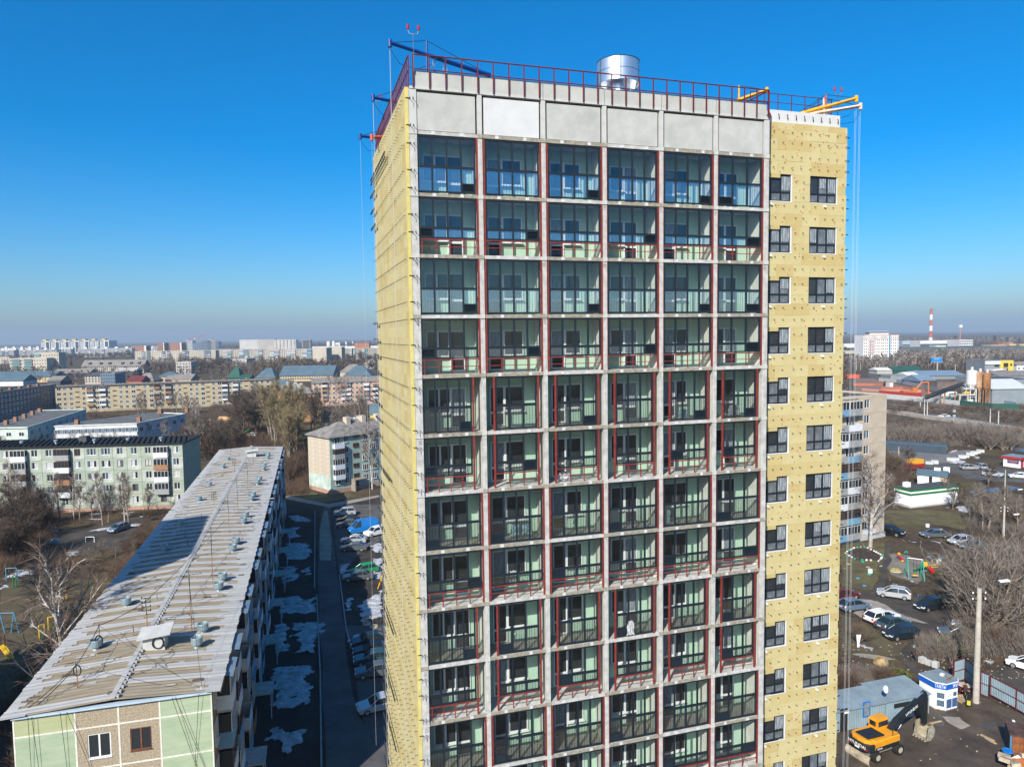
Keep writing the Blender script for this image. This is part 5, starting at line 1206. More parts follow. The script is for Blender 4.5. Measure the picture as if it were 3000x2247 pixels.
# orange excavator far away
p = at(*ZI(765,962)); ex = thing('excavator', 'small orange excavator digging far off in the red pit', 'excavator', p); mOrg = M('machine_orange', (.48,.15,.05), .5)
MB().box(-6,2,-2,2,.8,2.6).box(-1,1.5,-2,0,2.6,4.5).build('body', [mOrg], ex); MB().box(-6,2.5,-3,-1.4,0,1).box(-6,2.5,1.4,3,0,1).build('track', [mBrk], ex)
MB().cyl((1,0,2),(5,0,7),.5).cyl((5,0,7),(9,0,7.4),.45).build('boom', [mOrg], ex); MB().cyl((9,0,7.4),(9.2,0,1.5),.4).box(8.3,10,-1,1,0,1.6).build('arm', [mOrg], ex)
# ---- railway: embankment track, platform wall, masts
def strip(name, zf, a, b, w, h, mat, kind='structure'):
    A, B = at(*zf(*a)), at(*zf(*b)); d = (B-A); n = Vector((-d.y, d.x, 0)).normalized()*w/2
    o = MB().prism([(A-n)[:2], (B-n)[:2], (B+n)[:2], (A+n)[:2]], 0, h).build(name, mat); o['kind'] = kind; return o
strip('railway_embankment', ZI, (250,1050), (2600,1320), 5, .5, M('ballast', (.15,.12,.10), .95, .3, .5)); strip('railway_embankment', ZI, (250,1010), (2600,1225), 4, .5, MATS['ballast'])
strip('platform', Z6, (540,880), (1800,1060), 4, 1.3, M('platform_concrete', (.36,.31,.26), .9, .15, .3))
for s in (-.75, .75):
    A, B = at(*ZI(250,1050)), at(*ZI(2600,1320)); d = B-A; n = Vector((-d.y,d.x,0)).normalized()*s; MB().cyl(A+n+Vector((0,0,.6)), B+n+Vector((0,0,.6)), .08, None, 4).build('rail', [mRail])['kind'] = 'structure'
for j, (x, yb_, yt) in enumerate(((822,925,770),(845,925,790),(1050,975,865),(1337,985,850),(1402,990,865),(790,870,790))):
    p = at(*Z6(x, yb_)); h = hz(Z6, x, yt, p); t = thing('railway_mast', ['concrete railway mast with bracket at the conveyor foot','thinner concrete mast right of the bracketed mast','signal mast with two grey lamp boxes','lone thin railway mast under the green fence','paired railway mast nearest the right fence end','short railway mast by the concrete fence'][j], 'mast', p)
    MB().cyl((0,0,0), (0,0,h), .22, .16, 8).build('pole', [mConcL if j != 2 else mConc], t)
    if j in (0,1,4): MB().cyl((0,0,h*.85), (-3.2,0,h*1.0), .07, None, 4).cyl((0,0,h), (-3.2,0,h), .05, None, 4).build('bracket', [mBrk], t)
    if j == 2:
        for z in (.72,.92): MB().box(-.5,.5,-.5,-.2,h*z-.9,h*z+.9).build('signal_head', [M('signal_grey', (.3,.36,.38), .5)], t)
fence('platform_railing', 'low grey railing along the railway platform edge', Z6, [(850,900),(1280,965),(1700,1030)], .9, M('rail_blue', (.25,.33,.38), .7), mShG, 4, thick=.05)
# ================================================================ vegetation
mBirch = M('birch_bark', (.62,.58,.52), .85, .5, 2.2, col2=(.16,.13,.11), stretch=(1,1,3))
mBark = M('bark_brown', (.15,.115,.085), .9, .3, 2); mBarkL = M('bark_grey', (.27,.22,.17), .9, .3, 2)
mTwB = M('twigs_birch', (.20,.145,.11), .9, .25, .4); mTwD = M('twigs_brown', (.10,.074,.056), .9, .25, .4); mTwP = M('twigs_poplar', (.24,.185,.095), .9, .25, .4)
mTwR = M('twigs_shrub', (.115,.074,.05), .9, .3, .4); mTwG = M('twigs_grey', (.21,.175,.145), .9, .25, .4); mSpr = M('spruce_needles', (.022,.042,.024), .9, .4, .6); mShG2 = M('shrub_green', (.10,.11,.03), .9, .3, .8)
def perp(d):
    t = Vector((rnd(-1,1), rnd(-1,1), rnd(-1,1))); t -= d*t.dot(d)
    return t.normalized() if t.length > 1e-3 else Vector((1,0,0))
def limb(mb, p, d, L, r, seg, wander, up, n=5, r1=.35):
    pts = [p]; d = d.normalized()
    for s in range(seg):
        d = (d+perp(d)*wander+Vector((0,0,up))).normalized(); q = pts[-1]+d*(L/seg)
        mb.cyl(pts[-1], q, r*(1-(1-r1)*s/seg), r*(1-(1-r1)*(s+1)/seg), n, 0, False); pts.append(q)
    return pts, d
def twig(mb, p, d, L, w):
    x = perp(d)*w; mb.add([p-x, p+x, p+d*L], [(0,1,2)], 0)
def along(pts, t):
    f = t*(len(pts)-1); i = min(int(f), len(pts)-2); return pts[i].lerp(pts[i+1], f-i), (pts[i+1]-pts[i]).normalized()
def make_tree(seed, kind):
    """a unit tree about 10 m tall: (trunk mesh, crown mesh)"""
    random.seed(seed); t = MB(); c = MB()
    bark, tw = {'birch':(mBirch,mTwB), 'broad':(mBark,mTwD), 'grey':(mBarkL,mTwG), 'poplar':(mBarkL,mTwP), 'shrub':(mBark,mTwR), 'brush':(mBarkL,mTwG)}[kind]
    if kind in ('shrub', 'brush'):
        H = 10; stems = 9
        for s in range(stems):
            a = rnd(0, 6.28); lean = rnd(.1,.75); d = Vector((cos(a)*lean, sin(a)*lean, 1))
            pts, _ = limb(t, Vector((rnd(-.5,.5),rnd(-.5,.5),-.1)), d, H*rnd(.7,1), .11, 5, .14, .03, 4, .2)
            for q in range(11):
                p, dd = along(pts, rnd(.25,1)); nd = (dd+perp(dd)*rnd(.5,1.1)).normalized()
                b, _ = limb(c, p, nd, rnd(1.5,3.2), .045, 2, .2, .1, 3, .3)
                for w in range(9):
                    pp, d2 = along(b, rnd(.1,1)); twig(c, pp, (d2+perp(d2)*rnd(.3,1)).normalized(), rnd(.7,1.7), .03)
        return t.mesh('trunk', bark), c.mesh('crown', tw)
    H = 10; lo = {'birch':.28,'broad':.22,'grey':.25,'poplar':.18}[kind]; ang = {'birch':.72,'broad':1.15,'grey':1.0,'poplar':.42}[kind]
    trunks = [(Vector((0,0,-.15)), Vector((rnd(-.08,.08), rnd(-.08,.08), 1)), H*.93)]
    if kind == 'poplar': trunks += [(Vector((rnd(-.3,.3),rnd(-.3,.3),-.1)), Vector((rnd(-.25,.25), rnd(-.25,.25), 1)), H*.85) for _ in range(2)]
    if kind == 'broad': trunks += [(Vector((0,0,1.6)), Vector((rnd(-.6,.6), rnd(-.6,.6), 1)), H*.68) for _ in range(2)]
    for p0, d0, TL in trunks:
        pts, _ = limb(t, p0, d0, TL, .19 if kind != 'broad' else .22, 9, .07, .03, 7, .12)
        nl = {'birch':20,'broad':13,'grey':22,'poplar':16}[kind]
        for q in range(nl):
            f = lo+(1-lo)*(q+rnd(0,1))/nl; p, dd = along(pts, min(f, .99)); side = perp(Vector((0,0,1))); side.z = 0; side.normalize()
            LL_ = H*(.40 if kind != 'poplar' else .30)*(1.06-f*.75)*rnd(.7,1.15)
            nd = (dd+side*ang*rnd(.8,1.2)).normalized()
            b, _ = limb(t, p, nd, LL_, (.075 if kind != 'birch' else .085)*(1.25-f), 4, .13, .06 if kind != 'birch' else .02, 5, .25)
            for s in range(8):
                pp, d2 = along(b, rnd(.25,1)); n2 = (d2+perp(d2)*rnd(.5,1.0)).normalized()
                b2, _ = limb(t if kind == 'birch' and s % 2 else c, pp, n2, LL_*rnd(.25,.5), .026, 2, .18, .05 if kind != 'birch' else -.06, 3, .4)
                for w in range(9):
                    p3, d3 = along(b2, rnd(.1,1)); g = Vector((0,0,-.35 if kind == 'birch' else .15))
                    twig(c, p3, (d3+perp(d3)*rnd(.3,.9)+g).normalized(), rnd(.4,1.1), .011 if kind == 'birch' else .019)
    return t.mesh('trunk', bark), c.mesh('crown', tw)
def make_spruce(seed):
    random.seed(seed); t = MB().cyl((0,0,-.1),(0,0,10),.16,.02,6,0,False); c = MB()
    for r_ in range(30):
        z = .8+9.1*r_/30; R = 2.1*(1-z/10.2)**.9
        for k in range(13):
            a = rnd(0,6.28); d = Vector((cos(a), sin(a), -.28)); e = Vector((-sin(a), cos(a), 0)); L = R*rnd(.75,1.1); p = Vector((0,0,z))
            m_ = p+d*L*.55; tip = p+d*L+Vector((0,0,.12)); w = L*.22
            c.add([p, m_+e*w+Vector((0,0,-.15)), tip, m_-e*w+Vector((0,0,-.15)), m_+Vector((0,0,.08))], [(0,1,4),(1,2,4),(2,3,4),(3,0,4)])
    return t.mesh('trunk', mBark), c.mesh('crown', mSpr)
TPL = {k: [make_tree(40+i*7+len(k), k) for i in range(n)] for k, n in (('birch',4),('broad',4),('grey',3),('poplar',3),('shrub',4),('brush',3))}
TPL['spruce'] = [make_spruce(5), make_spruce(9)]
random.seed(77)
NAMES = {'birch':('birch_tree','bare white barked birch tree','tree'),'broad':('bare_tree','bare brown spreading tree','tree'),'grey':('twiggy_tree','bare grey twiggy tree','tree'),
         'poplar':('poplar_tree','tall bare yellowish poplar tree','tree'),'shrub':('shrub','bare reddish brown shrub','shrub'),'brush':('brush_tree','bare many stemmed grey willow','tree'),'spruce':('spruce_tree','dark green spruce tree','tree')}
NT = [0]
def tree_at(kind, P, h, label=None, group=None, wide=1.0):
    nm, lb, cat = NAMES[kind]; NT[0] += 1
    t = thing(nm, label or lb, cat, (P.x, P.y, P.z), rnd(0,6.28), group)
    tr, cr = TPL[kind][NT[0] % len(TPL[kind])]; s = h/10
    t.scale = (s*wide, s*wide, s)
    put('trunk', tr, t); put('crown', cr, t); return t
def tr(kind, zf, x, y, yt, label=None, group=None, wide=1.0):
    P = at(*zf(x, y)); P.z = 0; return tree_at(kind, P, max(1.0, hz(zf, x, yt, P)), label, group, wide)
ORD = 'first second third fourth fifth sixth seventh eighth ninth tenth eleventh twelfth thirteenth fourteenth fifteenth sixteenth seventeenth eighteenth nineteenth twentieth'.split()
ORD += ['twenty-'+o for o in ORD[:9]]+['thirtieth']+['thirty-'+o for o in ORD[:9]]+['fortieth']+['forty-'+o for o in ORD[:9]]
SHORT = {'birch':'white birches','broad':'bare brown trees','grey':'grey twiggy trees','poplar':'yellowish poplars','shrub':'bare shrubs','brush':'grey willows','spruce':'spruces'}
def order(ts, kind, where):
    def u(t): q = t.location-camo.matrix_world.translation; return q.dot(RT)/q.dot(FW)
    for j, t in enumerate(sorted(ts, key=u)): t['label'] = '%s from left of %s %s' % (ORD[j], SHORT[kind], where)
def row(kind, zf, pts, n, hpx, where, wide=1.0, jx=0, jy=0, hj=.25):
    g = '%s %s' % (SHORT[kind], where); ts = []
    for q in range(n):
        t = (q+rnd(.2,.8))/n*(len(pts)-1); i = min(int(t), len(pts)-2); f = t-i
        x = pts[i][0]+(pts[i+1][0]-pts[i][0])*f+rnd(-jx,jx); y = pts[i][1]+(pts[i+1][1]-pts[i][1])*f+rnd(-jy,jy)
        ts.append(tr(kind, zf, x, y, y-hpx*rnd(1-hj,1+hj), '', g, wide))
    order(ts, kind, where)
def nearL(lx, ly): p = LO+LX*lx+LY*ly; p.z = 0; return p
# beside the long block
def behind(zf, x, y, lx):
    d = ray(*zf(x, y)); o = Vector((0,0,CH)); t = (lx-(o-LO).dot(LX))/d.dot(LX); p = o+d*t; return Vector((p.x, p.y, 0)), t
p, t_ = behind(ZL, 640, 1290, -2.8); tree_at('birch', p, hz(ZL, 520, 330, p), 'big white birch leaning beside the long roof, nearer of the pair', None, .95)
p, t_ = behind(ZL, 672, 1225, -3.2); tree_at('birch', p, hz(ZL, 640, 200, p)*.93, 'second white birch just behind the leaning birch by the long roof', None, .85)
p, t_ = behind(ZL, 420, 1420, -7.5); tree_at('birch', p, hz(ZL, 300, 1250, p), 'low birch whose branches reach out at the front left of the roof', None, 1.25)
ts = []
for q in range(46):
    y = 14+q*2.2; p = nearL(rnd(-8.5,-2.2), y+rnd(-1,1)); ts.append(tree_at('shrub', p, rnd(2.6,5.4), '', 'shrubs along the left side of the long block', 1.4))
order(ts, 'shrub', 'along the long striped roof')
ts = []
for x, y, yt in ((40,110,-420),(172,250,-330),(120,120,-260),(485,155,-250),(560,150,-330),(690,140,-330),(745,140,-240),(960,190,-330),(1010,160,-200),(1165,160,-300),(1200,165,-330),(330,120,-180),(860,120,-200)):
    ts.append(tr('birch' if x in (40,172,485,1165,690) else 'grey', ZL, x, y, y-(y-yt)*.95, '', 'trees in front of the green panel block', .85))
SHORT['slim'] = 'slender trees'; order(ts, 'slim', 'before the green panel block')
row('shrub', ZL, [(0,560),(120,400),(260,300),(330,200)], 26, 190, 'massed at the left edge of the yard', 1.25, 60, 60); row('broad', ZL, [(-40,620),(60,560),(150,480),(40,330)], 8, 420, 'at the left edge of the yard', 1.0, 30, 30)
row('shrub', ZL, [(1180,470),(1250,440),(1330,250),(1400,120)], 14, 130, 'by the far part of the long roof', 1.2, 20, 20); row('shrub', ZL, [(350,640),(700,560),(950,600)], 12, 90, 'on the grass behind the birches', 1.3, 60, 60)
tr('grey', ZL, 1240,480,330, 'small bare tree with forked trunk beside the roof edge', None, 1.1)
row('shrub', Z3, [(850,1000),(930,960),(1040,900),(1100,830)], 18, 70, 'between the green block and the long roof', 1.3, 25, 15); row('birch', Z3, [(1040,960),(1065,930),(1085,870)], 4, 130, 'between the green block and the long roof', .7)
tr('grey', Z3, 1097,775,465, 'large rounded bare tree with clear trunk at the green block corner', None, 1.0); tr('birch', Z3, 935,745,540, 'white birch with fine drooping crown in front of the school'); tr('birch', Z3, 1000,760,600, 'smaller birch beside the white drooping birch by the school')
row('birch', Z3, [(300,700),(420,690),(470,690),(640,690),(720,690)], 8, 80, 'between the school and the green block', .9); row('shrub', Z3, [(500,690),(1000,690)], 12, 60, 'in the school garden', 1.4); tr('spruce', Z3, 240,690,600, 'young spruce at the corner of the school wing', None, 1.2)
row('broad', Z3, [(1150,720),(1250,690),(1350,690),(1180,640)], 13, 130, 'behind the far end of the long roof', 1.2, 40, 25); row('shrub', Z3, [(1120,740),(1300,720),(1420,700),(1560,700)], 22, 70, 'behind the far end of the long roof', 1.4, 30, 25)
row('poplar', Z3, [(1500,640),(1560,690),(1640,780),(1680,770),(1590,640),(1700,640)], 11, 300, 'in the clump before the mint block', .95, 25, 20, .15)
row('broad', Z3, [(1740,620),(1780,600),(1760,560)], 4, 190, 'in front of the orange gable', .8, 20, 10); row('grey', Z3, [(1400,600),(1460,600),(1520,560),(1420,540)], 10, 170, 'before the end of the yellow block', 1.1, 30, 20)
row('shrub', Z3, [(1610,900),(1640,860),(1690,800),(1720,760)], 26, 95, 'between the long roof and the mint block', 1.2, 25, 40); row('broad', Z3, [(1330,640),(1400,620),(1480,600)], 8, 190, 'before the end of the yellow block', 1.0, 40, 20)
row('grey', Z3, [(1800,600),(1880,600),(1960,580)], 9, 100, 'behind the mint block roof', 1.1, 20, 20); tr('birch', Z3, 2098,930,545, 'single white birch in front of the mint block', None, .75)
row('birch', ZB, [(1590,820),(1710,830),(1830,800)], 4, 320, 'in front of the orange block', .6); row('grey', ZA, [(1560,960),(1680,960),(1900,930),(2060,920),(2180,930)], 9, 260, 'in front of the yellow block', .9, 30, 10)
row('shrub', ZA, [(1000,960),(1300,990),(1600,980)], 16, 60, 'below the yellow block', 1.5, 20, 15); row('grey', ZA, [(480,900),(700,880),(860,880)], 9, 130, 'by the shaded corner of the yellow block', .9); row('broad', ZA, [(20,1010),(200,960),(330,940)], 9, 160, 'in front of the shaded dark block', 1.1)
row('birch', ZB, [(20,860),(110,880),(170,900),(60,960)], 8, 150, 'near the striped pole below the yellow block', .9); row('broad', ZB, [(580,900),(700,860),(850,860),(950,840)], 20, 230, 'in the dark copse below the yellow block', 1.15, 40, 30)
for kind, zf, pts, n, h, where, jx, jy in (('broad', Z3, [(1030,760),(1100,700),(1180,700),(1280,740)], 10, 150, 'beside the rounded tree', 30, 25), ('grey', Z3, [(850,640),(900,620),(1010,560)], 7, 90, 'behind the school wing', 25, 15),
  ('broad', Z3, [(0,760),(120,900),(300,940),(500,1000)], 14, 150, 'left before the green block', 30, 40), ('grey', Z3, [(600,1030),(760,1040),(900,1010),(960,960)], 9, 130, 'right before the green block', 30, 20), ('broad', Z3, [(1420,560),(1500,520),(1640,560),(1700,560)], 10, 150, 'behind the poplar clump', 30, 20), ('grey', Z3, [(1860,560),(1960,540),(2100,540)], 8, 110, 'behind the mint block lot', 30, 15)):
    row(kind, zf, pts, n, h, where, 1.1, jx, jy)
# middle distance
for kind, zf, pts, n, h, where, jx, jy in (
  ('broad', ZA, [(600,430),(750,330),(900,300)], 26, 90, 'before the white panel blocks', 40, 20), ('broad', ZA, [(1280,290),(1400,270),(1550,260)], 22, 80, 'left of the long brick row', 40, 20),
  ('grey', ZA, [(300,540),(400,540),(480,520)], 12, 100, 'in front of the blue roofed halls', 25, 15), ('grey', ZA, [(1700,430),(1850,420),(2000,380),(2100,340)], 22, 120, 'in front of the long brick row', 40, 20),
  ('broad', ZA, [(650,540),(900,520),(1000,470)], 16, 60, 'among the old houses', 40, 20), ('broad', ZA, [(1780,500),(1950,470),(2150,480)], 16, 70, 'among the old houses on the right', 40, 20), ('grey', ZA, [(0,420),(100,390)], 8, 90, 'at the left frame edge below the white blocks', 20, 20),
  ('broad', ZB, [(60,430),(200,420),(300,440),(400,420)], 24, 130, 'before the first balcony sections', 40, 25), ('grey', ZB, [(240,520),(480,480),(560,440),(700,470),(790,470)], 22, 130, 'behind the yellow block roof', 30, 25),
  ('poplar', ZB, [(850,440),(950,420),(1050,400),(1200,390),(1330,380)], 24, 130, 'before the last balcony sections', 30, 20), ('broad', ZB, [(1380,420),(1500,400),(1700,390),(1760,430)], 24, 100, 'below the blank gable walls', 40, 25),
  ('broad', ZB, [(1800,330),(1950,320),(2120,330)], 20, 110, 'before the pale block at the tower', 30, 20), ('grey', ZB, [(1150,560),(1250,540)], 6, 60, 'by the pink cottage', 20, 10)):
    row(kind, zf, pts, (n+1)//2, h, where, 1.1, jx, jy)
for x, y, yt, lab in ((1042,540,400,'dark spruce right of the yellow blue roofed building'),(1272,510,415,'middle spruce in front of the long blue roof'),(1352,500,430,'smallest spruce in front of the long blue roof'),(1470,495,335,'tallest spruce in front of the long blue roof'),(2155,480,400,'spruce half hidden at the tower edge')): tr('spruce', ZB, x, y, yt, lab)
for x, y, yt, lab in ((825,360,265,'dark conifer before the white panel blocks'),(770,300,240,'small dark conifer left in the far park'),(1200,300,240,'pine in the far park under the white blocks')): tr('spruce', ZA, x, y, yt, lab, None, 1.2)
tr('spruce', ZI, 88,490,395, 'spruce left of the office building'); tr('spruce', ZI, 430,540,470, 'spruce in front of the office building', None, 1.3); tr('spruce', ZI, 410,840,770, 'round young pine by the red pit', None, 2.2)
# right-hand side
tr('birch', Z7, 310,318,-270, 'tall white birch in front of the nine storey block', None, 1.05)
for x, y, yt, k, w, lab in ((1160,1275,860,'broad',1.2,'leaning bare tree at the corner of the green striped shop'),(1680,925,560,'broad',1.0,'bare tree standing by the puddle at the street'),(290,1255,900,'broad',1.0,'bare tree close behind the tall birch'),(530,640,330,'broad',1.2,'dark bare tree before the long dark container shed'),
     (560,870,480,'broad',1.1,'dark bare tree left of the white roofed shop'),(1600,1570,980,'grey',1.2,'bushy grey tree left of the short lamp pole'),(1690,1600,1020,'grey',1.1,'second bushy grey tree by the short lamp pole'),(1900,1130,880,'broad',.9,'pollarded tree with dark stubby branches by the puddle'),(2120,1590,1050,'grey',1.1,'grey tree right of the short lamp pole'),(1060,1180,800,'grey',1.1,'yellowish twiggy tree in front of the cream shop')):
    tr(k, ZR, x, y, yt, lab, None, w)
row('shrub', ZR, [(200,700),(330,740),(420,900),(430,1100)], 18, 260, 'beside the nine storey block', .9, 40, 40); row('shrub', ZR, [(1950,1560),(2100,1500),(2212,1400)], 10, 250, 'at the right edge above the lamps', 1.0, 40, 60)
row('brush', ZR, [(220,330),(500,310),(850,300),(1200,300),(1400,330)], 34, 260, 'in the scrub along the railway', 1.0, 60, 30); row('brush', ZR, [(1250,320),(1450,320),(1650,340),(1760,370),(1930,380),(2100,340)], 26, 300, 'in the scrub by the platform', 1.1, 50, 30)
row('shrub', ZR, [(200,250),(700,230),(1300,230),(1600,240),(2100,260)], 40, 190, 'on the slope below the platform', 1.5, 60, 60); row('shrub', Z6, [(540,860),(900,870),(1300,900),(1600,930)], 36, 55, 'between the railway tracks', 1.8, 30, 40)
row('broad', ZL, [(-60,480),(60,330),(200,180),(330,60)], 12, 330, 'above the left yard thicket', 1.15, 40, 40); row('grey', ZL, [(760,560),(900,520),(1080,480)], 6, 170, 'by the yard road', 1.1, 30, 20)
row('brush', Z7, [(960,740),(1060,720),(1150,740),(1240,740)], 9, 420, 'in the upper thicket at the right', 1.25, 40, 30, .15); row('grey', ZR, [(1380,1480),(1560,1400),(1800,1420),(2150,1440)], 8, 420, 'above the parked cars on the right', 1.1, 60, 60)
row('brush', Z7, [(1000,860),(1080,830),(1150,800),(1230,800)], 10, 480, 'in the big thicket at the right edge', 1.15, 50, 30, .15); row('birch', Z7, [(1060,640),(1130,620),(1210,640)], 5, 330, 'in the big thicket at the right edge', 1.0, 40, 30)
row('shrub', Z7, [(960,900),(1050,930),(1150,930),(1240,900)], 20, 130, 'at the foot of the right thicket', 1.2, 40, 30); row('brush', Z7, [(800,620),(900,640),(1000,690),(1100,700)], 7, 220, 'behind the parked cars on the right', 1.2, 40, 30)
row('brush', Z7, [(680,1000),(740,1010),(800,1010),(830,1030)], 9, 130, 'growing beside the grey concrete blocks', .7, 25, 10); tr('shrub', Z7, 240,900,770, 'bare shrub beside the white painted stakes', None, 1.4)
row('shrub', ZE, [(60,330),(120,330),(180,330)], 7, 260, 'at the tower foot behind the sheds', 1.0, 20, 20); row('shrub', ZE, [(480,240),(560,250),(620,230)], 6, 190, 'behind the corrugated sheds', 1.2, 25, 15)
def green_bush(zf, x, y, r, lab):
    p = at(*zf(x, y)); random.seed(int(x)); t = thing('green_shrub', lab, 'shrub', p); m = MB()
    for q in range(420):
        a, b = rnd(0,6.28), rnd(0,1.57); k = rnd(.4,1)*r; c = Vector((cos(a)*cos(b)*k*1.25, sin(a)*cos(b)*k*1.25, sin(b)*k+.1)); s = rnd(.08,.2)
        u = perp(Vector((0,0,1)))*s; w = perp(u.normalized())*s; m.add([c-u, c+w, c+u, c-w], [(0,1,2,3)])
    m.build('foliage', [mShG2], t); MB().cyl((0,0,-.1),(0,0,r*.7),.05,.02,5).build('stem', [mBark], t)
green_bush(ZE, 735, 165, 1.1, 'small green shrub behind the corrugated shed'); green_bush(ZC, 1320, 930, 1.6, 'olive green shrub among the bare stems by the thicket'); green_bush(Z7, 760, 500, 1.2, 'dark green shrub right of the playground')
# undergrowth nobody could count: low tangles of twigs over the waste ground
random.seed(8)
def undergrowth(name, regs, mat, label):
    m = MB(); V_ = m.v; F_ = m.f; k = 0
    for zf, x0, x1, y0, y1, n, h in regs:
        for q in range(n):
            x = rnd(x0, x1); y = rnd(y0, y1); p = at(*zf(x, y)) if zf else nearL(x, y)
            if MN.noise(Vector((p.x*.12, p.y*.12, 9))) < -.12: continue
            hh = h*rnd(.5,1.25)
            for w in range(9):
                a = rnd(0,6.28); t = rnd(.1,.9); b = Vector((p.x+rnd(-.5,.5)*h, p.y+rnd(-.5,.5)*h, 0)); e = b+Vector((cos(a)*t*hh*.7, sin(a)*t*hh*.7, hh*rnd(.5,1))); s_ = h*.013
                V_ += [(b.x-s_, b.y, 0), (b.x+s_, b.y+s_, 0), tuple(e)]; F_.append((k, k+1, k+2)); m.m.append(0); k += 3
                f = b.lerp(e, .55); g_ = f+Vector((rnd(-.4,.4)*hh, rnd(-.4,.4)*hh, hh*rnd(.15,.5))); V_ += [(f.x-s_*.7, f.y, f.z), (f.x+s_*.7, f.y, f.z), tuple(g_)]; F_.append((k, k+1, k+2)); m.m.append(0); k += 3
    o = m.build(name, [mat]); o['kind'] = 'stuff'; o['label'] = label; o['category'] = 'undergrowth'
undergrowth('undergrowth', [(None,-13,-1,10,112,2400,2.2),(ZL,-40,450,100,660,1500,2.8),(ZL,300,1300,420,700,500,1.0),(Z3,820,1110,830,1010,900,2.2),(Z3,1110,1500,560,740,1500,2.6),(Z3,1590,1730,740,960,900,2.2),(Z3,1250,1700,540,660,600,2.4),(ZL,0,1338,60,180,500,1.0)], mTwR, 'brown undergrowth round the blocks on the left')
undergrowth('undergrowth', [(ZR,190,2212,120,340,2600,2.6),(Z6,540,1650,830,1000,900,1.6),(ZI,430,2212,1060,1230,1200,1.6),(Z7,900,1260,560,960,2200,2.6),(ZR,1400,2300,1350,1609,700,2.0),(ZR,190,440,560,1100,500,2.2),(ZE,40,650,90,330,500,1.3),(ZC,980,1320,780,1000,260,1.3),(ZC,1320,2000,800,960,500,1.4)], mTwG, 'grey brown undergrowth on the waste ground at the right')
undergrowth('undergrowth', [(ZA,450,2200,860,1000,900,2.0),(ZB,300,1100,800,960,1400,2.6),(ZB,1500,2160,800,960,300,1.5),(ZA,0,600,800,1000,600,2.4)], mTwD, 'dark brown undergrowth round the yellow block')
# far-off woods that read as one mass
random.seed(5)
def wood(name, zf, boxes, mat):
    m = MB()
    for (x0, x1, y0, y1, n, hp) in boxes:
        for q in range(n):
            x, y = rnd(x0,x1), rnd(y0,y1); P = at(*zf(x,y)); P.z = 0; h = hp*rnd(.6,1.2); w = h*.32; b = len(m.v)
            m.cyl(P, P+Vector((0,0,h*.7)), h*.014, h*.006, 3, 0, False)
            for k in range(11):
                a = rnd(0,6.28); z = h*rnd(.2,.75); r = w*rnd(.4,1.1); s = P+Vector((0,0,z)); e_ = s+Vector((cos(a)*r, sin(a)*r, h*rnd(.12,.3))); d = Vector((-sin(a), cos(a), rnd(-.5,.5)))*h*.035
                m.add([s, e_-d, e_+d+Vector((0,0,h*.07))], [(0,1,2)])
    o = m.build(name, [mat]); tag(o, None, None, None, 'stuff'); return o
w1 = wood('distant_woods', ZA, [(-100,560,230,330,260,11),(560,1600,215,300,420,11),(1600,2300,300,470,300,10),(0,1600,420,560,260,9)], mTwD); w1['label'] = 'far bare woods and gardens between the left blocks'; w1['category'] = 'woods'
w2 = wood('distant_woods', ZB, [(0,800,290,470,360,10),(800,1800,300,450,500,10),(1750,2250,280,420,220,10),(0,1000,140,175,200,14),(1000,2250,125,160,350,16)], mTwD); w2['label'] = 'far bare woods between the stepped brick row and the tower'; w2['category'] = 'woods'
w3 = wood('roadside_poplars', ZI, [(560,1180,500,620,420,12),(1180,1700,500,640,420,13),(-60,560,520,640,240,10),(1700,2400,470,520,200,11),(560,2400,262,300,200,16)], mTwG); w3['label'] = 'pale bare roadside poplars before the office and billboard'; w3['category'] = 'woods'
w4 = wood('distant_woods', zm(0,0,1), [(1080,2480,1012,1110,1100,12),(1080,2480,1110,1330,260,9)], mTwD); w4['label'] = 'far bare woods on the plain beyond the tower'; w4['category'] = 'woods'
random.seed(21)
# ================================================================ vehicles
mTyre = M('tyre', (.018,.018,.018), .85, 0); mRim = M('wheel_rim', (.55,.56,.58), .35, .1, 4, metal=.7); mCarGlass = M('car_glass', (.015,.022,.026), .05, 0, spec=.7)
mLampW = M('headlamp', (.75,.77,.78), .15, 0); mLampR = M('tail_lamp', (.35,.015,.012), .25, 0); mPlate = M('number_plate', (.7,.7,.7), .6, 0); mTrim = M('black_trim', (.02,.02,.02), .6, 0)
def paint(name, c, metal=.35): return M('paint_'+name, c, .28, .06, .8, metal=metal, spec=.6)
PSilver = paint('silver', (.52,.54,.56)); PWhite = paint('white', (.78,.78,.77), 0); PDark = paint('dark_blue', (.02,.03,.045)); PGrey = paint('grey', (.13,.15,.16)); PBlack = paint('black', (.012,.012,.014)); PBlueV = paint('bright_blue', (.01,.17,.50), 0)
PRed = paint('dark_red', (.14,.015,.02)); PGreen = paint('green', (.02,.28,.08), .1); PTeal = paint('steel_teal', (.05,.10,.12)); PBeige = paint('pearl', (.48,.46,.42)); PBlue = paint('blue_grey', (.16,.24,.33))
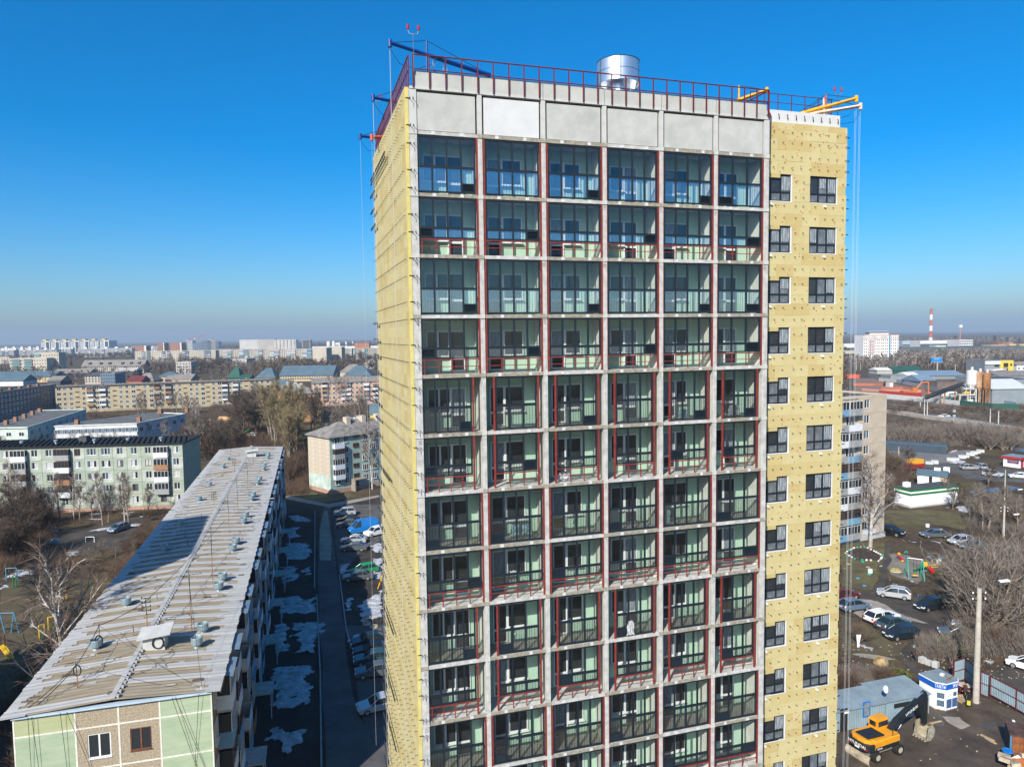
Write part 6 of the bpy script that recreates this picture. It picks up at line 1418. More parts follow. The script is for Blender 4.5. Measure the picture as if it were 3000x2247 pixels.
BODY = {  # side outline of the lower body and of the glasshouse: (x, z) front at +x; length, width, roof
 'hatch': ([(2.05,.35),(2.1,.62),(1.95,.80),(1.15,.93),(-1.95,.98),(-2.1,.75),(-2.08,.35)], [(1.2,.93),(.45,1.42),(-.2,1.50),(-1.35,1.46),(-2.0,.98)], 1.70),
 'sedan': ([(2.25,.33),(2.3,.60),(2.15,.76),(1.15,.90),(-1.35,.95),(-2.15,.93),(-2.3,.72),(-2.27,.33)], [(1.15,.90),(.35,1.36),(-.35,1.42),(-1.0,1.38),(-1.75,.94)], 1.74),
 'wagon': ([(2.3,.34),(2.35,.62),(2.2,.80),(1.2,.93),(-2.2,.98),(-2.35,.75),(-2.32,.34)], [(1.2,.93),(.45,1.40),(-.2,1.47),(-1.75,1.45),(-2.25,.98)], 1.74),
 'suv': ([(2.15,.42),(2.22,.78),(2.1,1.0),(1.15,1.10),(-2.1,1.15),(-2.22,.9),(-2.2,.42)], [(1.15,1.10),(.5,1.60),(-.2,1.68),(-1.7,1.65),(-2.1,1.15)], 1.82),
 'van': ([(2.7,.40),(2.78,.85),(2.6,1.15),(2.0,1.32),(-2.75,1.32),(-2.78,.7),(-2.75,.40)], [(2.0,1.32),(1.15,2.35),(.8,2.50),(-2.6,2.50),(-2.75,1.32)], 2.0)}
carme = {}
def car_parts(kind):
    if kind in carme: return carme[kind]
    low, top, W_ = BODY[kind]; y0 = W_/2; R = .31 if kind != 'suv' else .35
    def loft(m, prof, ys, mi=0):
        n = len(prof); vs = []
        for s, (y, k, dz) in enumerate(ys):
            cx = sum(p[0] for p in prof)/n
            for x, z in prof: vs.append((cx+(x-cx)*k, y, z-dz))
        fs = [(s*n+j, s*n+(j+1) % n, (s+1)*n+(j+1) % n, (s+1)*n+j) for s in range(len(ys)-1) for j in range(n)]
        fs += [tuple(range(n-1,-1,-1)), tuple(range((len(ys)-1)*n, len(ys)*n))]; m.add(vs, fs, mi)
    b = MB(); loft(b, low, [(-y0,.97,.05),(-y0+.1,1,0),(y0-.1,1,0),(y0,.97,.05)])
    xs = [p[0] for p in top]
    g = MB(); n = len(top); vs = []
    for y, sc in ((-1, 1), (1, 1)):
        for j, (x, z) in enumerate(top): vs.append((x, y*(y0-.06 if j in (0, n-1) else y0-.24), z-.02))
    fs = [(j, j+1, n+j+1, n+j) for j in range(n-1)] + [tuple(range(n-1,-1,-1)), tuple(range(n, 2*n))]
    g.add(vs, fs)
    r = MB(); a, c, d = top[1], top[2], top[3]; yy = y0-.23
    r.add([(a[0],-yy,a[1]),(c[0],-yy,c[1]),(d[0],-yy,d[1]),(a[0],yy,a[1]),(c[0],yy,c[1]),(d[0],yy,d[1])], [(0,1,4,3),(1,2,5,4)]); r.v = [(x, y, z+.004) for x, y, z in r.v]
    o = len(r.v); r.add([(x, y, z-.05) for x, y, z in r.v[:6]], [(3,4,1,0),(4,5,2,1)])
    for s in (-1, 1):                    # pillars following the glasshouse edges
        def yy_(j): return s*(y0-.06 if j in (0, n-1) else y0-.24)
        for j in range(n-1): r.cyl((top[j][0], yy_(j), top[j][1]-.01), (top[j+1][0], yy_(j+1), top[j+1][1]-.01), .045, None, 5)
        for f in ((.35,) if kind != 'wagon' else (.3,.62)): x = top[2][0]-f*.9; r.cyl((x, s*(y0-.05), low[3][1]), (x, s*(y0-.235), top[2][1]-.03), .05, None, 5)
    if kind == 'van': r.add([(.55, s*(y0-.04 if z < 1.5 else y0-.225), z) for s in (-1,1) for z in (1.3, 2.49)]+[(-2.62, s*(y0-.03 if z < 1.5 else y0-.225), z) for s in (-1,1) for z in (1.3, 2.49)], [(0,1,5,4),(2,6,7,3),(4,5,7,6)])
    wh = {}
    wb = (low[0][0]*.66, low[-1][0]*.62)
    tm = MB().cyl((0,-.1,0), (0,.1,0), R, None, 18).mesh('wheel', mTyre); rm_ = MB().cyl((0,-.108,0), (0,.108,0), R*.64, None, 14).mesh('rim', mRim)
    hl = MB().obox((0,0,0), (.10,.40,.14), 0).mesh('headlight', mLampW); tl = MB().obox((0,0,0), (.07,.30,.2), 0).mesh('taillight', mLampR); pl = MB().obox((0,0,0), (.03,.5,.11), 0).mesh('number_plate', mPlate)
    tk = MB().box(low[-1][0]-.03, low[0][0]+.05, -y0+.03, y0-.03, .2, .4).mesh('bumper', mTrim); mi = MB().obox((0,0,0), (.16,.14,.12), 0).mesh('mirror', mTrim)
    carme[kind] = (b.mesh('body', PSilver, False), g.mesh('cabin_glass', mCarGlass), r.mesh('roof_panel', PSilver), tm, rm_, hl, tl, pl, tk, mi, wb, y0, R, low, top); return carme[kind]
def car(kind, zf, x, y, head, mat, label, group=None, z=.03, size=1.0, P=None):
    """head: pixel the nose points at, or an angle"""
    b, g, r, tm, rm_, hl, tl, pl, tk, mi, wb, y0, R, low, top = car_parts(kind); P = P or at(*zf(x, y))
    if isinstance(head, tuple): q = at(*zf(*head)); head = math.atan2(q.y-P.y, q.x-P.x)
    t = thing('parked_car' if kind != 'van' else 'van', label, 'car' if kind != 'van' else 'van', (P.x, P.y, z), head, group); t.scale = (size,)*3
    for nm, me in (('body', b), ('roof_panel', r)):
        o = put(nm, me, t); o.material_slots[0].link = 'OBJECT'; o.material_slots[0].material = mat
    put('cabin_glass', g, t); put('bumper', tk, t)
    for wx in wb:
        for s in (-1, 1): w = put('wheel', tm, t, (wx, s*(y0-.08), R)); put('rim', rm_, w)
    fx, fz = low[1]; bx_, bz = low[-2]
    for s in (-1, 1): put('headlight', hl, t, (fx-.02, s*(y0-.3), fz+.02)); put('taillight', tl, t, (bx_+.0, s*(y0-.2), bz+.03)); put('mirror', mi, t, (top[0][0]-.25, s*(y0+.03), top[0][1]+.08))
    put('number_plate', pl, t, (fx+.01, 0, fz-.16)); put('number_plate', pl, t, (bx_-.02, 0, bz-.05)); return t
def cz(zf, a, b): return ((a[0]+b[0])/2, (a[1]+b[1])/2)
# right-hand car park (rear wheel -> front wheel pixels give place and heading)
def carw(kind, zf, rear, front, mat, label, side=-1, group=None):
    """rear/front: ground contact of the two wheels on the visible side"""
    A, B = at(*zf(*rear)), at(*zf(*front)); d = (B-A).normalized(); c = (A+B)/2; nrm = Vector((-d.y, d.x, 0))
    cam_side = 1 if (Vector((0,0,0))-c).dot(nrm) > 0 else -1
    c -= nrm*cam_side*.8; return car(kind, zf, 0, 0, math.atan2(d.y, d.x), mat, label, group, .03, 1.0, c)
carw('hatch', ZC, (790,318), (568,285), PSilver, 'silver hatchback parked at the end of the footpath')
carw('hatch', ZC, (1240,425), (1095,455), PDark, 'dark blue hatchback alone at the right of the car park')
carw('hatch', ZC, (175,460), (338,438), PBlue, 'blue grey hatchback beside the dry concrete strip'); carw('sedan', ZC, (60,330), (190,310), PRed, 'dark red car half hidden behind the tower edge')
carw('wagon', ZC, (478,612), (720,560), PWhite, 'white estate car first in the angled row'); carw('sedan', ZC, (620,690), (830,640), PTeal, 'teal grey saloon in the middle of the angled row'); carw('hatch', ZC, (915,775), (742,798), PDark, 'dark teal hatchback nearest in the angled row')
carw('wagon', ZC, (1760,740), (1470,680), PWhite, 'white estate car half behind the concrete pole'); carw('sedan', ZC, (1600,800), (1355,770), PGrey, 'dirty grey saloon under the bare stems'); carw('hatch', ZC, (2330,1190), (2180,1145), PWhite, 'white hatchback cut by the right frame edge')
carw('sedan', ZP, (1995,360), (1732,360), PGrey, 'grey saloon with dark roof beyond the playground'); carw('hatch', Z7, (925,300), (845,308), PSilver, 'silver hatchback right of the grey saloon'); carw('sedan', Z7, (1010,330), (905,335), PGrey, 'grey saloon partly hidden by branches'); carw('suv', ZP, (900,290), (1040,320), PBlack, 'black car by the corner of the nine storey block')
carw('suv', ZR, (1650,780), (1830,800), PSilver, 'silver estate car by the street tree'); carw('sedan', ZR, (2212,820), (2110,815), PWhite, 'white saloon at the right edge of the street'); carw('hatch', ZR, (1560,680), (1490,660), PSilver, 'silver hatchback parked behind the orange front car'); carw('hatch', ZR, (1380,690), (1470,690), PBeige, 'pale car with orange patch beside the silver hatchback'); carw('sedan', ZI, (1210,1255), (1160,1255), PWhite, 'small white car on the railway slope')
# courtyard
carw('suv', Z8, (1165,965), (1030,975), PSilver, 'silver off-roader first in the courtyard row'); carw('sedan', Z8, (1200,1030), (1060,1040), PDark, 'dark saloon behind the grey one in the courtyard'); carw('sedan', Z8, (1195,1075), (1060,1085), PGrey, 'grey saloon left of the blue van')
carw('van', Z8, (1390,1120), (1178,1150), PBlueV, 'bright blue high roofed van in the courtyard'); carw('suv', Z8, (1470,1150), (1365,1175), PWhite, 'white off-roader beside the blue van'); carw('sedan', Z8, (1262,1235), (1090,1240), PSilver, 'silver saloon behind the grey saloon in shade'); carw('sedan', Z8, (1255,1310), (1100,1315), PGrey, 'grey saloon nearest in the second courtyard row')
carw('hatch', Z8, (1390,1520), (1210,1550), PGreen, 'green hatchback in the courtyard'); carw('sedan', Z8, (1330,1590), (1120,1610), PGrey, 'dark saloon in front of the green hatchback')
for x0, x1, y0_, y1_, m_, lab in ((745,640,1092,1110,PDark,'dark blue saloon farthest in the shaded near row'),(755,650,1140,1152,PBlack,'black saloon second in the shaded near row'),(760,655,1180,1192,PTeal,'dark teal saloon third in the shaded near row'),(770,668,1240,1252,PGrey,'grey saloon nearest in the shaded near row')):
    carw('sedan', Z5, (x0,y0_), (x1,y1_), m_, lab)
carw('sedan', Z5, (790,1395), (697,1415), PSilver, 'silver blue saloon alone near the sunlit corner')
carw('hatch', ZL, (1165,235), (1120,250), PBlue, 'pale blue hatchback in the yard behind the birches'); carw('hatch', Z8, (200,200), (150,200), PWhite, 'white hatchback on the road by the green sheet'); carw('sedan', ZB, (1850,945), (1790,945), PSilver, 'silver saloon left of the pair behind the mint block'); carw('wagon', ZB, (1950,950), (1880,950), PWhite, 'white estate car right of the pair behind the mint block'); carw('hatch', ZB, (1900,812), (1850,812), PRed, 'red car in front of the orange block'); carw('hatch', Z8, (520,715), (550,712), PBlue, 'blue car peeping out behind the long roof end')
# ================================================================ on the tower's roof
mBlueS = M('rig_blue', (.006,.05,.22), .45, .1, 2); mYelS = M('rig_yellow', (.75,.36,.02), .5, .1, 2); mPale = M('rig_pale', (.70,.52,.38), .6, .2, 2); mOrS = M('rig_red', (.45,.09,.04), .5, .1, 2)
mRope = M('steel_rope', (.42,.44,.46), .5, 0); mLampRed = M('lamp_red', (.35,.008,.012), .25, 0, spec=.6)
def rig(label, tip, tail, mast, mat, zlow, two=0.0, matm=None, rope=True):
    b = (tail+tip)/2; t = thing('suspension_rig', label, 'lifting rig', T(b.x, b.y, Z0+2.2), TH); o = Vector((b.x, b.y, Z0+2.2))
    d = (tip-tail); an = math.atan2(d.y, d.x)
    m = MB().cyl(tail-o, tip-o, .11, .10, 4).cyl(tail-o, tail-o+d*.55, .13, .13, 4); m.cyl(tip-o-Vector((0,0,.22)), tip-o+Vector((0,0,.16)), .11, .11, 8); m.build('beam', [mat], t)
    f = MB(); f.cyl(mast[0]-o, mast[1]-o, .06, .055, 6); base = mast[0]-o
    f.cyl(base, base+Vector((.5,.5,-.25)), .04).cyl(base, base+Vector((-.5,.5,-.25)), .04); f.build('mast', [matm or mat], t)
    MB().tube([tip-o, mast[1]-o, tail-o], .016, 4).build('stay_wire', [mBrk], t)
    MB().box(tail.x-o.x-.3, tail.x-o.x+.3, tail.y-o.y-.3, tail.y-o.y+.3, -.1, .25).build('counterweight', [mConc], t)
    if rope:
        r = MB().cyl((tip-o), Vector((tip.x, tip.y, zlow))-o, .007, None, 4)
        if two: r.cyl((tip-o)+Vector((0,two,0)), Vector((tip.x, tip.y+two, zlow))-o, .007, None, 4)
        r.build('rope', [mRope], t)
        p = tip-o; MB().tube([p+Vector((0,0,-.3)), p+Vector((d.normalized()*-.5).to_tuple())+Vector((0,0,-.9)), p-d.normalized()*1.4+Vector((0,0,-.9)), p-d.normalized()*2.2+Vector((0,0,-.4))], .014, 4).build('power_cable', [mBrk], t)
    return t
tp = onS(1142,126,-.78); tl = onT(1437,222,tp.y); ms = (onT(1250,212,tp.y), onT(1250,120,tp.y)); rig('blue rope access rig with long sloping beam at the front roof corner', tp, tl, ms, mBlueS, 5, .1)
tp = onS(1093,286,-.9); tl = tp+Vector((4.2,0,-.5)); rig('blue rope access rig halfway along the left roof edge', tp, tl, (tp+Vector((2.4,0,-.9)), tp+Vector((2.4,0,.9))), mBlueS, 5, .12)
tp = onS(1055,399,-1.25); tl = tp+Vector((4.2,0,-.2)); rig('lowest blue rope access rig at the far left roof end', tp, tl, (tp+Vector((2.4,0,-.6)), tp+Vector((2.4,0,.8))), mBlueS, 8)
tp = onS(1089,402,-.9); tl = tp+Vector((2.2,0,.1)); rig('short red rope access rig beside the lowest blue one', tp, tl, (tp+Vector((1.2,0,-.5)), tp+Vector((1.2,0,.6))), mOrS, 8)
n_ = 9.0; tp = onT(2247,264,n_); tl = onT(2158,297,n_); rig('yellow rig with stub mast behind the red roof railing', tp, tl, (onT(2165,298,n_), onT(2165,252,n_)), mYelS, 5, 0, None, False)
tp = onS(2509,289,27.6); tl = onT(2326,340,tp.y); rig('orange rig with red mast over the right wing roof', tp, tl, (onT(2420,350,tp.y), onT(2419,278,tp.y)), mYelS, 4, .1, mOrS)
tp = onS(2521,311,27.9); tl = onT(2333,343,tp.y); rig('pale weathered rig with cream mast over the right wing roof', tp, tl, (onT(2414,350,tp.y), onT(2413,288,tp.y)), mPale, 4, .1)
zt = onT(1811,186,5).z; zb = onT(1811,252,5).z; c = onT(1811,200,5); r = (onT(1868,200,5).x-onT(1755,200,5).x)/2
v = thing('roof_vent', 'large shiny galvanised ventilation drum on the tower roof', 'ventilation drum', T(c.x, c.y, Z0+2.2), TH); o = Z0+2.2
m = MB().lathe([(r,zb-o),(r,zt-o)], 48); m.lathe([(r-.02,zt-o),(r-.02,zb-o)], 48); m.build('drum_shell', [mGalv], v, smooth=True); m = MB().lathe([(r+.004,zb-o+(zt-zb)*.5),(r+.004,zb-o+(zt-zb)*.5+.03)], 48)
for k in range(6): a = k*pi/3+.2; m.obox((r*cos(a), r*sin(a), (zb+zt)/2-o), (.02,.05,zt-zb-.04), a)
m.build('drum_seams', [mRail], v)
MB().lathe([(r+.005,zt-o-.02),(r+.03,zt-o),(r+.005,zt-o+.03),(r-.04,zt-o+.03)], 40).build('drum_rim', [mRail], v)
MB().lathe([(r*.55,0),(r*.55,zb-o+.3),(r*.3,zb-o+.7),(0,zb-o+.7)], 20).build('duct', [mGalv], v)
m = MB()
for k in range(8): a = k*pi/4; m.cyl((r*.58*cos(a), r*.58*sin(a), .2), ((r-.05)*cos(a), (r-.05)*sin(a), zb-o+.3), .025, None, 4)
m.build('support_struts', [mRail], v)
def oblight(label, b, h):
    t = thing('obstruction_light', label, 'warning light', T(b.x, b.y, b.z), TH)
    MB().cyl((0,0,0),(0,0,h),.018,.015,6).build('pole', [mRail], t)
    m = MB().tube([(0,0,h),(-.2,0,h+.03),(-.26,0,h+.2)], .02, 5).tube([(0,0,h),(.2,0,h+.03),(.26,0,h+.2)], .02, 5); m.build('fork', [mGalv], t)
    for s in (-1,1): MB().lathe([(0,0),(.05,.0),(.062,.04),(.062,.21),(.04,.25),(0,.26)], 12).build('lamp', [mLampRed], t, (s*.26, 0, h+.2))
b = onT(1213,212,-.1); oblight('double red warning light on the pole at the front roof corner', b, onT(1213,100,-.1).z-b.z-.03)
b = onS(1106,388,-.25); oblight('double red warning light at the far left roof corner', b, 2.0); b = onT(2454,340,1.9); oblight('double red warning light on the right wing roof', b, onT(2454,278,1.9).z-b.z)
p = onT(1283,195,2.0); t = thing('cable_coil', 'coiled grey cable hanging behind the front roof railing', 'cable coil', T(p.x, p.y, p.z), TH+.3)
for k in range(3):
    m = MB(); R = .42+.04*k
    for j in range(24): a, b = 2*pi*j/24, 2*pi*(j+1)/24; m.cyl((R*.75*cos(a)+.1*k,.03*k,R*sin(a)), (R*.75*cos(b)+.1*k,.03*k,R*sin(b)), .011, None, 4, 0, False)
    m.build('cable_loop', [mRail], t)
# ================================================================ building yard at the lower right
mCor = M('corrugated_blue', (.30,.40,.45), .5, .15, .5, metal=.3); mCorD = M('corrugated_roof', (.26,.33,.36), .5, .15, .6, metal=.3)
def corrugated(par, name, w, h, mat, loc, rot=(0,0,0), pitch=.2, amp=.05, ax='v'):
    n = max(4, int(w/pitch)); m = MB(); vs = []
    for j in range(n*2+1): x = w*j/(2*n); y = amp if j % 2 else 0; vs += [(x, y, 0), (x, y, h), (x, y+.03, h), (x, y+.03, 0)]
    fs = []
    for j in range(n*2):
        for q in range(4): fs.append((j*4+q, j*4+4+q, j*4+4+(q+1) % 4, j*4+(q+1) % 4))
    o = m.add(vs, fs).build(name, [mat], par, loc); o.rotation_euler = rot; return o
def shed(pL, pR, D, H, label, rise=.4):
    a, L = frame_of(pL, pR); t = thing('corrugated_shed', label, 'shed', pL, a)
    MB().box(.06, L-.06, .1, D-.1, 0, H-.05).build('wall_core', [mCorD], t)
    corrugated(t, 'front_wall', L, H, mCor, (0,0,0)); corrugated(t, 'side_wall', D, H, mCor, (L,0,0), (0,0,pi/2)); corrugated(t, 'side_wall', D, H, mCor, (0,D,0), (0,0,-pi/2))
    Ls = sqrt(D*D+rise*rise)+.3
    o = corrugated(t, 'roof', L+.2, Ls, mCorD, (-.1,-.15,H+.02), (-(pi/2-math.atan2(rise, D)),0,0), .28, .05)
    return t, L
pL, pR = at(*ZE(-20,792)), at(*ZE(566,672)); H = hz(ZE, 566, 432, pR); s1, L = shed(pL, pR, 2.6, H, 'blue grey corrugated shed with small blue framed window', .35)
a, b = (at(*ZE(40,777))-pL).length, (at(*ZE(125,760))-pL).length; MB().box(a, b, -.06, 0, .05, 2.2).build('door', [mTrim], s1); MB().box(a+.4, a+.9, -.07, -.06, 1.7, 2.0).build('door_notice', [mWhite], s1)
a, b = (at(*ZE(312,727))-pL).length, (at(*ZE(392,710))-pL).length
w = MB().box(a, b, -.08, 0, 1.0, 1.1).box(a, b, -.08, 0, 2.35, 2.45).box(a, a+.1, -.08, 0, 1.1, 2.35).box(b-.1, b, -.08, 0, 1.1, 2.35).build('window', [paint('bright_blue', (.01,.17,.50), 0)], s1); MB().box(a+.1, b-.1, -.06, 0, 1.1, 2.35).build('pane', [mFilm], w)
pL, pR = at(*ZE(572,668)), at(*ZE(1092,560)); H = hz(ZE, 1092, 325, pR); s2, L = shed(pL, pR, 3.0, H, 'blue grey corrugated shed with brown door beside the newspaper kiosk', .35)
MB().box(L-1.75, L-.2, -.08, 0, .05, H-.35).build('door', [M('door_brown', (.14,.07,.05), .7, .3, 2)], s2); MB().box(L*.2, L*.55, -.06, 0, H-.75, H-.35).build('vent_opening', [mTrim], s2)
MB().lathe([(0,0),(.3,.06),(.36,.16)], 16).build('satellite_dish', [mWhite], s1, (s1.location*0)+Vector(((at(*ZE(545,676))-at(*ZE(-20,792))).length, -.1, 3.4))).rotation_euler = (1.3,0,.3)
# newspaper kiosk
B0 = at(*ZE(1300,538)); h = hz(ZE, 1300, 222, B0); RP = [at(*ZE(*p), h) for p in ((970,95),(1160,197),(1300,222),(1440,188),(1432,152),(1215,38))]; o = Vector((RP[0].x, RP[0].y, 0))
kq = [Vector((p.x, p.y, 0))-o for p in RP]; cen = sum(kq, Vector())/6; ins = [cen+(p-cen)*.96 for p in kq]
mBand = M('kiosk_blue', (.012,.10,.42), .5, .05, 1); mKW = M('kiosk_white', (.82,.82,.82), .45, .04, 1)
ki = thing('newspaper_kiosk', 'white newspaper kiosk with blue lettered band and grey roof', 'kiosk', o)
MB().prism([tuple(p)[:2] for p in ins], .12, h-.05).build('wall', [mKW], ki); MB().prism([tuple(p)[:2] for p in ins], 0, .12).build('plinth', [mConcD], ki)
MB().prism([tuple(p)[:2] for p in kq], h*.79, h-.02, 0).build('fascia', [mBand], ki); MB().prism([tuple(cen+(p-cen)*1.01)[:2] for p in kq], h-.02, h+.06).build('roof_edge', [mKW], ki)
rf = MB(); e = (kq[5]-kq[0]); f = (kq[1]-kq[0]);
MB().prism([tuple(cen+(p-cen)*.97)[:2] for p in kq], h+.06, h+.09).build('roof', [mCorD], ki)
m = MB(); d1 = (kq[1]-kq[0]); n1 = e
for q in range(1, 12):
    p = kq[0]+n1*(q/12)*.96+d1.normalized()*.15; qq = p+d1*(1.05 if q < 6 else 1.0-.03*(q-6)); m.cyl(p+Vector((0,0,h+.1)), qq+Vector((0,0,h+.1)), .03, None, 4)
stuff(m.build('roof_ribs', [mCorD], ki)); m = MB().obox((cen.x+.6, cen.y-.2, h+.15), (1.4,.08,.06), .6).obox((cen.x+.4, cen.y+.1, h+.15), (.08,1.3,.06), .2).obox((cen.x+.2, cen.y+.4, h+.2), (.35,.3,.2), .6, 1); m.build('roof_clutter', [mRust, mWhite], ki)
def face(p, q): d = q-p; return math.atan2(d.y, d.x), d.length, p
for (p, q, s, sz) in ((kq[1], kq[2], 'ГАЗЕТЫ', .42), (kq[2], kq[3], 'ЖУ', .42)):
    a, L, p0 = face(p, q); c = p0+(q-p0)*(.5 if s == 'ГАЗЕТЫ' else .72)+Vector((sin(a), -cos(a), 0))*.02; tx = text('sign_text', s, sz, mWhite, ki, (c.x, c.y, h*.892), (pi/2, 0, a)); tx.scale = (min(1, L*.88/max(.01, tx.dimensions.x)) if tx.dimensions.x else 1, 1, 1)
for (p, q, wins, fm) in ((ins[1], ins[2], [(.12,.92,.35,1.1),(.12,.92,1.15,1.85)], mKW), (ins[2], ins[3], [(.05,.46,.3,1.15),(.54,.95,.3,1.15)], mBand), (ins[2], ins[3], [(.06,.2,1.35,1.75),(.3,.42,1.35,1.75),(.55,.93,1.3,1.85)], mKW)):
    a, L, p0 = face(p, q)
    for (x0, x1, z0, z1) in wins:
        w = put('window', MB().box(0, (x1-x0)*L, -.05, 0, 0, .06).box(0, (x1-x0)*L, -.05, 0, z1-z0-.06, z1-z0).box(0, .05, -.05, 0, .06, z1-z0-.06).box((x1-x0)*L-.05, (x1-x0)*L, -.05, 0, .06, z1-z0-.06).mesh('window', fm), ki, p0+(q-p0)*x0+Vector((0,0,z0))); w.rotation_euler = (0,0,a)
        MB().box(.05, (x1-x0)*L-.05, -.03, 0, .06, z1-z0-.06).build('pane', [mGlassB], w)
# corrugated fence, gate
def cfence(label, pts, h, frame=None, cat='fence', name='corrugated_fence', zb=.1):
    P = [at(*ZE(*p)) for p in pts]; o = P[0]; t = thing(name, label, cat, o)
    for a, b in zip(P, P[1:]):
        d = b-a; an = math.atan2(d.y, d.x); L = d.length; k = max(1, round(L/2.4))
        for j in range(k):
            c = a+d*(j/k)-o; corrugated(t, 'fence_panel', L/k-.06, h, mCor, (c.x, c.y, zb), (0,0,an), .18, .05)
            if frame:
                f = MB().box(-.04,.04,-.06,.1,0,h+zb+.1).box(0,L/k,-.05,-.01,h*.5+zb-.03,h*.5+zb+.03).box(0,L/k,-.05,-.01,h+zb-.05,h+zb+.05).box(0,L/k,-.05,-.01,zb-.05,zb+.02); f.build('frame', [frame], t, (c.x, c.y, 0), an)
    return t
cfence('pale corrugated fence running from the kiosk to the gate', [(1380,205),(1510,165),(1700,335),(1795,378)], 2.3, mMaroon); cfence('brown framed corrugated sliding gate at the right edge', [(1812,372),(2118,540),(2330,665)], 1.9, mMaroon, 'gate', 'yard_gate', .35)
# poles and lamps
mPole = M('pole_concrete', (.44,.40,.34), .9, .15, 2)
def pole(zf, x, yb_, yt, label, lamp=None, r=.26, ins_=True, name='utility_pole'):
    p = at(*zf(x, yb_)); H = hz(zf, x, yt, p); t = thing(name, label, 'pole', p); MB().cyl((0,0,-.1),(0,0,H),r,r*.72,12).build('pole', [mPole], t)
    if ins_:
        m = MB().box(-.7,.7,-.05,.05,H-.6,H-.5).box(-.7,.7,-.05,.05,H-1.2,H-1.1); m.build('crossarm', [mTrim], t)
        for s in (-.62,.62):
            for z in (H-.5, H-1.1): MB().lathe([(0,0),(.06,0),(.07,.1),(.04,.18),(0,.18)], 8).build('insulator', [mWhite], t, (s,0,z))
    if lamp:
        q = atY(*zf(*lamp), p.y)-p; MB().tube([(0,0,H-.2),(q.x*.35,0,q.z*.98),(q.x,0,q.z)], .035, 6).build('lamp_arm', [mRail], t); MB().obox((q.x+.2,0,q.z+.02),(.95,.36,.13),0,0,-.12).build('lamp_head', [mWhite], t)
    return t
pole(ZE, 1645, 432, -1090+180, 'tall thick concrete pole between the kiosk and the gate', ((Z7(1113,523)[0]-2450)*4.022, (Z7(1113,523)[1]-1950)*4.022), .30)
pole(ZR, 1910, 1660, 1210, 'short concrete lamp pole in the trees on the right', (2080,1340), .2); pole(ZR, 1925, 1130, 690, 'thin grey lamp pole by the street puddle', (2140,975), .14, False, 'street_lamp'); pole(ZR, 362, 620, 350, 'plain white post behind the nine storey block', None, .22, False, 'white_post'); pole(Z3, 1403, 620, 515, 'thin pale mast beside the white car on the road', None, .12, False, 'mast')
pole(ZI, 1320, 685, 565, 'pale post by the billboard road', None, .3, False); pole(ZI, 1632, 610, 420, 'dark mast with white top behind the silos', None, .4, False, 'mast')
for j, (x, yb_, yt) in enumerate(((38,640,480),(92,640,545),(282,645,560),(340,645,555))): pole(ZI, x, yb_, yt, ['leftmost and tallest','second','third','rightmost'][j]+' thin pale lamp post beside the works road bend', None, .25, False, 'street_lamp')['group'] = 'lamp posts by the road bend'
pole(Z3, 1186, 600, 530, 'red white and blue striped pole in the yard below the yellow block', None, .14, False, 'striped_pole')
# excavator
mExY = M('machine_yellow', (.72,.30,.012), .42, .08, 1.5, spec=.5); mExD = M('machine_dark', (.016,.022,.026), .45, .1, 2); mSteel = M('bucket_steel', (.45,.40,.30), .6, .3, 2, metal=.3); mBeig = M('blade_dusty', (.42,.35,.25), .8, .3, 1.5)
p0, p1 = at(*ZE(490,1020)), at(*ZE(1000,840)); hd = math.atan2(p1.y-p0.y, p1.x-p0.x)
EX = thing('excavator', 'yellow and black wheeled excavator with raised boom in the yard', 'excavator', p0, hd)
EXS = .86; EX.scale = (EXS,)*3; k = (p1-p0).length/EXS; XB = k
m = MB().box(-2.2,2.2,-.75,.75,.55,1.15).box(-1.9,-1.3,-1.2,1.2,.4,.75).box(1.3,1.9,-1.2,1.2,.4,.75).cyl((0,0,1.1),(0,0,1.35),.8,None,20); m.build('chassis', [M('chassis_dusty', (.22,.19,.15), .8, .3, 2)], EX)
for x in (-1.6,1.6):
    for s in (-1,1):
        w = MB().cyl((0,-.26,0),(0,.26,0),.56,None,20).build('wheel', [mTyre], EX, (x, s*1.08, .56)); MB().cyl((0,-.28,0),(0,.28,0),.3,None,12).build('rim', [mBeig], w)
m = MB(); prof = [(-.05,0),(.12,.25),(.12,.6),(-.05,.95)]
for (a, b), (c, d) in zip(prof, prof[1:]): m.add([(-2.95-a,-1.4,b),(-2.95-a,1.4,b),(-2.95-c,1.4,d),(-2.95-c,-1.4,d),(-2.85-a,-1.4,b),(-2.85-a,1.4,b),(-2.85-c,1.4,d),(-2.85-c,-1.4,d)], [(0,1,2,3),(7,6,5,4),(0,3,7,4),(1,5,6,2),(3,2,6,7),(0,4,5,1)])
m.box(-2.9,-2.1,-.7,-.5,.35,.6).box(-2.9,-2.1,.5,.7,.35,.6); m.build('dozer_blade', [mBeig], EX)
def hull(outline, z0, z1, inset=.08): 
    m = MB(); c = sum((Vector((*p,0)) for p in outline), Vector())/len(outline); q = [tuple(c+(Vector((*p,0))-c)*(1-inset))[:2] for p in outline]; n = len(outline); h = (z1-z0)*.18
    vs = [(x,y,z0) for x,y in outline]+[(x,y,z1-h) for x,y in outline]+[(x,y,z1) for x,y in q]
    return m.add(vs, [(j,(j+1)%n,n+(j+1)%n,n+j) for j in range(n)]+[(n+j,n+(j+1)%n,2*n+(j+1)%n,2*n+j) for j in range(n)]+[tuple(range(n-1,-1,-1)), tuple(range(2*n,3*n))])
hull([(-2.0,-1.3),(1.5,-1.3),(1.6,-1.1),(1.6,1.25),(-2.0,1.3)], 1.4, 2.3, .06).build('upper_body', [mExY], EX)
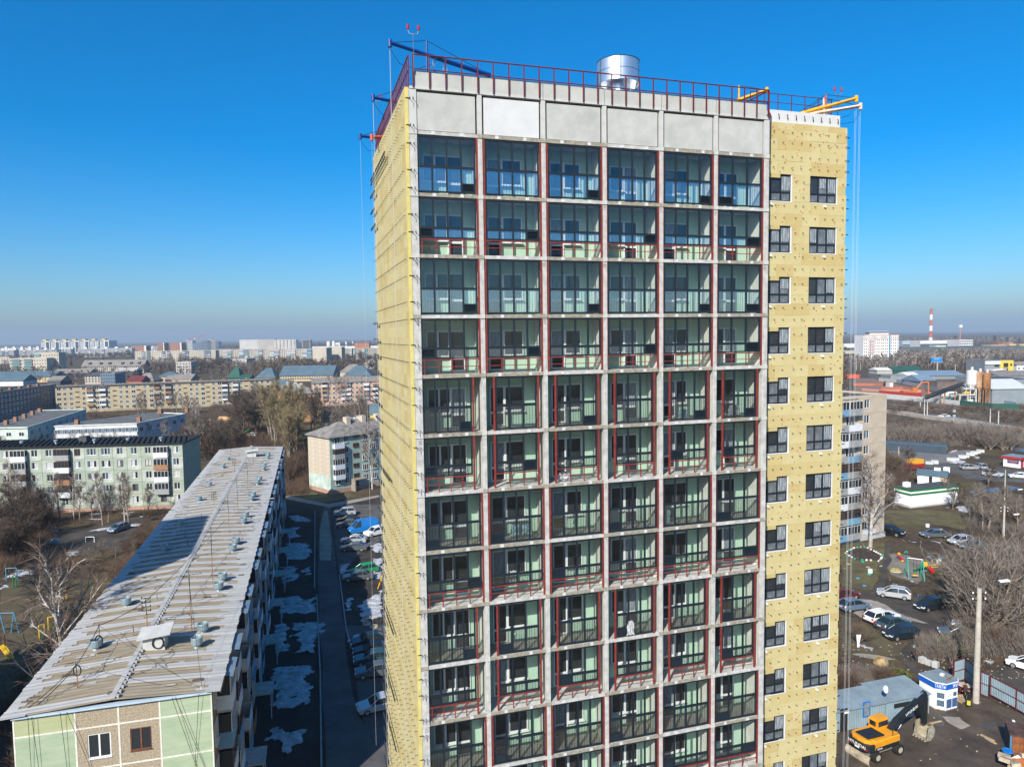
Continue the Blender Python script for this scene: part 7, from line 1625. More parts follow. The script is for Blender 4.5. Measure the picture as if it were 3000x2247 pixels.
hull([(-2.05,-1.33),(-2.05,1.33),(-2.6,1.2),(-2.95,.75),(-3.05,0),(-2.95,-.75),(-2.6,-1.2)], 1.3, 2.05, .05).build('counterweight', [mExD], EX); hull([(-2.0,-1.28),(-2.0,1.28),(-2.5,1.15),(-2.85,.7),(-2.95,0),(-2.85,-.7),(-2.5,-1.15)], 2.06, 2.36, .1).build('counterweight_top', [mExY], EX)
hull([(-2.4,-.75),(-.3,-.95),(-.3,.6),(-2.4,.75)], 2.36, 2.5, .08).build('engine_hood', [mExD], EX)
hull([(-1.95,-1.32),(1.45,-1.32),(1.45,-1.3),(-1.95,-1.3)], 1.3, 1.62, .0).build('side_skirt', [mExD], EX)
cb = hull([(.1,.2),(1.65,.2),(1.75,.3),(1.75,1.2),(.1,1.25)], 2.3, 3.25, .06).build('cab', [mExY], EX); 
MB().box(.25,1.6,.17,.2,2.5,3.02).build('cab_window', [mCarGlass], cb); MB().box(.06,.1,.4,1.1,2.5,3.0).build('cab_window', [mCarGlass], cb); MB().box(1.74,1.79,.35,1.15,2.4,3.05).build('cab_window', [mCarGlass], cb); MB().box(.3,1.6,1.24,1.28,2.4,3.02).build('cab_window', [mCarGlass], cb)
def plate(pts, w, y, name, mat):
    m = MB(); n = len(pts); vs = [(x, y-w/2, z) for x, z in pts]+[(x, y+w/2, z) for x, z in pts]
    return m.add(vs, [(j,(j+1)%n,n+(j+1)%n,n+j) for j in range(n)]+[tuple(range(n-1,-1,-1)), tuple(range(n,2*n))]).build(name, [mat], EX)
BY = -.25; ex, ez = XB*.97, (hz(ZE, 965, 282, p1)/EXS-.7)
sx = lambda f: .9+(ex-.9)*f
plate([(.6,1.75),(1.1,1.6),(sx(.36)+.2,ez*.66),(sx(.32)-.35,ez*.72)], .6, BY, 'boom', mExD)
bo = plate([(sx(.32)-.35,ez*.72),(sx(.36)+.2,ez*.655),(ex+.1,ez-.35),(ex+.3,ez+.05),(ex-.1,ez+.2),(sx(.6),ez*.915)], .5, BY, 'boom', mExD)
ar = plate([(ex-.2,ez+.5),(ex+.15,ez+.75),(ex+.42,ez+.3),(ex+.42,1.7),(ex+.1,1.6),(ex-.12,ez-.6)], .42, BY, 'stick', mExD)
for a, b, r_ in (((1.5,BY-.4,1.7),(sx(.3),BY-.4,ez*.6),.09),((1.5,BY+.4,1.7),(sx(.3),BY+.4,ez*.6),.09),((sx(.5),BY,ez*.9),(ex-.1,BY,ez+.6),.1),((ex+.5,BY,ez-.3),(ex+.65,BY,2.2),.08)):
    a, b = Vector(a), Vector(b); c = MB().cyl(a, a.lerp(b,.6), r_, None, 10).build('hydraulic_cylinder', [mExD], EX); MB().cyl(a.lerp(b,.6), b, r_*.55, None, 8).build('piston_rod', [mGalv], c)
m = MB(); bp = [(ex+.0,1.75),(ex+.55,1.75),(ex+.95,1.2),(ex+.85,.55),(ex+.3,.12),(ex-.35,.2)]; n = len(bp)
for (a, b), (c, d) in zip(bp[1:], bp[2:]): m.add([(a,BY-.75,b),(a,BY+.75,b),(c,BY+.75,d),(c,BY-.75,d)], [(0,1,2,3)]); m.add([(a-.06,BY-.72,b-.03),(a-.06,BY+.72,b-.03),(c-.06,BY+.72,d+.03),(c-.06,BY-.72,d+.03)], [(3,2,1,0)])
for s in (-.75,.72): m.add([(x,BY+s,z) for x,z in bp]+[(x,BY+s+.03,z) for x,z in bp], [tuple(range(n-1,-1,-1)), tuple(range(n,2*n))]+[(j,(j+1)%n,n+(j+1)%n,n+j) for j in range(n)])
for q in range(5): m.box(ex-.55,ex-.33,BY-.7+q*.33,BY-.58+q*.33,.16,.24)
m.build('bucket', [mSteel], EX)
tx = text('lettering', 'HYUNDAI', .46, mWhite, EX, (-3.06, 0, 1.72), (pi/2, 0, -pi/2)); a = math.atan2(ez*.27, sx(.95)-sx(.34))
text('lettering', 'HYUNDAI', .42, mWhite, EX, (sx(.62), BY-.27, ez*.82), (pi/2, -a, 0)); text('lettering', '55W-9A', .2, mWhite, EX, (-1.4, -1.345, 1.46), (pi/2, 0, 0))
for y in (-.95,.95,.55,-.55): MB().box(-2.98 if abs(y) < .8 else -2.9,-2.86 if abs(y) < .8 else -2.75,y-.1,y+.1,1.42,1.54).build('taillight', [mLampR], EX)
MB().box(-3.07,-3.04,-.25,.25,1.38,1.56).build('number_plate', [mPlate], EX); m = MB().tube([(.4,-1.2,2.3),(1.5,-1.2,2.3),(1.5,-1.2,2.9),(.6,-1.2,2.9),(.6,-1.2,2.3)], .025, 5); m.build('handrail', [mExD], EX)
# rusty container, barrel, heap and odds and ends
a, b, c = at(*ZE(2045,1068)), at(*ZE(2300,1120)), at(*ZE(2052,905)); an, L = frame_of(a, b)
ct = thing('shipping_container', 'rust brown container with blue corner frame at the lower right', 'container', a, an); H = hz(ZE, 2045, 812, a)
MB().box(.06,6,.06,2.4,.1,H-.05).build('walls', [M('rust_brown', (.24,.085,.03), .85, .35, 1.2, .2, 8)], ct); m = MB()
for q in range(22): m.box(.15+q*.27, .28+q*.27, .02, .06, .15, H-.1)
m.build('wall_ribs', [MATS['rust_brown']], ct); MB().box(-.03,.1,-.02,.12,0,H).box(-.03,.1,2.35,2.45,0,H).box(-.03,.1,.12,2.35,0,.12).box(-.03,.1,.12,2.35,H-.12,H).build('corner_frame', [M('frame_blue', (.04,.18,.33), .6, .2, 2)], ct); MB().box(-.05,6.1,-.05,2.5,H-.04,H+.04).build('roof', [M('rust_roof', (.10,.06,.05), .9, .5, 1)], ct)
p = at(*ZE(2015,1110)); t = thing('barrel', 'blue topped barrel beside the rusty container', 'barrel', p); MB().cyl((0,0,0),(0,0,.85),.42,None,16).build('drum_shell', [mTrim], t); MB().lathe([(.43,.8),(.43,.9),(.36,.9),(.36,.86),(0,.86)],16).build('lid', [paint('bright_blue',(0,0,0))], t)
p = at(*ZE(2130,1180)); t = thing('rubbish_heap', 'heap of grey tarp and orange sacks beside the barrel', 'heap', p)
for q in range(14): x, y = rnd(-1.4,1.8), rnd(-.9,.9); MB().obox((x,y,.3+rnd(0,.5)),(rnd(.5,1.3),rnd(.4,.9),rnd(.2,.5)),rnd(0,3),0,rnd(-.4,.4),rnd(-.4,.4)).build('sack', [[mBeig,mPale,mWhite,M('machine_orange',(.6,.16,.03))][q % 4]], t)
def plank(zf, a, b, label, mat, w=.22): 
    p, q = at(*zf(*a)), at(*zf(*b)); d = q-p; t = MB().obox((0,0,.06),(d.length,w,.06)).build('plank', [mat], None, (p+q)/2, math.atan2(d.y,d.x)); tag(t, label, 'plank')
mWood = M('raw_wood', (.46,.34,.20), .9, .2, 2); plank(ZE, (1700,815), (1865,892), 'long pale plank lying in the mud near the container', mWood); plank(ZE, (1760,855), (1885,925), 'shorter plank beside the long pale plank', mWood); plank(ZE, (2085,645), (2110,722), 'white board standing out behind the rusty container', mWhite); plank(ZE, (1020,700), (1240,655), 'thin pale plank behind the excavator bucket', mWood, .16)
for j, (x, y) in enumerate(((1015,1045),(1090,1070),(1170,1098))): p = at(*ZC(x,y)); t = MB().box(-.45,.45,-.4,.4,0,.75).box(-.3,.3,-.3,.3,.75,.8).build('concrete_block', [mConcL], None, p, .3+j*.2); tag(t, ['leftmost of three pale concrete blocks by the reeds','middle and smallest of three concrete blocks by the reeds','rightmost of three pale concrete blocks by the reeds'][j], 'block', 'concrete blocks by the reeds'); t.scale = (.72,.72,[.8,.6,.78][j])
p = at(*ZC(525,1060)); t = thing('straw_heap', 'round heap of yellow straw beside the footpath', 'heap', p); m = MB()
for q in range(500): a, b = rnd(0,6.28), rnd(0,1.4); d = Vector((cos(a)*cos(b)*1.25, sin(a)*cos(b), sin(b)*1.3)); e = perp(d.normalized()); m.add([d*rnd(.85,1)-e*.04, d+e*.04, d*1.05+e*rnd(.3,.5)], [(0,1,2)])
m.lathe([(1.1,0),(1.0,.6),(.6,1.1),(0,1.25)],14); m.build('straw', [M('straw', (.40,.29,.15), .95, .3, 2)], t); t.scale = (.62,)*3
p = at(*ZC(262,865)); t = thing('white_stakes', 'bundle of white painted stakes standing in the grass', 'stakes', p)
for q in range(5): MB().cyl((rnd(-.15,.15),0,0),((q-2)*.12,0,1.5),.05,None,6).build('stake', [mWhite], t)
for j, (x, y) in enumerate(((820,600),(890,595),(1140,553),(1210,540),(1295,515),(1340,500),(1420,475),(1475,455),(1515,440),(1570,425))):
    p = at(*ZR(x,y)); t = MB().box(-1.1,1.1,-.6,.6,0,.9).build('concrete_block', [mConcL], None, p, -.5+rnd(-.2,.2)); tag(t, ORD[j]+' from the left of the pale concrete blocks edging the forecourt', 'block', 'concrete blocks edging the forecourt'); t.scale = (rnd(.7,1.1),1,rnd(.7,1.1))
# ================================================================ shops behind the car park
a, b, c = at(*ZR(540,1250)), at(*ZR(1242,1168)), at(*ZR(335,1182)); an, L = frame_of(a, b); D = min(9, (c-a).length); H = hz(ZR, 540, 988, a)
sh1 = thing('shop', 'white flat shop with two green stripes behind the playground', 'shop', a, an); MB().box(0,L,0,D,.35,H).build('wall', [mKW], sh1); MB().box(-.05,L+.05,-.05,D+.05,0,.35).build('plinth', [mConcL], sh1)
mStr = M('stripe_green', (.01,.16,.04), .6)
for z0, z1 in ((.70,.80),(.92,1.02)): MB().box(-.08,L+.08,-.08,0,H*z0,H*z1).box(-.08,0,0,D+.08,H*z0,H*z1).box(L,L+.08,0,D+.08,H*z0,H*z1).build('green_stripe', [mStr], sh1)
MB().box(.1,L-.1,.1,D-.1,H,H+.12).build('roof', [mRoofD], sh1); MB().box(1.2,2.4,D-2,D-1,H+.12,H+1.1).build('air_conditioner', [mWhite], sh1); window(sh1, L*.7, 0, .9, 1.6, 1.4)
a, b, c = at(*ZR(640,905)), at(*ZR(1065,945)), at(*ZR(1325,935)); an, L = frame_of(a, b); H = hz(ZR, 1065, 785, b)
sh2 = thing('shop', 'cream shop with low blue grey roof behind the white shop', 'shop', a, an); D = (c-b).length; MB().box(0,L,0,D,0,H).build('wall', [mCream], sh2); MB().box(0,L*.8,-.06,0,0,H).build('white_siding', [mKW], sh2); roof_gable(sh2, L, D, H, 1.0, mRoofB, .3)
MB().box(L*.4,L*.52,-.1,-.06,0,2.3).build('door', [mTrim], sh2); MB().box(L*.55,L*.55+1.3,2,3,H+.3,H+1.5).box(L*.85,L*.85+1.3,4,5,H+.3,H+1.5).build('air_conditioner', [mWhite], sh2)
pL, pR = at(*ZR(150,392)), at(*ZR(1072,462)); an, L = frame_of(pL, pR); H = hz(ZR, 1072, 335, pR); t = thing('container_shed', 'long dark blue grey container shed across the forecourt', 'shed', pL, an); MB().box(0,L,0,4,0,H).build('wall', [M('cont_dark', (.045,.065,.085), .6, .1, .5)], t); MB().box(-.1,L+.1,-.1,4.1,H-.35,H+.08).build('roof_edge', [M('cont_edge', (.07,.10,.13), .5)], t); MB().box(L+.02,L+.06,.6,1.5,1.2,2.2).build('warning_sign', [mYelS], t)
for q in range(7): MB().box(.5+q*L/7, (q+1)*L/7-.4, -.06, 0, .1, H-.6).build('shed_door', [M('cont_dark', (.045,.065,.085))], t)
pL, pR = at(*ZR(412,725)), at(*ZR(745,690)); an, L = frame_of(pL, pR); t = thing('lorry_trailer', 'red sided open trailer with orange load by the shops', 'trailer', pL, an); MB().box(0,L,0,2.4,.6,1.8).build('side_boards', [M('trailer_red', (.30,.02,.02), .6, .1, 1)], t); MB().box(L*.55,L,.2,2.3,1.8,2.9).build('load', [mYelS], t)
for x in (.15,.3,.8): w = MB().cyl((0,0,0),(0,.3,0),.5,None,14).build('wheel', [mTyre], t, (L*x,-.05,.5))
pL, pR = at(*ZR(1905,628)), at(*ZR(2150,662)); an, L = frame_of(pL, pR); H = hz(ZR, 2150, 535, pR); t = thing('kiosk', 'white kiosk with red roof edge and purple sign by the street', 'kiosk', pL, an); D = 4.5
MB().box(0,L,0,D,0,H).build('wall', [mKW], t); MB().box(-.4,L+.5,-.4,D+.4,H-.1,H+.55).build('fascia', [M('kiosk_red', (.35,.03,.03), .5, .1, 1)], t); MB().box(-.3,L+.4,-.3,D+.3,H+.55,H+.6).build('roof', [mCorD], t); sg = MB().box(L*.25,L*.93,-.08,0,H*.45,H*.9).build('sign_board', [M('sign_purple', (.06,.03,.22), .6)], t)
for q in range(3): text('sign_text', ['РЕМОНТ ОБУВИ', 'ИЗГОТОВЛЕНИЕ', 'КЛЮЧЕЙ'][q], H*.12, mYelP, t, (L*.59, -.1, H*(.8-.13*q)), (pi/2,0,0))
MB().box(L,L+.05,.5,1.6,0,2.2).box(L,L+.05,2.0,3.4,.1,2.2).build('door', [M('kiosk_red', (.35,.03,.03))], t)
# ================================================================ playgrounds
mTealP = M('paint_teal_post', (.02,.33,.25), .5, .1, 2); mGrnP = M('paint_green_toy', (.0,.20,.05), .45); mRedP = M('paint_red_toy', (.50,.012,.015), .4); mYelT = M('paint_yellow_toy', (.75,.48,.03), .45); mSkyP = M('paint_sky_blue', (.08,.27,.42), .5)
def ppt(zf, x, y, P): q = atY(*zf(x, y), P.y)-P; return Vector((q.x, 0, q.z))
P = at(*ZP(1485,1140)); sw = thing('swing', 'green framed swing with yellow seat in the playground', 'swing', P)
a, b = at(*ZP(1342,1120))-P, at(*ZP(1632,1158))-P; m = MB()
for q in (a, b): m.cyl(q, q+Vector((.25,.9,3.0)), .07, None, 6).cyl(q+Vector((.35,1.9,0)), q+Vector((.25,.9,3.0)), .07, None, 6)
m.build('leg', [mTealP], sw); MB().cyl(a+Vector((.25,.9,3.0)), b+Vector((.25,.9,3.0)), .06, None, 6).build('top_bar', [mWhite], sw); c = (a+b)/2+Vector((.25,.9,0)); MB().cyl(c+Vector((-.25,0,.5)), c+Vector((-.25,0,3)), .025, None, 4).cyl(c+Vector((.25,0,.5)), c+Vector((.25,0,3)), .025, None, 4).build('chain', [mBrk], sw); MB().box(c.x-.4,c.x+.4,c.y-.2,c.y+.2,.45,.55).build('seat', [mYelT], sw)
P = at(*ZP(1640,960)); sl_ = thing('play_tower', 'play tower with red slide, green chute and yellow flower panel', 'play tower', P); sl_.scale = (.52,)*3
m = MB()
for x in (-.7,.7):
    for y in (-.7,.7): m.cyl((x,y,0),(x,y,2.6),.06,None,6)
m.build('post', [mTealP], sl_); MB().box(-.75,.75,-.75,.75,1.3,1.4).build('platform', [mGrnP], sl_)
MB().obox((.9,-1.7,.75),(1.0,2.6,.1),.15,0,0,.5).obox((.38,-1.75,.9),(.08,2.6,.3),.15,0,0,.5).obox((1.4,-1.6,.9),(.08,2.6,.3),.15,0,0,.5).build('slide', [mRedP], sl_); MB().obox((-2.2,-.6,.9),(3.2,.9,.12),.1,0,-.35).obox((-2.2,-1.0,1.05),(3.2,.08,.3),.1,0,-.35).build('slide', [mGrnP], sl_)
m = MB()
for k in range(6): a = k*pi/3; m.cyl((-.4+.5*cos(a),-.9,2.3+.5*sin(a)), (-.4+.5*cos(a),-.8,2.3+.5*sin(a)), .33, None, 12)
m.cyl((-.4,-.95,2.3),(-.4,-.75,2.3),.35,None,12); m.build('flower_panel', [mYelT], sl_); MB().box(1.2,4.2,-.2,-.1,1.0,1.2).box(1.2,4.2,-.2,-.1,1.7,1.9).box(4.1,4.3,-.2,-.1,.8,1.9).box(1.2,4.2,.6,.7,1.0,1.2).build('side_frame', [mYelT], sl_)
P = at(*ZP(1680,800)); t = thing('bench', 'long maroon bench at the back of the playground', 'bench', P); t.scale = (.42,.6,.6); MB().box(-2.2,2.2,-.2,.2,.7,.85).build('seat', [mMaroon], t); MB().box(-2,-1.9,-.2,.2,0,.7).build('leg', [mWhite], t); MB().box(1.9,2,-.2,.2,0,.7).build('leg', [mWhite], t)
P = at(*ZP(1100,970)); t = thing('roundabout', 'yellow and green ring roundabout in the playground', 'roundabout', P); t.scale = (.52,)*3
MB().lathe([(1.0,.45),(1.45,.45),(1.45,.55),(1.0,.55),(1.0,.45)],24).build('ring_seat', [mYelT], t); MB().lathe([(.95,.1),(1.5,.1),(1.5,.16),(.95,.16),(.95,.1)],24).build('ring_base', [mWhite], t); m = MB().cyl((0,0,0),(0,0,1.0),.07)
for k in range(6): a = k*pi/3; m.cyl((0,0,.3),(1.3*cos(a),1.3*sin(a),.45),.03,None,4).cyl((1.4*cos(a),1.4*sin(a),.5),(1.4*cos(a),1.4*sin(a),1.0),.03,None,4)
m.lathe([(1.38,1.0),(1.42,1.0),(1.42,1.04),(1.38,1.04),(1.38,1.0)],24); m.build('frame', [mGrnP], t)
P = at(*ZP(1190,770)); t = thing('seesaw', 'red and yellow seesaw at the edge of the footpath', 'seesaw', P); t.scale = (.6,)*3; MB().obox((0,0,.9),(.35,2.8,.1),.2,0,0,.4).build('beam', [mRedP], t); MB().obox((.2,1.3,1.5),(.5,.5,.5),.2).build('seat', [mYelT], t); MB().obox((-.2,-1.3,.35),(.4,.4,.35),.2).build('seat', [mYelT], t); MB().box(-.15,.15,-.15,.15,0,.9).build('stand', [mRedP], t)
def tyre(zf, x, y, mat, label, half=False, grp='painted tyres round the playground'):
    p = at(*zf(x,y)); m = MB().lathe([(.28,0),(.55,0),(.6,.12),(.55,.24),(.28,.24),(.33,.12),(.28,0)],16); o = m.build('painted_tyre', [mat], None, p, rnd(0,3)); tag(o, label, 'tyre', grp); o.scale = (.5,)*3
    if half: o.rotation_euler = (pi/2,0,rnd(-.5,.5)); o.location.z = .05
for x, y, m_, lab, hf in ((492,797,mTealP,'teal painted tyre touching the flower bed edge',0),(228,840,mBeig,'pale tyre on the grass left of the flower bed tyre',0),(585,898,mBeig,'pale tyre behind the white box on the grass',0),(608,1030,mTealP,'teal tyre at the foot of the white box',0),(402,1102,mSkyP,'light blue tyre lying alone on the grass',0),(520,1240,mSkyP,'blue tyre nearest the car park on the left',0),(1288,628,mTealP,'teal half tyre beside the seesaw',1),(1720,718,mSkyP,'blue half tyre behind the maroon bench',1),(1920,745,mSkyP,'blue half tyre behind the white box on the right',1),(1535,1435,mSkyP,'pale blue half tyre between the two hatchbacks',1),(2105,1435,mSkyP,'dark set blue half tyre at the right of the car park',1),(1940,195,mBeig,'white tyre behind the grey saloon',0)): tyre(ZP, x, y, m_, lab, hf)
tyre(ZC, 1270, 328, mSkyP, 'blue half tyre behind the dark blue hatchback', 1); tyre(ZC, 1340, 265, mSkyP, 'blue half tyre in the shadow of the thicket', 1)
for x, y, lab in ((628,1005,'small white box standing on the grass by the footpath'),(1895,825,'white box between the bench and the thicket'),(1690,155,'white boulder like bin beyond the parked cars')): p = at(*ZP(x,y)); t = MB().box(-.45,.45,-.35,.35,.05,.95).box(-.5,.5,-.4,.4,.95,1.02).build('white_box', [mWhite], None, p, .3); tag(t, lab, 'box'); t.scale = (.55,.55,.65)
bed = flat('flower_bed_soil', ZP, [(200,620),(330,545),(560,560),(720,620),(830,690),(760,770),(640,765),(480,760),(340,730),(240,680)], .06, M('bed_soil', (.06,.045,.035), .95, .4, 1.5, .5, 8), .1, 3)
P0 = at(*ZP(520,650)); fb = thing('flower_bed_border', 'ring of painted stones round the dark flower bed', 'border', P0); loop = [(170,640),(200,610),(330,545),(450,522),(520,525),(580,545),(700,600),(860,685),(830,740),(780,785),(640,775),(480,765),(340,745),(240,690),(170,640)]
Q = [at(*ZP(*p))-P0 for p in loop]; smes = [MB().lathe([(0,0),(.3,0),(.34,.2),(.2,.4),(0,.42)],7).mesh('stone', m_) for m_ in (mTealP, mPale, mWhite, mConcL, mRedP)]
for a, b in zip(Q, Q[1:]):
    n = max(1, int((b-a).length/.6))
    for j in range(n): c = a.lerp(b, j/n); s = put('stone', random.choice(smes[:4] if random.random() < .92 else smes), fb, (c.x, c.y, 0), rnd(0,6)); s.scale = (rnd(.4,.65),)*3
def frame_goal(zf, a, b, ya, yb_, label, mat, seat=None, name='swing'):
    p, q = at(*zf(a, ya)), at(*zf(b, yb_)); t = thing(name, label, 'play frame', (p+q)/2); o = (p+q)/2; m = MB(); h = 1.9
    for w in (p-o, q-o): m.cyl(w, w+Vector((0,0,h)), .08, None, 6)
    m.cyl(p-o+Vector((0,0,h)), q-o+Vector((0,0,h)), .05, None, 6); m.build('frame', [mat], t)
    if seat: MB().box(-.3,.3,-.15,.15,.5,.58).build('seat', [seat], t)
frame_goal(ZL, 60, 160, 700, 695, 'tall light blue bar frame at the left edge of the yard', mSkyP, None, 'bar_frame'); frame_goal(ZL, 125, 155, 775, 770, 'small green bar frame below the blue one', mGrnP, None, 'bar_frame'); frame_goal(ZL, 403, 430, 585, 600, 'blue post frame behind the birch branches', mSkyP, None, 'bar_frame'); frame_goal(ZL, 455, 545, 1180, 1165, 'wooden swing with green seat near the white birch', mYelT, mGrnP); frame_goal(ZL, 370, 420, 1260, 1245, 'second wooden swing in front of the green seated one', mYelT, mGrnP); frame_goal(ZL, 500, 620, 930, 880, 'orange climbing frame behind the birch trunks', mYelS, mOrS, 'climbing_frame')
P = at(*ZL(75,1190)); t = thing('swing', 'light blue A shaped swing at the left of the yard', 'swing', P); m = MB()
for x in (-.9,.9): m.cyl((x-.5,0,0),(x,0,2.6),.07,None,6).cyl((x+.5,0,0),(x,0,2.6),.07,None,6)
m.cyl((-.9,0,2.6),(.9,0,2.6),.05,None,6).build('frame', [mSkyP], t); MB().box(-.3,.3,-.15,.15,.5,.6).build('seat', [mBrk], t)
P = at(*ZL(20,1400)); t = thing('slide', 'red framed yellow slide at the left frame edge', 'slide', P); MB().cyl((-.4,0,0),(-.4,0,2.5),.06,None,6).cyl((.4,0,0),(.4,0,2.5),.06,None,6).cyl((-.4,0,2.5),(.4,0,2.5),.06,None,6).build('frame', [mMaroon], t); MB().obox((1.0,-.6,.7),(2.4,.6,.1),-.5,0,.5).build('chute', [mYelT], t)
p = at(*ZL(840,345)); t = thing('white_barrier', 'white pipe barrier in the yard behind the birches', 'barrier', p); MB().tube([(-.8,0,0),(-.8,0,1),(.8,0,1),(.8,0,0)], .06, 6).build('pipe', [mWhite], t)
p = at(*ZL(500,400)); t = thing('information_board', 'small board on posts behind the birch branches', 'board', p); MB().box(-1.2,1.2,-.05,.05,.8,1.8).build('panel', [mBalB], t); MB().box(-1.1,-1,-.05,.05,0,.8).box(1,1.1,-.05,.05,0,.8).build('post', [mTrim], t)
p = at(*Z8(130,185)); t = thing('green_sheet', 'sloping bright green sheet by the white car on the road', 'sheet', p); MB().obox((0,0,1.4),(4,1.6,.1),.5,0,-.6).build('sheet_panel', [mGrnP], t); MB().cyl((1.2,.3,0),(1.2,.3,2),.06,None,6).build('prop', [mTrim], t)
p = at(*Z3(1270,560)); t = thing('wooden_stage', 'orange wooden play house in the yard below the yellow block', 'play house', p); MB().box(-2.4,2.4,-1.5,1.5,0,2).build('wall', [mWood], t); roof_gable(t, 4.8, 3, 2, 1.2, mOr, .3).location = (-2.4,-1.5,0)
p = at(*Z5(742,830)); t = thing('climbing_frame', 'orange and teal climbing frame at the foot of the yellow wall', 'climbing frame', p); MB().cyl((-.6,0,0),(.3,.2,2.6),.08,None,6).cyl((.6,0,0),(.3,.2,2.6),.08,None,6).cyl((-.6,2,0),(.3,1.8,2.6),.08,None,6).build('frame', [mYelS], t); MB().box(-.3,.5,.3,1.6,1.4,1.55).build('deck', [mTealP], t)
for j, (x, y) in enumerate(((672,968),(672,996),(705,1010))): p = at(*Z5(x,y)); t = MB().lathe([(.28,0),(.55,0),(.6,.12),(.55,.24),(.28,.24),(.33,.12),(.28,0)],16).build('tyre', [mBeig], None, p); tag(t, ['pale tyre farthest in the shaded courtyard bed','middle pale tyre in the shaded courtyard bed','pale tyre nearest the wall in the courtyard bed'][j], 'tyre', 'tyres in the courtyard bed')
# ================================================================ people
mSkin = M('skin', (.50,.30,.21), .6, 0); mCoat = M('coat_black', (.014,.014,.017), .8, .1, 6); mCoat2 = M('coat_brown', (.05,.035,.028), .8, .1, 6); mCap = M('cap_teal', (.10,.42,.42), .7); mHair = M('hair_dark', (.02,.015,.012), .7); mHiV = M('bag_yellow', (.55,.50,.05), .6)
def person(P, face_, label, coat, cap, stride=.15, bag=False):
    t = thing('person', label, 'person', P, face_)
    J = [((0,0,.95),.14),((0,0,1.2),.155),((0,0,1.42),.16),((0,0,1.52),.07),((.02,0,1.6),.075),((.03,0,1.70),.10),((.02,0,1.79),.06),
         ((stride*.3,.10,.88),.11),((stride,.11,.48),.075),((stride*1.1,.11,.08),.05),((stride*1.1+.14,.12,.04),.045),
         ((-stride*.3,-.10,.88),.11),((-stride*.7,-.11,.48),.075),((-stride*1.6,-.11,.10),.05),((-stride*1.6+.13,-.12,.05),.045),
         ((0,.20,1.42),.075),((-stride*.6,.26,1.13),.055),((-stride*.2+.06,.26,.88),.04),((-.02+.1,.26,.80),.042),
         ((0,-.20,1.42),.075),((stride*.6,-.26,1.13),.055),((stride*.8+.06,-.26,.88),.04),((stride*.8+.1,-.26,.80),.042)]
    E = [(0,1),(1,2),(2,3),(3,4),(4,5),(5,6),(0,7),(7,8),(8,9),(9,10),(0,11),(11,12),(12,13),(13,14),(2,15),(15,16),(16,17),(17,18),(2,19),(19,20),(20,21),(21,22)]
    me = bpy.data.meshes.new('body'); me.from_pydata([j[0] for j in J], E, []); o = put('body', me, t); me.materials.append(coat)
    sk = o.modifiers.new('skin', 'SKIN'); lay = me.skin_vertices[0].data if me.skin_vertices else None
    if lay:
        for q, j in enumerate(J): lay[q].radius = (j[1], j[1])
        lay[0].use_root = True
    ss = o.modifiers.new('subdivision', 'SUBSURF'); ss.levels = 1; ss.render_levels = 2
    MB().lathe([(0,.125),(.06,.105),(.098,.05),(.102,0),(.09,-.07),(.055,-.12),(0,-.125)],14).build('head', [mSkin], t, (.03,0,1.70), 0, True)
    MB().lathe([(.108,.01),(.108,.06),(.08,.12),(.03,.145),(0,.147)],14).build('cap' if cap != mHair else 'hair', [cap], t, (.015,0,1.705), 0, True)
    MB().obox((.125,0,-.01),(.03,.022,.035)).build('nose', [mSkin], t, (.03,0,1.69)); MB().obox((0,.035,.02),(.012,.02,.012)).obox((0,-.035,.02),(.012,.02,.012)).obox((0,0,-.06),(.012,.045,.01)).build('face_features', [mHair], t, (.128,0,1.70))
    MB().lathe([(.185,-.12),(.19,0),(.175,.3),(.17,.5),(.12,.6),(.08,.62)],14).build('jacket', [coat], t, (0,0,.93), 0, True)
    for s in (1,-1):
        h = MB(); bx_ = J[18 if s > 0 else 22][0]
        for q in range(4): h.cyl((bx_[0]+(q-1.5)*.02,bx_[1],bx_[2]-.03), (bx_[0]+(q-1.5)*.022+.01,bx_[1]-.01*s,bx_[2]-.10+.008*abs(q-1.5)), .011, .008, 6)
        h.cyl((bx_[0]+.03,bx_[1],bx_[2]+.01), (bx_[0]+.065,bx_[1],bx_[2]-.04), .012, .009, 6).obox((bx_[0],bx_[1],bx_[2]-.01),(.085,.035,.08)); h.build('hand', [mSkin], t)
    if bag: MB().obox((.05,.33,.6),(.3,.12,.42)).build('bag', [mHiV], t)
    return t
p = at(*ZE(1565,488)); person(p, 2.6, 'person in black coat carrying a yellow bag beside the kiosk', mCoat, mHair, .12, True); p = at(*ZE(1520,400)); person(p, 2.9, 'person in dark clothes half behind the one in the black coat', mCoat2, mHair, .05); p = at(*ZC(912,1035)); person(p, 1.9, 'person in dark clothes and teal cap walking on the path', mCoat2, mCap, .22)
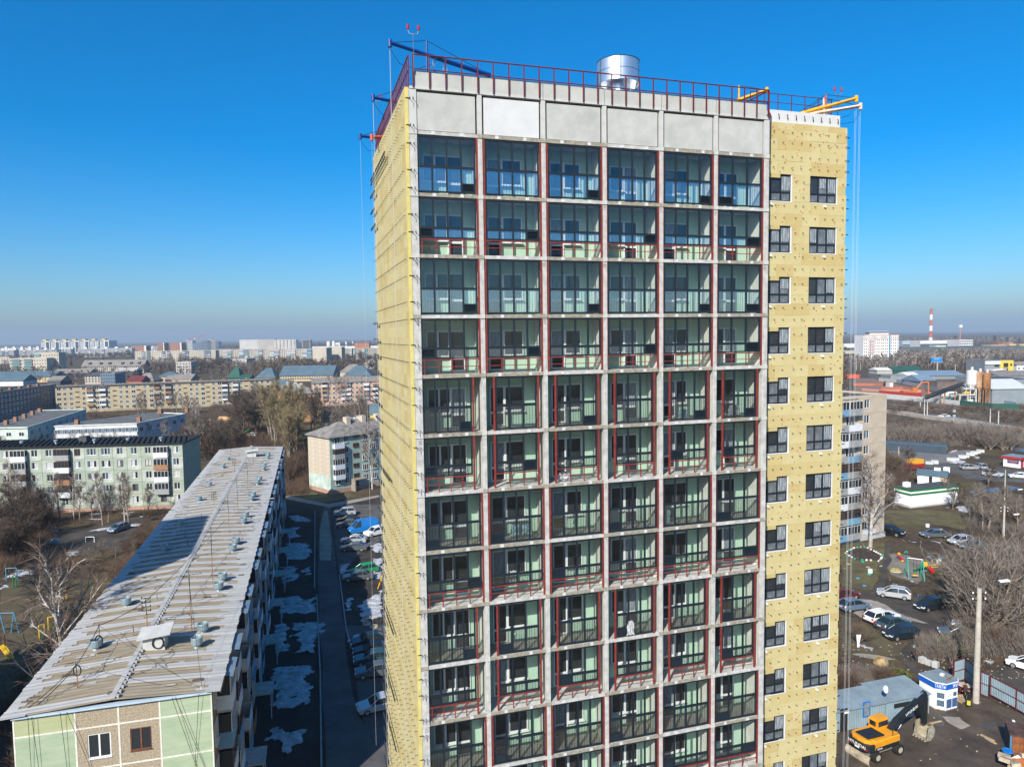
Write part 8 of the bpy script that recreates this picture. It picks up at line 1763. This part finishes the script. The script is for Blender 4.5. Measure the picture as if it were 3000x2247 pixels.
p = at(*ZE(1500,310)); t = thing('handcart', 'red covered handcart between the kiosk and the corrugated fence', 'handcart', p); MB().obox((0,0,.8),(1.6,1.1,.12),.3,0,.2).build('cover', [mPale], t); MB().box(-.7,.7,-.5,.5,.35,.7).build('tray', [mMaroon], t); MB().cyl((-.2,-.55,.3),(-.2,-.45,.3),.3,None,14).build('wheel', [mTyre], t); MB().cyl((-.2,.45,.3),(-.2,.55,.3),.3,None,14).build('wheel', [mTyre], t)
p = at(*ZE(1490,395)); t = thing('pallet', 'pale wooden pallet on the ground right of the kiosk', 'pallet', p, .3)
for q in range(5): MB().box(-.8,.8,-.55+q*.25,-.4+q*.25,.12,.16).build('slat', [mWood], t)
MB().box(-.8,-.7,-.55,.6,0,.12).box(.7,.8,-.55,.6,0,.12).build('bearer', [mWood], t)
# litter on the bare ground
random.seed(3); m = MB()
for zf, x0, x1, y0, y1, n in ((ZC,60,900,820,1250,70),(ZC,1500,2212,950,1250,80),(ZP,100,2100,300,1450,60),(ZC,1000,1600,950,1250,40),(ZL,0,1000,300,1100,30),(ZE,900,2100,200,1150,30),(ZR,200,2200,380,1500,60)):
    for q in range(n): p = at(*zf(rnd(x0,x1), rnd(y0,y1))); m.obox((p.x,p.y,.05),(rnd(.05,.22),rnd(.05,.14),rnd(.02,.06)),rnd(0,3),random.choice([0,0,1,2]))
o = m.build('ground_litter', [mBeig, mConc, mRust]); o['kind'] = 'stuff'; o['label'] = 'scattered scraps and litter on the bare spring ground'; o['category'] = 'litter'
# ================================================================ haze over the whole plain
hm = bpy.data.materials.new('haze'); hm.use_nodes = True; n = hm.node_tree
for x in list(n.nodes):
    if x.type != 'OUTPUT_MATERIAL': n.nodes.remove(x)
pv = n.nodes.new('ShaderNodeVolumePrincipled'); pv.inputs['Color'].default_value = (.50,.62,.76,1); pv.inputs['Density'].default_value = 1.3e-4
pv.inputs['Anisotropy'].default_value = 0.0
n.links.new(pv.outputs[0], [x for x in n.nodes if x.type == 'OUTPUT_MATERIAL'][0].inputs['Volume'])
hb = MB().box(-8500, 8500, -400, 12500, -1.0, 160).build('haze', [hm]); hb['kind'] = 'stuff'
print('SUBPARTS', len(bpy.data.objects))
